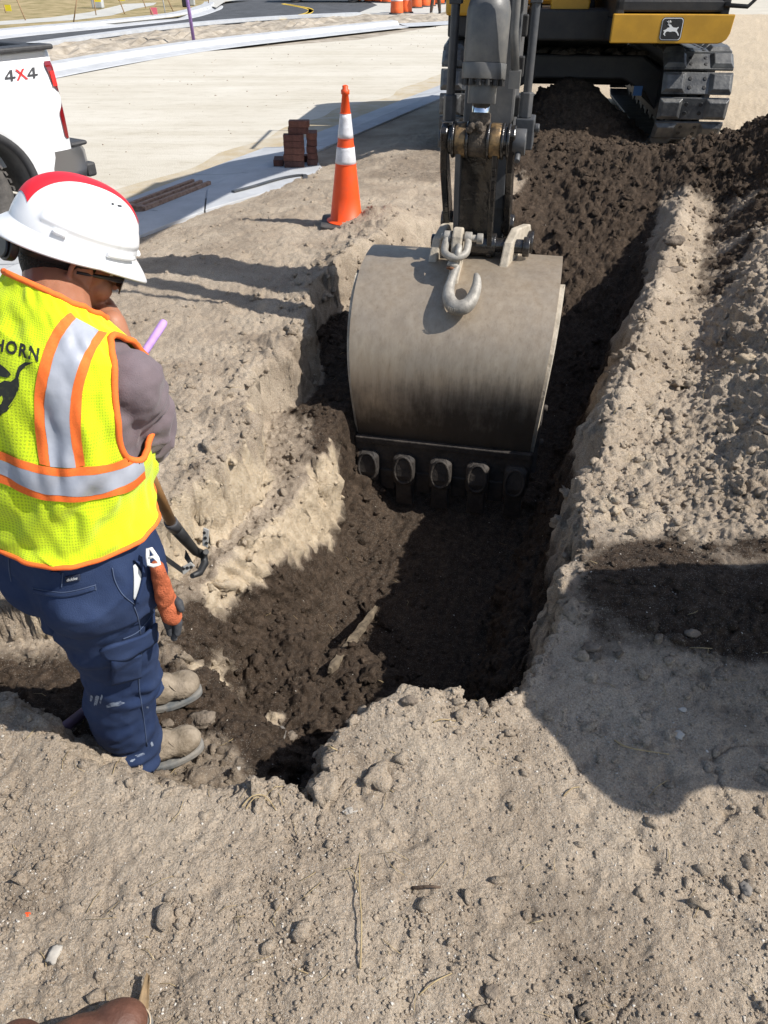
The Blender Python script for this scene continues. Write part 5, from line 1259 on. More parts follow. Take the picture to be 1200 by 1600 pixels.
def sew(bvh, e0, e1, off, n=60, k=6, mb=None):
    """a cloth strip sewn on a surface, given by its two edges"""
    A_ = lerp_line(e0, n); B_ = lerp_line(e1, n); mb = mb or MB(); rows = []
    for a, b in zip(A_, B_):
        r_ = [cast(bvh, a[0] + (b[0] - a[0]) * j / k, a[1] + (b[1] - a[1]) * j / k, off) for j in range(k + 1)]
        rows.append(r_)
    for i in range(n - 1):
        for j in range(k):
            q = [rows[i][j], rows[i][j + 1], rows[i + 1][j + 1], rows[i + 1][j]]
            if all(x is not None for x in q) and max((q[0] - q[2]).length, (q[1] - q[3]).length) < .09:
                mb.add(q, [(0, 1, 2, 3)], True)
    return mb
def weld(o):
    bm = bmesh.new(); bm.from_mesh(o.data); bmesh.ops.remove_doubles(bm, verts=bm.verts, dist=.0004); bmesh.ops.recalc_face_normals(bm, faces=bm.faces); bm.to_mesh(o.data); bm.free(); return o

wk = empty('person', (-.72, 1.45, -.3))
tag(wk, 'worker in white hard hat, lime vest and navy trousers looking down beside the pit', 'person')

# --- torso loft used by vest and shirt
tf = Vector((.35, .94, 0)).normalized(); trt = Vector((tf.y, -tf.x, 0))
TL = [  # z, centre x, centre y, lateral, front, back
    (.712, -.700, 1.365, .203, .17, .155), (.745, -.698, 1.365, .202, .17, .150), (.82, -.690, 1.368, .198, .165, .145), (.91, -.674, 1.375, .200, .16, .143),
    (.985, -.658, 1.388, .204, .15, .138), (1.045, -.648, 1.398, .196, .135, .128), (1.09, -.640, 1.408, .178, .115, .113), (1.122, -.634, 1.418, .146, .095, .095), (1.150, -.628, 1.428, .098, .080, .084), (1.165, -.624, 1.436, .076, .072, .076)]
TLn = np.array(TL)
def loft(u, v, off=0.0):
    """u: angle from the right-hand side towards the back (0 = right, .25 = back, .5 = left); v: 0 hem .. 1 neck"""
    k = np.linspace(0, 1, len(TL)); q = [np.interp(v, k, TLn[:, i]) for i in range(6)]
    a = 2 * math.pi * u; ca, sa = math.cos(a), math.sin(a)
    e = .86; cx_ = math.copysign(abs(ca) ** e, ca); sy_ = math.copysign(abs(sa) ** e, sa)
    b_ = q[5] if sa > 0 else q[4]
    p_ = Vector((q[1], q[2], q[0])) + trt * (cx_ * (q[3] + off)) - tf * (sy_ * (b_ + off))
    fo = (p_ - Vector((q[1], q[2], q[0]))).dot(tf); ro = (p_ - Vector((q[1], q[2], q[0]))).dot(trt)
    p_.z -= (.75 * fo + .28 * ro) * max(0, (v - .35) / .65) ** 1.5 - .012 * max(0, v - .8)
    return p_
NU, NV = 220, 150
us = np.linspace(0, 1, NU, endpoint=False); vs_ = np.linspace(0, 1, NV)
G = np.array([[loft(u, v) for u in us] for v in vs_])
N_ = np.cross(np.roll(G, -1, 1) - np.roll(G, 1, 1), np.gradient(G, axis=0)); N_ /= np.linalg.norm(N_, axis=-1, keepdims=True) + 1e-9
cen = G.mean(1, keepdims=True); N_ *= np.sign((N_ * (G - cen)).sum(-1, keepdims=True))
UU, VV = np.meshgrid(us, vs_)
cu = np.cos(2 * np.pi * UU) * .9; su = np.sin(2 * np.pi * UU) * .9
fold = .013 * vnoise3(cu * 1.6 + VV * 1.2, su * 1.6, VV * 5.5 - cu * 1.5, 4) * (1 - VV) ** .6
dg_ = cu * 2.2 - VV * 7.5 + .5 * vnoise3(cu * 2, su * 2, VV * 3, 8)
fold += .013 * np.sin(dg_ * 5.2 + 2.0 * vnoise3(cu * 2.5, su * 2.5, VV * 4, 9)) * np.exp(-((VV - .20) / .15) ** 2) * (.5 + .5 * vnoise3(cu * 3, su * 3, VV * 2, 10))
fold += .009 * vnoise3(cu * 5, su * 5, VV * 9 + cu * 6, 12) * np.exp(-((VV - .42) / .2) ** 2)
fold += .012 * np.exp(-((VV - 0) / .05) ** 2) * (.6 + .8 * np.sin(2 * np.pi * UU * 5 + 1.5))
fold += .012 * (1 - np.abs(vnoise3(cu * 2.2 + VV * 3, su * 2.2 - VV * 2, VV * 5 + cu, 21))) ** 6 * (1 - VV) * np.clip(.3 + vnoise3(cu * 2, su * 2, VV * 3, 22), 0, 1) * 1.3
fold += .004 * vnoise3(cu * 9, su * 9, VV * 12, 15)
G = G + N_ * fold[..., None]
G[..., 2] -= (.012 * np.clip(np.sin(2 * np.pi * UU), 0, 1) * (1 - VV) ** 4)
keep = np.ones((NV - 1, NU), bool)
um = (UU[:-1] + .5 / NU + .5) % 1 - .5; vm = VV[:-1] + .5 / NV
hole = ((um - (-.012)) / np.where(um > -.012, .076, .135)) ** 2 + np.where(vm > .50, np.abs((vm - .50) / .33), np.abs((vm - .50) / .20)) ** 2.2 < 1
hole2 = ((((um + .5) + .5) % 1 - .5 - .01) / .076) ** 2 + np.where(vm > .50, np.abs((vm - .50) / .33), np.abs((vm - .50) / .20)) ** 2.2 < 1
keep &= ~hole & ~hole2
front = (np.abs(((UU[:-1] + .5) % 1) - .25) < .006); keep &= ~front
ii = np.arange(NV * NU).reshape(NV, NU); Fv = np.stack([ii[:-1], np.roll(ii, -1, 1)[:-1], np.roll(ii, -1, 1)[1:], ii[1:]], -1)[keep]
vest = np_mesh('vest', G.reshape(-1, 3), Fv, M_vest, wk)
at = vest.data.attributes.new('cloth', 'FLOAT_VECTOR', 'POINT'); at.data.foreach_set('vector', np.stack([UU * 1.15, VV * .62, VV * 0], -1).astype(np.float32).ravel())
full = BVHTree.FromPolygons([tuple(q) for q in G.reshape(-1, 3)], [list(map(int, q)) for q in np.stack([ii[:-1], np.roll(ii, -1, 1)[:-1], np.roll(ii, -1, 1)[1:], ii[1:]], -1).reshape(-1, 4)])
vb = BVHTree.FromPolygons([tuple(q) for q in G.reshape(-1, 3)], [list(map(int, q)) for q in Fv])
VT = lambda pts: [(a / 3.403, 430 + b / 3.403) for a, b in pts]
o0 = VT([(372, 200), (300, 270), (230, 420), (190, 600), (185, 750), (200, 900), (215, 1003)]); o1 = VT([(402, 232), (350, 300), (290, 430), (250, 600), (237, 750), (255, 900), (268, 1018)])
s1 = VT([(520, 298), (470, 380), (420, 480), (385, 620), (372, 760), (385, 900), (402, 1022)]); o2 = VT([(572, 308), (520, 380), (470, 500), (440, 620), (432, 760), (440, 900), (456, 1012)])
bt = VT([(-300, 860), (0, 930), (130, 985), (270, 1020), (420, 1020), (580, 1000), (690, 950), (732, 905)]); b1 = VT([(-300, 905), (0, 975), (130, 1030), (270, 1060), (420, 1065), (580, 1040), (700, 1000), (745, 945)])
b2 = VT([(-300, 980), (0, 1050), (120, 1110), (250, 1160), (400, 1170), (560, 1150), (690, 1095), (760, 1035)]); b3 = VT([(-300, 1030), (0, 1100), (120, 1150), (250, 1195), (400, 1200), (560, 1180), (690, 1140), (765, 1075)])
for nm, e0, e1, m_, off in (('orange_tape', o0, o1, M_tape, .0022), ('orange_tape', s1, o2, M_tape, .0022), ('silver_tape', o1, s1, M_silver, .0030),
                            ('orange_tape', bt, b1, M_tape, .0042), ('orange_tape', b2, b3, M_tape, .0042), ('silver_tape', b1, b2, M_silver, .0050)):
    weld(sew(vb, e0, e1, off, 70, 8).build(nm, m_, vest))
# bound edges follow the vest's own borders
def border(path, r_, name, m_=M_tape):
    mb = MB(); mb.tube(path, r_, 8, closed=False); mb.v = mb.v; return mb.build(name, m_, vest)
def gpt(i, j): return Vector(G[int(i) % NV if i < NV else NV - 1, int(j) % NU])
mbt = MB(); mbt.tube([gpt(0, j) for j in range(0, NU, 2)], .0055, 8, closed=True); mbt.build('hem_trim', M_tape, vest)
mbt = MB(); mbt.tube([gpt(NV - 1, j) for j in range(0, NU, 3)], .006, 8, closed=True); mbt.build('neck_trim', M_tape, vest)
for side in (0, 1):
    pts = []
    for t in np.linspace(0, 2 * math.pi, 60)[:-1]:
        c_ = math.cos(t); s__ = math.sin(t); uo = (.076 if (c_ > 0 or side) else .135) * c_; vo = (.33 if s__ > 0 else .20) * math.copysign(abs(s__) ** (2 / 2.2), s__)
        uu_ = (-.012 + uo) if side == 0 else (.5 + .01 + uo); vv_ = .50 + vo; fi = vv_ * (NV - 1); fj = (uu_ % 1) * NU
        i0 = int(min(fi, NV - 2)); j0 = int(fj) % NU; a = fi - i0; b = fj - int(fj)
        q = (G[i0, j0] * (1 - b) + G[i0, (j0 + 1) % NU] * b) * (1 - a) + (G[i0 + 1, j0] * (1 - b) + G[i0 + 1, (j0 + 1) % NU] * b) * a; pts.append(Vector(q))
    mbt = MB(); mbt.tube(pts, .0068, 8, closed=True); mbt.build('armhole_trim', M_tape, vest)
# print on the back: HORN over a long-horned head
cu_ = bpy.data.curves.new('t', 'FONT'); cu_.body = 'HORN'; cu_.size = 1; cu_.space_character = 1.22; cu_.offset = .035; tobj = bpy.data.objects.new('t', cu_); col.objects.link(tobj)
tme = bpy.data.meshes.new_from_object(tobj.evaluated_get(dg())); bpy.data.objects.remove(tobj)
bm = bmesh.new(); bm.from_mesh(tme); bmesh.ops.triangulate(bm, faces=bm.faces)
xs = [v.co.x for v in bm.verts]; xm = max(xs)
bad = []
for v in bm.verts:
    t = v.co.x / xm; hh = v.co.y / .72; px_ = -9 + 69 * t + 2.5 * hh; py_ = 547 + 11 * t + 7 * t * t - hh * (18.5 + 1.5 * t)
    q = cast(vb, px_, py_, .0016)
    if q is None: bad.append(v)
    else: v.co = q
bmesh.ops.delete(bm, geom=bad, context='VERTS'); bm.to_mesh(tme); bm.free(); tme.name = 'lettering'; tme.materials.append(M_print); setup(bpy.data.objects.new('lettering', tme), vest)
def print_poly(polys, name, m_, bvh, off, parent, sub=3):
    bm = bmesh.new()
    for pl in polys:
        f = bm.faces.new([bm.verts.new((a, b, 0)) for a, b in pl])
    bmesh.ops.triangulate(bm, faces=bm.faces); bmesh.ops.subdivide_edges(bm, edges=bm.edges, cuts=sub, use_grid_fill=True); bad = []
    for v in bm.verts:
        q = cast(bvh, v.co.x, v.co.y, off)
        if q is None: bad.append(v)
        else: v.co = q
    bmesh.ops.delete(bm, geom=bad, context='VERTS'); me = bpy.data.meshes.new(name); bmesh.ops.triangulate(bm, faces=bm.faces); bm.to_mesh(me); bm.free(); me.materials.append(m_); return setup(bpy.data.objects.new(name, me), parent)
print_poly([VT([(182, 463), (135, 464), (104, 484), (92, 515), (84, 548), (60, 566), (28, 560), (4, 572), (-40, 580), (-60, 620), (-60, 700), (-20, 770), (2, 752), (14, 735), (40, 722), (72, 680), (92, 640), (100, 612), (106, 585), (102, 545), (112, 512), (140, 484)]),
            VT([(-60, 455), (0, 470), (30, 492), (58, 520), (60, 532), (40, 546), (10, 540), (-20, 530), (-60, 520)])], 'printed_bull_head', M_print, vb, .0016, vest)
print_poly([VT([(96, 618), (88, 642), (70, 670), (48, 700), (52, 702), (76, 676), (94, 645), (101, 620)]), VT([(2, 650), (16, 640), (20, 660), (10, 685), (0, 690), (12, 668), (12, 654)])], 'print_highlight', M_vest, vb, .0026, vest, 2)

# --- shirt: torso under the vest plus the right sleeve and left sleeve
shR = Vector((-.497, 1.36, 1.025)); elR = Vector((-.528, 1.468, .852)); haR = P(176, 506, 1.60)
shL = Vector((-.80, 1.47, 1.06)); elL = Vector((-.74, 1.66, .86)); haL = Vector((-.655, 1.57, .90))
mb = MB(); rows = [[loft(u, v, -.022) for u in np.linspace(0, 1, 40, endpoint=False)] for v in np.linspace(-.02, .985, 40)]
mb.grid(rows, True, True); mb.add(rows[0], [list(range(40))]); mb.add(rows[-1], [list(range(40))])
capsule(mb, shR + Vector((-.03, .01, -.01)), shR, .058, .064); capsule(mb, shR, elR, .068, .068); capsule(mb, elR, elR.lerp(haR, .42), .067, .060)
capsule(mb, shL, elL, .074, .066); capsule(mb, elL, elL.lerp(haL, .2), .064, .06)
def shirt_fold(co, no):
    d = np.linalg.norm(co - np.array(elR), axis=1); f = np.exp(-((d - .09) / .09) ** 2)
    t = (co - np.array(shR)) @ np.array((elR - shR).normalized())
    w = .0085 * np.sin(t * 105 + 4.5 * vnoise3(co[:, 0] * 13, co[:, 1] * 13, co[:, 2] * 13, 5)) * f * (.35 + .65 * np.clip(vnoise3(co[:, 0] * 9, co[:, 1] * 9, co[:, 2] * 9, 6) + .4, 0, 1))
    return w + .008 * (1 - np.abs(vnoise3(co[:, 0] * 10 + co[:, 2] * 8, co[:, 1] * 10, co[:, 2] * 12, 17))) ** 6 * np.exp(-((d - .10) / .12) ** 2) + .005 * vnoise3(co[:, 0] * 16, co[:, 1] * 16, co[:, 2] * 28, 7) + .002 * vnoise3(co[:, 0] * 45, co[:, 1] * 45, co[:, 2] * 60, 9)
shirt = remesh(mb, 'shirt', M_shirt, wk, .006, 8, shirt_fold)
mb = MB(); cdir_ = (haR - elR).normalized(); c_ = elR.lerp(haR, .46); o1_ = cdir_.orthogonal().normalized(); o2_ = cdir_.cross(o1_)
mb.tube([c_ + cdir_ * .018 + (o1_ * math.cos(t) + o2_ * math.sin(t)) * .064 for t in np.linspace(0, 2 * math.pi, 32)[:-1]], .004, 6, closed=True); mb.build('sleeve_hem', M_shirt, shirt)

# --- head frame
HC = P(120, 371, 1.545); yw, pt, rl = R(43), R(27), R(9)
hf = Vector((math.cos(yw) * math.cos(pt), math.sin(yw) * math.cos(pt), -math.sin(pt))); hr = Vector((math.sin(yw), -math.cos(yw), 0)); hu = hr.cross(hf)
hr, hu = (hr * math.cos(rl) - hu * math.sin(rl)), (hu * math.cos(rl) + hr * math.sin(rl)); hf, hr, hu = hf * .94, hr * .94, hu * .94
HM = Matrix(((hf.x, hr.x, hu.x, HC.x), (hf.y, hr.y, hu.y, HC.y), (hf.z, hr.z, hu.z, HC.z), (0, 0, 0, 1)))     # x front, y right, z up; origin in the brim plane
def Hd(x, y, z): return HM @ Vector((x, y, z))
NB = Vector((-.632, 1.425, 1.105))
mb = MB()
ellip(mb, Hd(-.005, 0, -.030), (hf * .098, hr * .076, hu * .105)); ellip(mb, Hd(.030, 0, -.095), (hf * .070, hr * .062, hu * .062))
ellip(mb, Hd(.062, 0, -.135), (hf * .030, hr * .032, hu * .024))                                            # chin
for sy in (-1, 1):
    ellip(mb, Hd(.058, sy * .038, -.085), (hf * .032, hr * .030, hu * .030)); capsule(mb, Hd(-.012, sy * .060, -.092), Hd(.055, sy * .028, -.140), .020, .016)   # cheek, jaw
    ellip(mb, Hd(.082, sy * .032, -.028), (hf * .016, hr * .024, hu * .010))                                  # brow
    pts = [Hd(-.012 + .026 * math.cos(t) - .006 * math.sin(t), sy * (.080 + .010 * (1 - math.cos(t)) * .6), -.055 + .033 * math.sin(t)) for t in np.linspace(-1.2, 3.6, 14)]
    mb.tube(pts, .0058, 8); ellip(mb, Hd(-.010, sy * .078, -.060), (hf * .020, hr * .006, hu * .026)); ellip(mb, Hd(-.006, sy * .080, -.090), (hf * .009, hr * .006, hu * .011))
    ellip(mb, Hd(.004, sy * .080, -.062), (hf * .006, hr * .007, hu * .009))
capsule(mb, Hd(.092, 0, -.040), Hd(.112, 0, -.078), .009, .014); ellip(mb, Hd(.100, 0, -.082), (hf * .018, hr * .018, hu * .010))     # nose
for dz in (-.106, -.116): ellip(mb, Hd(.092, 0, dz), (hf * .012, hr * .024, hu * .006))                       # lips
capsule(mb, Hd(-.025, 0, -.085), NB, .060, .066); capsule(mb, NB, NB + Vector((-.01, -.02, -.12)), .066, .09)
capsule(mb, NB + Vector((-.02, -.02, -.08)), shR + Vector((-.05, .02, -.02)), .055, .05); capsule(mb, shR + Vector((-.05, .02, -.02)), shR, .05, .052); capsule(mb, shR, elR, .052, .042); capsule(mb, elR, haR, .040, .028)
capsule(mb, NB + Vector((-.02, -.02, -.08)), shL, .055, .052); capsule(mb, shL, elL, .052, .042); capsule(mb, elL, haL, .040, .028)
capsule(mb, NB + Vector((-.02, -.03, -.1)), Vector((-.69, 1.37, .62)), .09, .11)
def hand(mb, w_, d, n, curl, s=1):
    """wrist, direction of the knuckles, back-of-hand normal"""
    d = d.normalized(); n = (n - d * n.dot(d)).normalized(); a = d.cross(n)
    capsule(mb, w_, w_ + d * .03, .026, .028)
    for k in range(4):
        b0_ = w_ + d * .020 + a * (.012 * (k - 1.5)); b1_ = w_ + d * (.082 - .004 * abs(k - 1.3)) + a * (.0195 * (k - 1.5)); capsule(mb, b0_, b1_, .014, .0115, 10)
        L_ = (.040, .046, .043, .034)[k]; q = b1_; ang = 0; dd = d
        for j, f_ in enumerate((1, .68, .5)):
            ang += curl; dd = d * math.cos(ang) - n * math.sin(ang); q2 = q + dd * L_ * f_; capsule(mb, q, q2, .0098 - .001 * j, .0090 - .001 * j, 10); q = q2
    t0 = w_ + d * .025 - a * s * .022; t1 = t0 + d * .035 - a * s * .026 - n * .012; t2 = t1 + d * .028 - a * s * .002 - n * .016
    capsule(mb, t0, t1, .014, .0115, 10); capsule(mb, t1, t2, .0112, .0095, 10)
hand(mb, haR, (Hd(.085, 0, -.15) - haR) + Vector((0, 0, .01)), Vector((.5, -.75, .3)), 1.05)
hand(mb, haL, Vector((.8, -.5, -.1)), Vector((.2, .5, .8)), .9, -1)
body_ = remesh(mb, 'body', M_skin, wk, .0036, 3)
for sy in (-1, 1):
    mb = MB(); ellip(mb, Hd(.074, sy * .031, -.048), (hf * .012, hr * .012, hu * .012), 12); mb.build('eye', M_white, body_)
# hair: a cap of hair behind the ears down to the nape
mb = MB(); rows = []
for i in range(26):
    t = i / 25; zz_ = .05 - .175 * t; r_ = []
    for j in range(49):
        a_ = -2.35 + 4.7 * j / 48                                             # around the back, 0 = rear
        k_ = math.sqrt(max(0.02, 1 - ((zz_ + .03) / .118) ** 2)); lowz = -.125 + .085 * S(np.array((abs(a_) - .85) / .55)) + .05 * S(np.array((abs(a_) - 1.72) / .25))
        zq = max(zz_, float(lowz) + .006 * math.sin(j * 3.1)); k_ = math.sqrt(max(0.02, 1 - ((zq + .03) / .118) ** 2)); 
        taper_ = 1.0
        r_.append(Hd(-.005 - math.cos(a_) * .1045 * k_, math.sin(a_) * .0815 * k_, zq))
    rows.append(r_)
mb.grid(rows); hair = mb.build('hair', M_hair, wk)
md = hair.modifiers.new('solid', 'SOLIDIFY'); md.thickness = .006; md.offset = -1
# sunglasses
gl_ = MB()
for sy in (-1, 1):
    gl_.tube([Hd(-.02, sy * .083, -.050), Hd(.05, sy * .080, -.046), Hd(.085, sy * .070, -.046)], [.003, .0045, .0065], 8)
gl_.tube([Hd(.086, -.070, -.040), Hd(.108, -.03, -.038), Hd(.110, 0, -.036), Hd(.108, .03, -.038), Hd(.086, .070, -.040)], .0045, 8)
gls = gl_.build('sunglasses', M_blkp, wk)
for sy in (-1, 1):
    rows = [[Hd(.088 + .022 * math.sin(t * math.pi * .5) , sy * (.072 - .062 * t), z_) for t in np.linspace(0, 1, 8)] for z_ in (-.040, -.052, -.066, -.076)]
    mb = MB(); mb.grid(rows); l_ = mb.build('lens', M_lens, gls); md = l_.modifiers.new('s', 'SOLIDIFY'); md.thickness = .003

# --- hard hat
def dome(th, ph, off=0):
    """ph: 0 at the rim .. 1 at the crown"""
    c_, s__ = math.cos(th), math.sin(th); ax_ = .128 if c_ > 0 else .138; ay_ = .112
    k_ = math.cos(ph * math.pi / 2) ** .80; z_ = .117 * math.sin(ph * math.pi / 2) ** .95
    x = ax_ * c_ * k_; y_ = ay_ * s__ * k_
    ridge = .007 * math.exp(-(y_ / .030) ** 4) * S(np.array((ph - .12) / .3))
    side = .0045 * S(np.array((abs(s__) - .52) / .08)) * S(np.array((ph - .13) / .04)) * (1 - S(np.array((ph - .60) / .06)))
    n_ = Vector((x / ax_ ** 2, y_ / ay_ ** 2, z_ / .12 ** 2 + 1e-4)).normalized(); q = Vector((x, y_, z_)) + n_ * (float(ridge) + float(side) + off)
    return Hd(q.x, q.y, q.z)
mb = MB(); nt_ = 128
rows = [[dome(2 * math.pi * j / nt_, i / 44 * .985) for j in range(nt_)] for i in range(45)]
mb.grid(rows, True, True); mb.add(rows[-1], [list(range(nt_))], True); mb.build('shell', M_hat, None)
hat = bpy.data.objects['shell']; hat.name = 'hard_hat'; hat.data.name = 'hard_hat'; hat.parent = wk; hat.matrix_parent_inverse = Matrix.Translation(-wk.location)
mb = MB(); rows = []
for k, (ro, z_) in enumerate(((0, .004), (.10, .0), (.35, -.004), (.7, -.011), (1, -.020), (1.03, -.023), (1, -.026), (.7, -.017), (.3, -.010), (-.05, -.006))):
    r_ = []
    for j in range(nt_):
        a_ = 2 * math.pi * j / nt_; c_, s__ = math.cos(a_), math.sin(a_); wb = .020 + .022 * max(0, c_) ** 3 + .006 * max(0, -c_) ** 2
        ax_ = (.128 if c_ > 0 else .138) + wb * ro; ay_ = .112 + wb * ro; dz = -.010 * abs(c_) * ro + .006 * abs(s__) * ro
        r_.append(Hd(ax_ * c_, ay_ * s__, z_ + dz - .012 * max(0, c_) ** 4 * max(0, ro)))
    rows.append(r_)
mb.grid(rows, True, True); mb.build('brim', M_hat, hat)
ribs = [[dome(a_ + d, .055, .004) for d in np.linspace(-.32, .32, 9)] for a_ in (1.15, -1.15)] + [[dome(a_ + d, .10, .002) for d in np.linspace(-.1, .1, 5)] for a_ in (2.2, -2.2)] + [[dome(d, .06, .003) for d in np.linspace(-.35, .35, 11)]]
for q in ribs: mb = MB(); mb.tube(q, .0050, 8); mb.build('moulded_rib', M_hat, hat)
mb = MB()
for a_ in (1.02, 1.10, 1.32): mb.tube([dome(a_ + d, .655 + .004 * (a_ > 1.2), .0025) for d in np.linspace(-.035, .035, 4)], .0016, 5)
mb.build('scuff_mark', M_blk, hat)
def stripe(y0, y1, off, name, m_):
    """tape along the crown, front to back"""
    mb = MB(); rows = []
    for x in np.linspace(-.126, .104, 60):
        r_ = []
        for y_ in np.linspace(y0, y1, 8):
            ax_ = .128 if x > 0 else .138; k_ = min(.9999, math.hypot(x / ax_, y_ / .112)); th = math.atan2(y_ / .112, x / ax_); ph = math.acos(k_ ** (1 / .8)) * 2 / math.pi; r_.append(dome(th, ph, off))
        rows.append(r_)
    mb.grid(rows); return mb.build(name, m_, hat)
stripe(-.027, .027, .0012, 'red_tape', M_hatred)
mb = MB(); mb.cyl(Hd(-.128, .012, -.048), Hd(-.146, .014, -.050), .031, 24); mb.cyl(Hd(-.146, .014, -.050), Hd(-.152, .0145, -.0505), .026, 24); mb.build('ratchet_knob', M_blkp, hat, bevel=.003)
mb = MB(); rows = []
for j in range(40):
    a_ = -2.2 + 4.4 * j / 39; rows.append([Hd(-math.cos(a_) * .115, math.sin(a_) * .087, -.020 - .020 * math.cos(a_) + z_) for z_ in (.012, -.016)])
mb.grid(rows); b__ = mb.build('headband', M_blkp, hat); md = b__.modifiers.new('s', 'SOLIDIFY'); md.thickness = .003

# --- trousers
hpR = P(152, 915, 1.745); hpL = P(98, 872, 1.85); knR = P(188, 1050, 2.03); anR = Vector((-.735, 1.425, -.185))
knL = P(192, 1035, 2.18); anL = Vector((-.795, 1.66, -.19))
mb = MB()
rows = []
pf = Vector((.5, .87, 0)).normalized(); prt = Vector((pf.y, -pf.x, 0)); pc_ = Vector((-.69, 1.362, 0))
for z_, a_, b_ in ((.49, .180, .130), (.55, .192, .150), (.62, .192, .148), (.69, .186, .140), (.73, .182, .136)):
    rows.append([pc_ + Vector((0, 0, z_)) + prt * (a_ * math.copysign(abs(math.cos(t)) ** .85, math.cos(t))) + pf * (b_ * math.copysign(abs(math.sin(t)) ** .85, math.sin(t))) for t in np.linspace(0, 2 * math.pi, 36, endpoint=False)])
mb.grid(rows, True, True); mb.add(rows[0], [list(range(36))]); mb.add(rows[-1], [list(range(36))])
capsule(mb, hpR, knR, .112, .098); capsule(mb, knR, anR + Vector((0, 0, .06)), .098, .086); capsule(mb, anR + Vector((0, 0, .06)), anR + Vector((0, .0, -.02)), .088, .080)
capsule(mb, hpL, knL, .112, .096); capsule(mb, knL, anL + Vector((0, 0, .05)), .096, .084); capsule(mb, anL + Vector((0, 0, .05)), anL, .086, .082)
for sx in (-1, 1): ellip(mb, pc_ + Vector((0, 0, .555)) - pf * .07 + prt * sx * .07, (prt * .10, pf * .09, Vector((0, 0, .10))))
def trouser_fold(co, no):
    x, y_, z_ = co.T; n1 = vnoise3(x * 5, y_ * 5, z_ * 5, 31); n2 = vnoise3(x * 11, y_ * 11, z_ * 14, 32)
    ank = np.exp(-((z_ + .16) / .13) ** 2); kn = np.exp(-((z_ - .12) / .14) ** 2); hip = np.exp(-((z_ - .42) / .10) ** 2)
    w = .011 * np.sin(z_ * 88 + 14 * x + 4.5 * n1) * ank * np.clip(.5 + n2, 0, 1) + .009 * np.sin(z_ * 46 + 24 * x + 20 * y_ + 5 * n1) * kn * np.clip(.35 + n2, 0, 1)
    w += .008 * np.sin(z_ * 38 - 28 * x + 4 * n1) * hip * np.clip(.3 + n2, 0, 1)
    rdg = (1 - np.abs(vnoise3(x * 7 + z_ * 5, y_ * 7, z_ * 9 - x * 4, 41))) ** 7
    return w + .009 * rdg * np.clip(.4 + n1, 0, 1) + .010 * n1 + .0045 * n2 + .0015 * vnoise3(x * 40, y_ * 40, z_ * 40, 33)
trs = remesh(mb, 'trousers', M_navy, wk, .0075, 8, trouser_fold)
tb = bvh_of([trs])
ZT = lambda pts: [(a / 3.3333, 830 + b / 3.3333) for a, b in pts]
def stitch(pts, off=.0012, r_=.0009, n=40):
    q = [cast(tb, a, b, off) for a, b in lerp_line(ZT(pts), n)]; return [p_ for p_ in q if p_ is not None]
mb = MB()
for ln in ([(175, 295), (330, 318), (495, 280)], [(178, 318), (332, 342), (497, 300)], [(172, 290), (180, 322)], [(495, 276), (500, 306)], [(585, 190), (600, 260), (640, 330), (700, 380)], [(697, 390), (722, 470), (735, 620), (722, 780), (748, 980), (765, 1120)],
           [(640, 560), (720, 520), (800, 420)], [(330, 215), (322, 290)], [(45, 120), (50, 200), (60, 260)]):
    q = stitch(ln)
    if len(q) > 3: mb.tube(q, .0013, 5)
mb.build('stitching', M_seam, trs)
# hip pocket welt, side pocket opening, cargo pocket with its flap, waist label
def slab(edge0, edge1, off, th, name, m_, par=trs, n=14, k=8):
    A_ = lerp_line(ZT(edge0), n); B_ = lerp_line(ZT(edge1), n); rt, rb = [], []
    for a, b in zip(A_, B_):
        r1 = [cast(tb, a[0] + (b[0] - a[0]) * j / k, a[1] + (b[1] - a[1]) * j / k, off) for j in range(k + 1)]
        if any(q is None for q in r1): continue
        rt.append(r1)
    mb = MB(); mb.grid(rt); o = mb.build(name, m_, par); md = o.modifiers.new('s', 'SOLIDIFY'); md.thickness = th; md.offset = 0; return o
slab([(180, 298), (330, 322), (492, 284)], [(182, 314), (332, 338), (494, 298)], .003, .005, 'hip_pocket_welt', M_navy)
slab([(578, 648), (580, 700), (582, 770)], [(712, 620), (715, 690), (716, 740)], .010, .016, 'cargo_pocket', M_navy)
slab([(520, 590), (585, 560), (720, 520), (782, 470)], [(552, 634), (632, 652), (700, 612), (782, 566)], .016, .007, 'pocket_flap', M_navy)
M_pock = mat('pocket lining', (0.52, 0.54, 0.54), .9)
slab([(690, 180), (694, 240), (692, 350)], [(700, 170), (735, 240), (698, 355)], .002, .002, 'pocket_lining', M_pock)
slab([(702, 150), (745, 190), (742, 260), (706, 372)], [(690, 150), (728, 195), (726, 262), (696, 366)], .006, .008, 'pocket_edge', M_navy)
slab([(272, 205), (272, 219)], [(318, 207), (318, 221)], .004, .004, 'belt_loop', M_navy)
lbl = slab([(344, 234), (346, 264)], [(418, 220), (420, 252)], .003, .003, 'waist_label', mat('label navy', (0.012, 0.018, 0.04), .8))
cu_ = bpy.data.curves.new('t', 'FONT'); cu_.body = 'dickies'; cu_.size = 1; tobj = bpy.data.objects.new('t', cu_); col.objects.link(tobj)
tme = bpy.data.meshes.new_from_object(tobj.evaluated_get(dg())); bpy.data.objects.remove(tobj); xm = max(v.co.x for v in tme.vertices)
for v in tme.vertices:
    t = v.co.x / xm; q = cast(tb, (354 + 54 * t) / 3.3333, 830 + (254 - 9 * t - 15 * v.co.y / .7) / 3.3333, .0062)
    if q is not None: v.co = q
tme.name = 'label_lettering'; tme.materials.append(M_white); setup(bpy.data.objects.new('label_lettering', tme), lbl)
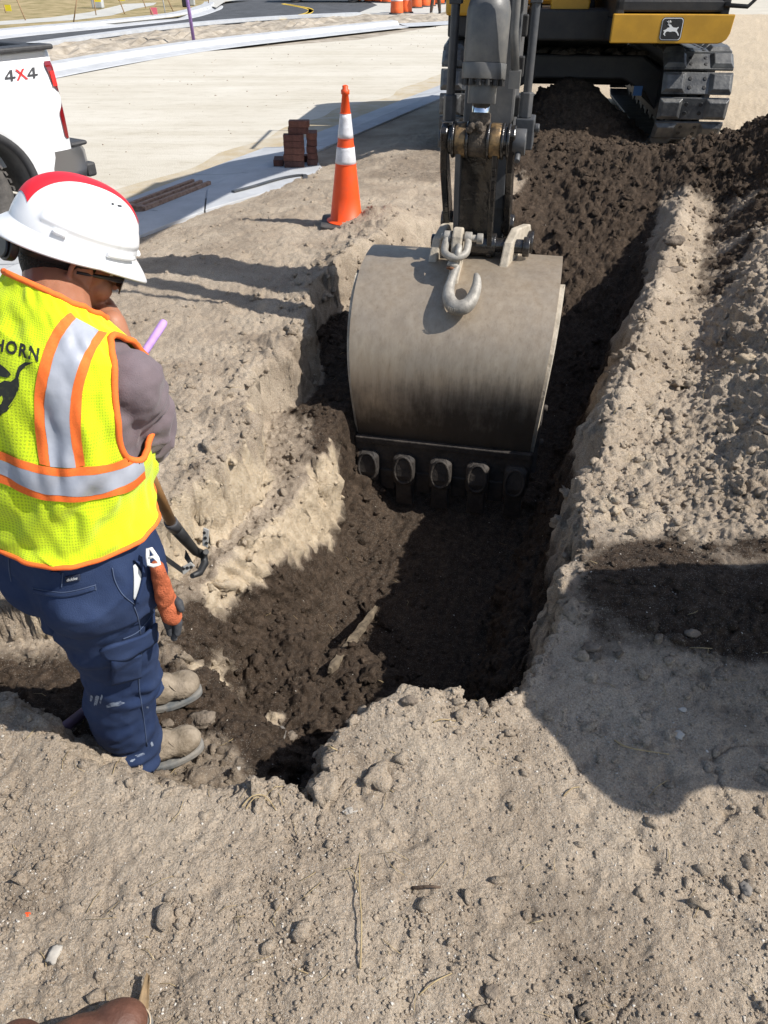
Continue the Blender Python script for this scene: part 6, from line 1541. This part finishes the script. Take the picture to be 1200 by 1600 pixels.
# dried paint smears on the knee
M_smear = mat('dried smears', (0.22, 0.26, 0.33), .95, color2=(0.05, 0.07, 0.13), vscale=60, lo=.45, hi=.62)
def blot(px, py, rx, ry, rot, seed):
    r2 = np.random.default_rng(seed); return [(px + (math.cos(t) * rx * math.cos(rot) - math.sin(t) * ry * math.sin(rot)) * f, py + (math.cos(t) * rx * math.sin(rot) + math.sin(t) * ry * math.cos(rot)) * f) for t, f in zip(np.linspace(0, 2 * math.pi, 16)[:-1], r2.uniform(.55, 1.15, 15))]
print_poly([blot(179, 1100, 16, 4, -.25, 1), blot(151, 1094, 4, 10, .25, 2), blot(158, 1092, 2, 9, .2, 3), blot(143, 1091, 2, 6, .1, 4), blot(218, 1180, 8, 3, -.3, 5), blot(207, 1188, 5, 2, -.3, 6), blot(237, 1162, 2, 5, -.2, 7), blot(195, 1052, 3, 2, 0, 8), blot(201, 1037, 2, 2, 0, 9), blot(230, 1105, 2, 2, 0, 10)], 'dried_smear', M_smear, tb, .0012, trs, 1)

# --- boots
def boot(toe, dirn, zg, name='boot'):
    d = Vector((*dirn, 0)).normalized(); l = Vector((d.y, -d.x, 0)); o = Vector((toe[0], toe[1], zg)) - d * .285
    def B(x, y_, z_): return o + d * x + l * y_ + Vector((0, 0, z_))
    mb = MB()
    ellip(mb, B(.235, .002, .058), (d * .060, l * .050, Vector((0, 0, .040)))); ellip(mb, B(.165, 0, .062), (d * .085, l * .048, Vector((0, 0, .046))))
    ellip(mb, B(.06, 0, .062), (d * .058, l * .039, Vector((0, 0, .052)))); capsule(mb, B(.075, 0, .085), B(.07, 0, .20), .049, .052); capsule(mb, B(.20, 0, .075), B(.10, 0, .125), .034, .042)
    def bf(co, no): return .003 * vnoise3(co[:, 0] * 30, co[:, 1] * 30, co[:, 2] * 40, 3) + .0015 * vnoise3(co[:, 0] * 80, co[:, 1] * 80, co[:, 2] * 80, 5)
    bo_ = remesh(mb, name, M_boot, wk, .005, 6, bf)
    out = []
    for t in np.linspace(0, 2 * math.pi, 40)[:-1]:
        x = .147 + .150 * math.cos(t); y_ = (.040 + .014 * S(np.array((x - .10) / .10))) * math.copysign(abs(math.sin(t)) ** .75, math.sin(t)); out.append((x, float(y_)))
    mb = MB(); mb.prism(out, o + Vector((0, 0, .014)), d, l, (0, 0, 1), .024); mb.build('sole', M_sole, bo_, bevel=.006)
    mb = MB()
    for k in range(4):
        x = .185 - .024 * k; z_ = .111 + .013 * k; mb.tube([B(x, -.026, z_ - .012), B(x + .004, 0, z_ + .006), B(x - .006, .026, z_ - .010)], .0028, 6); mb.tube([B(x, .026, z_ - .012), B(x + .004, 0, z_ + .0075), B(x - .006, -.026, z_ - .010)], .0028, 6)
    mb.tube([B(.12, .02, .16), B(.135, .045, .13), B(.13, .05, .10)], .0026, 6)
    mb.build('lace', M_boot, bo_)
    mb = MB(); mb.tube([B(.235, -.052, .045), B(.20, -.03, .098), B(.195, 0, .104), B(.20, .03, .098), B(.235, .052, .045)], .0018, 6)
    mb.tube([B(.02, .036, .05), B(.10, .046, .06), B(.16, .046, .075), B(.19, .032, .098)], .0018, 6); mb.build('seam', M_boot, bo_)
    return bo_
zgR = max(hgt(-.70, 1.44), hgt(-.62, 1.48)); zgL = max(hgt(-.74, 1.68), hgt(-.66, 1.70))
print('boot ground', zgR, zgL)
boot((-.568, 1.50), (.92, .39), -.288); boot((-.614, 1.715), (.93, .37), -.285)

# ------------------------------------------------------------------ things he has with him
M_gor = mat('orange glove knit', (0.45, 0.125, 0.058), .95, var=.2, vscale=40, bump=.6, bscale=300, spec=.1); M_gdk = mat('grey glove rubber', (0.035, 0.037, 0.042), .75, var=.3, vscale=20, bump=.3, bscale=80)
gv = empty('work_gloves', P(240, 900, 1.74)); tag(gv, 'orange and black work gloves hanging from a white clip on the trouser belt', 'gloves')
def Q(a, b, d): return P(a, b, d)
mb = MB(); capsule(mb, Q(246, 888, 1.66), Q(258, 935, 1.73), .017, .022); capsule(mb, Q(256, 930, 1.76), Q(268, 962, 1.79), .023, .024); capsule(mb, Q(250, 900, 1.76), Q(264, 950, 1.80), .018, .022)
gl2 = remesh(mb, 'glove_back', M_gor, gv, .004, 4, lambda co, no: .0025 * vnoise3(co[:, 0] * 50, co[:, 1] * 50, co[:, 2] * 50, 2))
for pts in ([(262, 945, 1.80), (272, 975, 1.815), (272, 997, 1.825)], [(266, 945, 1.79), (278, 972, 1.80), (277, 990, 1.81)], [(258, 940, 1.79), (264, 972, 1.805), (266, 990, 1.815)], [(268, 935, 1.78), (279, 942, 1.77), (283, 952, 1.77)], [(252, 930, 1.77), (257, 958, 1.785), (262, 978, 1.80)]):
    mb = MB(); p_ = [Q(*q) for q in pts]; capsule(mb, p_[0], p_[1], .0125, .0115, 12); capsule(mb, p_[1], p_[2], .0115, .009, 12); remesh(mb, 'finger', M_gdk, gl2, .004, 3)
mb = MB(); mb.tube([Q(a, b, 1.66) for a, b in ((237, 884), (244, 890), (254, 887), (256, 893), (247, 897), (238, 892))], .0045, 8, closed=True); mb.build('cuff', mat('brown cuff', (.06, .03, .025), .9), gl2)
mb = MB(); mb.tube([Q(a, b, 1.62) for a, b in ((231, 858), (236, 857), (246, 872), (249, 881), (240, 884), (232, 882), (230, 870))], .0042, 8, closed=True); mb.tube([Q(a, b, 1.619) for a, b in ((232, 872), (240, 870), (246, 876))], .003, 8); mb.build('clip', M_white, gv)
# purple stake in his hand, purple pipe end in the pit wall
M_purp2 = mat('lilac paint', (0.48, 0.30, 0.66), .7, color2=(0.36, 0.21, 0.50), vscale=30)
mb = MB(); a_ = P(257, 502, 1.72); b_ = P(200, 590, 1.66); mb.tube([b_, b_.lerp(a_, .5), a_.lerp(b_, .04), a_], [.0085, .009, .0095, .007], 9)
tag(mb.build('purple_stake', M_purp2), 'lilac painted stick poking up in front of the worker, held in his hand', 'stick')
mb = MB(); mb.tube([pix(175, 1078, -.27), pix(140, 1106, -.255), pix(112, 1128, -.235), pix(92, 1143, -.20), pix(80, 1158, -.19)], .017, 12); tag(mb.build('purple_pipe', mat('purple pipe', (.10, .065, .12), .6, color2=(.05, .035, .05), vscale=15)), 'dusty purple pipe crossing the pit bottom behind the trouser leg', 'pipe')
# shovel-like tool: wooden shaft, socket, bent steel head with two riveted plates
M_shaft = mat('varnished ash handle', (0.27, 0.13, 0.045), .45, color2=(0.36, 0.20, 0.08), vscale=10, spec=.4); M_plate = mat('pale zinc plate', (0.45, 0.44, 0.41), .5, .4, var=.15, vscale=15)
tl = empty('digging_tool', P(290, 850, 2.55)); tag(tl, 'wooden handled tool with black bent steel head leaning on the pit edge beside the worker', 'tool')
h0 = P(196, 660, 1.93); h1 = P(268, 818, 2.42); h2 = P(306, 862, 2.62)
mb = MB(); mb.tube([h0, h0.lerp(h1, .5), h1], [.0165, .0170, .0175], 14); shf = mb.build('shaft', M_shaft, tl)
mb = MB()
for k in range(9): c_ = h0.lerp(h1, .62 + .04 * k); mb.cyl(c_ + cU * .0165 - cF * .004 + Vector((.004 * (-1) ** k, 0, 0)), c_ + cU * .019 - cF * .006 + Vector((.004 * (-1) ** k, 0, 0)), .004, 6)
mb.build('paint_fleck', M_white, shf)
mb = MB(); mb.tube([h1.lerp(h0, .03), h1, h1.lerp(h2, .15)], [.021, .022, .022], 14); mb.build('ferrule', mat('ferrule grey', (.13, .13, .14), .4, .6), tl)
mb = MB(); mb.tube([h1.lerp(h2, .1), h1.lerp(h2, .5), h2, P(316, 868, 2.66)], [.021, .019, .015, .012], 12)
mb.tube([P(322, 862, 2.60), P(318, 866, 2.66), P(320, 880, 2.66), P(312, 895, 2.62), P(300, 900, 2.58)], [.010, .013, .014, .012, .009], 10)
mb.tube([P(318, 866, 2.66), P(302, 858, 2.62), P(288, 846, 2.58)], [.014, .012, .009], 10); mb.build('steel_head', M_blk, tl)
def plate(pts, m_, name, th=.006, holes=()):
    mb = MB(); n_ = len(pts); nn = ((pts[1] - pts[0]).cross(pts[2] - pts[0])).normalized(); mb.add([q + nn * th / 2 for q in pts] + [q - nn * th / 2 for q in pts], [list(range(n_)), list(range(n_, 2 * n_))] + [[i, (i + 1) % n_, n_ + (i + 1) % n_, n_ + i] for i in range(n_)], False)
    o = mb.build(name, m_, tl, bevel=.002); 
    hm = MB()
    for f_ in holes: c_ = pts[0].lerp(pts[2], f_); hm.cyl(c_ - nn * (th / 2 + .0025), c_ + nn * (th / 2 + .0025), .0055, 10)
    if holes: hm.build('rivet', M_blk, o)
    return o
plate([P(318, 824, 2.56), P(327, 828, 2.56), P(325, 856, 2.58), P(316, 852, 2.58)], M_plate, 'plate', holes=(.25, .5, .75))
plate([P(280, 889, 2.50), P(298, 878, 2.50), P(305, 884, 2.51), P(287, 898, 2.51)], M_plate, 'plate', holes=(.25, .5, .75))
plate([P(232, 846, 2.30), P(240, 849, 2.32), P(262, 870, 2.40), P(284, 886, 2.48), P(286, 897, 2.49), P(262, 880, 2.40)], M_blk, 'blade', .004)
plate([P(290, 858, 2.62), P(302, 880, 2.64), P(298, 886, 2.64), P(288, 872, 2.63)], M_blk, 'blade', .004)
# ------------------------------------------------------------------ single stones, sticks and scraps one can point at
M_stone = mat('grey stone', (0.15, 0.135, 0.12), .9, color2=(0.26, 0.235, 0.205), vscale=14, bump=.6, bscale=60)
M_clod = mat('dry clod', (0.11, 0.086, 0.064), .95, color2=(0.22, 0.178, 0.135), vscale=22, bump=1, bscale=90)
M_pale = mat('pale concrete chip', (0.44, 0.41, 0.36), .9, color2=(0.30, 0.27, 0.23), vscale=18, bump=.3)
def gp(px, py, z0=0.0):
    """first point of the soil along a line of sight"""
    r_ = ray(px, py); t = .8
    while t < 12:
        q = EYE + r_ * t
        if q.z <= hgt(q.x, q.y): return q
        t += .004
    return pix(px, py, z0)
def stone(px, py, r_, z0, m_, name, label, cat, sq=(1, .8, .6), seed=1, rot=0, sub=3, rough_=.3):
    v, f = ico(sub, seed + 900, rough_); q = gp(px, py, z0); ca, sa = math.cos(rot), math.sin(rot); v = v * r_ * np.array(sq); v = v @ np.array([[ca, -sa, 0], [sa, ca, 0], [0, 0, 1]]).T
    v = v + np.array([q.x, q.y, q.z + r_ * sq[2] * .45]); o = np_mesh(name, v, f, m_, smooth=rough_ < .4); tag(o, label, cat); return o
stone(1052, 382, .065, 0, M_clod, 'dirt_clod', 'large rounded dirt clod on the crest right of the trench, upper right', 'clod', (1, .8, .75), 3)
stone(1050, 425, .075, 0, M_clod, 'dirt_clod', 'long slanting dirt lump below the rounded clod on the trench crest', 'clod', (1.1, .45, .4), 4, .5)
stone(437, 1150, .028, -.3, M_stone, 'grey_stone', 'angular grey stone on the pit ledge in front of the boots', 'stone', (.7, 1, .8), 5)
stone(455, 1152, .020, -.3, M_clod, 'round_stone', 'round brown stone right beside the angular grey one in the pit', 'stone', (1, .9, .8), 6)
stone(373, 1203, .013, -.3, M_pale, 'pale_stone', 'pale upright stone near the lower pit edge below the boots', 'stone', (.5, .5, 1), 7)
stone(318, 1128, .045, -.3, M_clod, 'dirt_clod', 'dry dirt lump lying between the two boots', 'clod', (1, .8, .6), 8)
stone(548, 1268, .012, 0, M_pale, 'shell_chip', 'bright white chip just below the middle pit edge', 'chip', (1, .8, .35), 9, rough_=.5)
stone(85, 1492, .021, 0, M_pale, 'concrete_chip', 'crescent shaped pale concrete chip at lower left', 'chip', (.55, 1.2, .3), 10, -.2)
stone(42, 1430, .008, 0, M_org, 'orange_chip', 'tiny orange plastic chip at the left edge of the foreground', 'chip', (1, .8, .5), 11)
stone(768, 1550, .014, 0, M_clod, 'dirt_clod', 'single round dirt clod near the bottom edge right of centre', 'clod', (1, .9, .7), 12)
stone(1066, 1110, .012, 0, M_pale, 'pale_pebble', 'upper of two pale pebbles in the broad shadow at right', 'pebble', (1, .8, .6), 13)
stone(1059, 1150, .015, 0, M_pale, 'pale_pebble', 'lower of two pale pebbles in the broad shadow at right', 'pebble', (1, .9, .6), 14)
stone(925, 1015, .028, .05, M_clod, 'dirt_clod', 'dark dirt clod at the left end of the shaded heap by the trench edge', 'clod', (1, .8, .7), 15)
stone(1080, 992, .02, .05, M_clod, 'dirt_clod', 'rounded dirt clod on top of the shaded heap at right', 'clod', (1, .9, .8), 16)
stone(1165, 1392, .020, 0, M_stone, 'dark_stone', 'half buried grey stone with a dark hollow at the right edge of the foreground', 'stone', (.6, 1, .7), 17)
stone(640, 1098, .020, .05, M_clod, 'dirt_clod', 'small clod on top of the foreground mound beside the pit', 'clod', (1, .9, .8), 21)
stone(262, 1132, .018, -.3, M_clod, 'dirt_clod', 'small dirt lump tucked behind the rear boot', 'clod', (1, .9, .7), 22)
def twig(pts, r_, m_, name, label, cat, lift=.004):
    q = [gp(a, b) + Vector((0, 0, lift + (.012 if 0 < i < len(pts) - 1 else 0))) for i, (a, b) in enumerate(pts)]; mb = MB(); q = smooth_line(q, 5); n_ = len(q)
    mb.tube(q, [r_ * (1 - .5 * i / n_) for i in range(n_)], 6); tag(mb.build(name, m_), label, cat)
twig([(563, 1515), (565, 1450), (562, 1390), (562, 1335)], .0022, M_straw, 'straw_stalk', 'long pale straw stalk lying upright in the foreground below the mound', 'straw')
twig([(560, 1395), (553, 1370), (540, 1357)], .0014, M_straw, 'straw_stalk', 'short bent straw branching from the long pale stalk', 'straw')
twig([(960, 1158), (975, 1172), (1000, 1178), (1045, 1180)], .0025, M_straw, 'dry_twig', 'curved thin dry twig in the broad shadow at right', 'twig')
twig([(880, 1245), (892, 1238), (905, 1231)], .002, M_straw, 'dry_twig', 'short straight straw at the lower edge of the broad shadow', 'twig')
twig([(655, 1556), (678, 1540), (706, 1522)], .0022, M_straw, 'dry_twig', 'pale straw slanting up at the bottom edge right of centre', 'twig')
twig([(645, 1389), (668, 1391), (688, 1388)], .0045, mat('bark', (.09, .06, .04), .9, var=.4, vscale=40, bump=.8), 'bark_stick', 'short dark bark stick in the foreground right of the long straw', 'stick')
twig([(378, 1262), (395, 1250), (415, 1250), (432, 1268)], .0022, M_straw, 'dry_roots', 'bunch of bent dry root bits at the lower pit edge', 'roots')
twig([(384, 1266), (400, 1252), (420, 1253)], .0018, M_straw, 'dry_roots', 'thinner root strand lying across the bent root bits', 'roots')
twig([(500, 1166), (513, 1172), (527, 1174)], .003, M_straw, 'dry_twig', 'pale twig poking from the left face of the foreground mound', 'twig')
twig([(677, 1130), (690, 1130), (712, 1128)], .0022, M_straw, 'dry_twig', 'pale straw lying across the top of the foreground mound', 'twig')
# weathered plank in the pit
M_plank = mat('weathered plank', (0.07, 0.052, 0.034), .9, color2=(0.19, 0.15, 0.10), vscale=22, bump=.8, bscale=40, detail=8)
pa = gp(516, 1060); pb = gp(588, 966); pa.z += .045; pb.z += .07; mb = MB(); d = (pb - pa).normalized(); sdv = d.cross(Vector((0, 0, 1))).normalized(); up = sdv.cross(d); rows = []
for i in range(15):
    t = i / 14; c_ = pa.lerp(pb, t); w_ = .019 * (.7 + .3 * math.sin(t * 3 + .5)) + .004 * math.sin(i * 2.3); h_ = .012
    if i in (0, 14): w_ *= .55
    rows.append([c_ - sdv * w_ - up * h_, c_ - sdv * w_ * .8 + up * h_, c_ + up * (h_ + .004 * math.sin(i * 1.7)), c_ + sdv * w_ * .85 + up * h_ * .8, c_ + sdv * w_ - up * h_])
mb.grid(rows, False, True); mb.add(rows[0], [list(range(5))]); mb.add(rows[-1], [list(range(5))]); tag(mb.build('weathered_plank', M_plank), 'narrow weathered plank lying half in shadow on the pit floor', 'plank')
# the leather boot at the bottom edge
M_leath = mat('brown boot leather', (0.06, 0.024, 0.014), .6, color2=(0.13, 0.055, 0.033), vscale=12, bump=.3, bscale=90, detail=7); M_thread = mat('boot thread', (.5, .4, .28), .8)
bt0 = pix(232, 1583, .05); bt0.z = hgt(bt0.x, bt0.y); bd = Vector((.90, .43, 0)).normalized(); bl_ = Vector((bd.y, -bd.x, 0))
lb = empty('leather_boot', bt0); tag(lb, 'brown stitched leather boot toe entering at the bottom left edge', 'boot')
def LB(x, y_, z_): return bt0 + bd * x + bl_ * y_ + Vector((0, 0, z_))
mb = MB(); ellip(mb, LB(-.06, 0, .05), (bd * .06, bl_ * .048, Vector((0, 0, .042)))); ellip(mb, LB(-.14, 0, .058), (bd * .085, bl_ * .047, Vector((0, 0, .05)))); ellip(mb, LB(-.235, 0, .06), (bd * .055, bl_ * .038, Vector((0, 0, .055)))); capsule(mb, LB(-.21, 0, .09), LB(-.215, 0, .13), .05, .05)
remesh(mb, 'upper', M_leath, lb, .005, 6)
mb = MB(); mb.prism([(-.147 + .150 * math.cos(t), (.043 + .010 * max(0, math.cos(t))) * math.copysign(abs(math.sin(t)) ** .8, math.sin(t))) for t in np.linspace(0, 2 * math.pi, 40)[:-1]], LB(0, 0, .014), bd, bl_, (0, 0, 1), .026); mb.build('sole', M_sole, lb, bevel=.006)
mb = MB(); mb.tube([LB(-.147 + .147 * math.cos(t), (.041 + .010 * max(0, math.cos(t))) * math.copysign(abs(math.sin(t)) ** .8, math.sin(t)), .029) for t in np.linspace(-1.9, 1.9, 40)], .0016, 6); mb.build('welt_stitching', M_thread, lb)
mb = MB(); mb.tube([LB(-.115, -.047, .05), LB(-.125, -.030, .094), LB(-.13, 0, .1085), LB(-.125, .030, .094), LB(-.115, .047, .05)], .0020, 6); mb.build('toe_seam', M_leath, lb)
# a dead leaf scrap beside it
mb = MB(); lq = gp(226, 1575); rows = [[lq + Vector(((-.012 + .024 * t) * w_, -.05 + .10 * t_, .012 + .02 * t_ + .008 * math.sin(6 * t))) for t in np.linspace(0, 1, 5)] for t_, w_ in ((0, .6), (.3, 1.1), (.6, .8), (1, .25))]
mb.grid(rows); lf = mb.build('dry_leaf', mat('dead leaf', (.22, .15, .08), .8, var=.3, vscale=30)); tag(lf, 'curled tan leaf scrap beside the leather boot', 'leaf'); md = lf.modifiers.new('s', 'SOLIDIFY'); md.thickness = .001
# legs of someone walking beyond the barrels
M_jean = mat('brown work trousers', (.10, .07, .05), .9, var=.2); M_sh2 = mat('dull hi-vis shirt', (.75, .28, .05), .9)
wp = pix(680, 22, ZR); w2 = empty('person', wp); tag(w2, 'distant person in brown trousers walking between the orange barrels', 'person')
mb = MB()
for dx, dy in ((-.16, 0), (.18, .15)): capsule(mb, wp + Vector((dx, dy, .08)), wp + Vector((dx * .7, dy * .5, .48)), .06, .08); capsule(mb, wp + Vector((dx * .7, dy * .5, .48)), wp + Vector((dx * .45, 0, .88)), .08, .11)
remesh(mb, 'trousers', M_jean, w2, .03, 3)
mb = MB()
for dx, dy in ((-.16, 0), (.18, .15)): ellip(mb, wp + Vector((dx, dy - .06, .045)), (Vector((.06, 0, 0)), Vector((0, .15, 0)), Vector((0, 0, .06))), 12); mb_ = 1
remesh(mb, 'boots', M_blk, w2, .02, 2)
mb = MB(); capsule(mb, wp + Vector((0, 0, .92)), wp + Vector((0, 0, 1.38)), .15, .19); capsule(mb, wp + Vector((-.2, 0, 1.38)), wp + Vector((-.27, -.03, 1.08)), .06, .05); capsule(mb, wp + Vector((.2, 0, 1.38)), wp + Vector((.27, -.03, 1.08)), .06, .05); remesh(mb, 'shirt', M_sh2, w2, .03, 3)
mb = MB(); capsule(mb, wp + Vector((0, 0, 1.4)), wp + Vector((0, 0, 1.55)), .06, .06); ellip(mb, wp + Vector((0, 0, 1.64)), (Vector((.08, 0, 0)), Vector((0, .1, 0)), Vector((0, 0, .12)))); capsule(mb, wp + Vector((-.27, -.03, 1.1)), wp + Vector((-.25, -.08, .84)), .04, .035); capsule(mb, wp + Vector((.27, -.03, 1.1)), wp + Vector((.25, -.08, .84)), .04, .035); capsule(mb, wp + Vector((0, 0, 1.0)), wp + Vector((0, 0, 1.42)), .1, .1)
for sx in (-1, 1): capsule(mb, wp + Vector((sx * .2, 0, 1.38)), wp + Vector((sx * .27, -.03, 1.1)), .045, .04); capsule(mb, wp + Vector((0, 0, 1.38)), wp + Vector((sx * .2, 0, 1.38)), .05, .045)
remesh(mb, 'body', M_skin, w2, .02, 3)
# unseen table added past the right edge, cover shaped to throw the broad shadow
M_shadow_sheet = mat('grey tarpaulin', (.20, .22, .24), .7, var=.15, vscale=4, bump=.4, bscale=12)
ht = 1.15; ox, oy = SUN.x / SUN.z * ht, SUN.y / SUN.z * ht
outl = [(.62, 1.965), (.43, 1.66), (.37, 1.52), (.40, 1.40), (.47, 1.28), (.54, 1.16), (.59, 1.10), (.65, 1.075), (.71, 1.09), (.75, 1.14), (.82, 1.165), (.95, 1.15), (1.10, 1.13), (1.3, 1.12), (2.0, 1.12), (2.0, 1.965)]
top_ = [Vector((a + ox, b + oy, ht)) for a, b in outl]; c_ = sum(top_, Vector()) / len(top_)
wt = empty('shadow_caster', (c_.x, c_.y, 0)); tag(wt, 'added unseen table past the right edge, its grey cover shaped for the broad shadow', 'table')
mb = MB(); mb.prism([(q.x - c_.x, q.y - c_.y) for q in top_], (c_.x, c_.y, ht), (1, 0, 0), (0, 1, 0), (0, 0, 1), .02); mb.build('shadow_sheet', M_shadow_sheet, wt, bevel=.006)
mb = MB(); mb.box((c_.x + .35, 1.58 + oy, ht - .03), (.9, .6, .03)); mb.build('caster_top', M_wood, wt)
for dx, dy in ((.0, 1.33 + oy - c_.y), (.0, 1.82 + oy - c_.y), (.72, 1.33 + oy - c_.y), (.72, 1.82 + oy - c_.y)):
    mb = MB(); mb.cyl((c_.x + dx, c_.y + dy, hgt(min(c_.x + dx, 2.0), c_.y + dy) - .05), (c_.x + dx, c_.y + dy, ht - .04), .022, 10); mb.build('leg', M_util, wt)
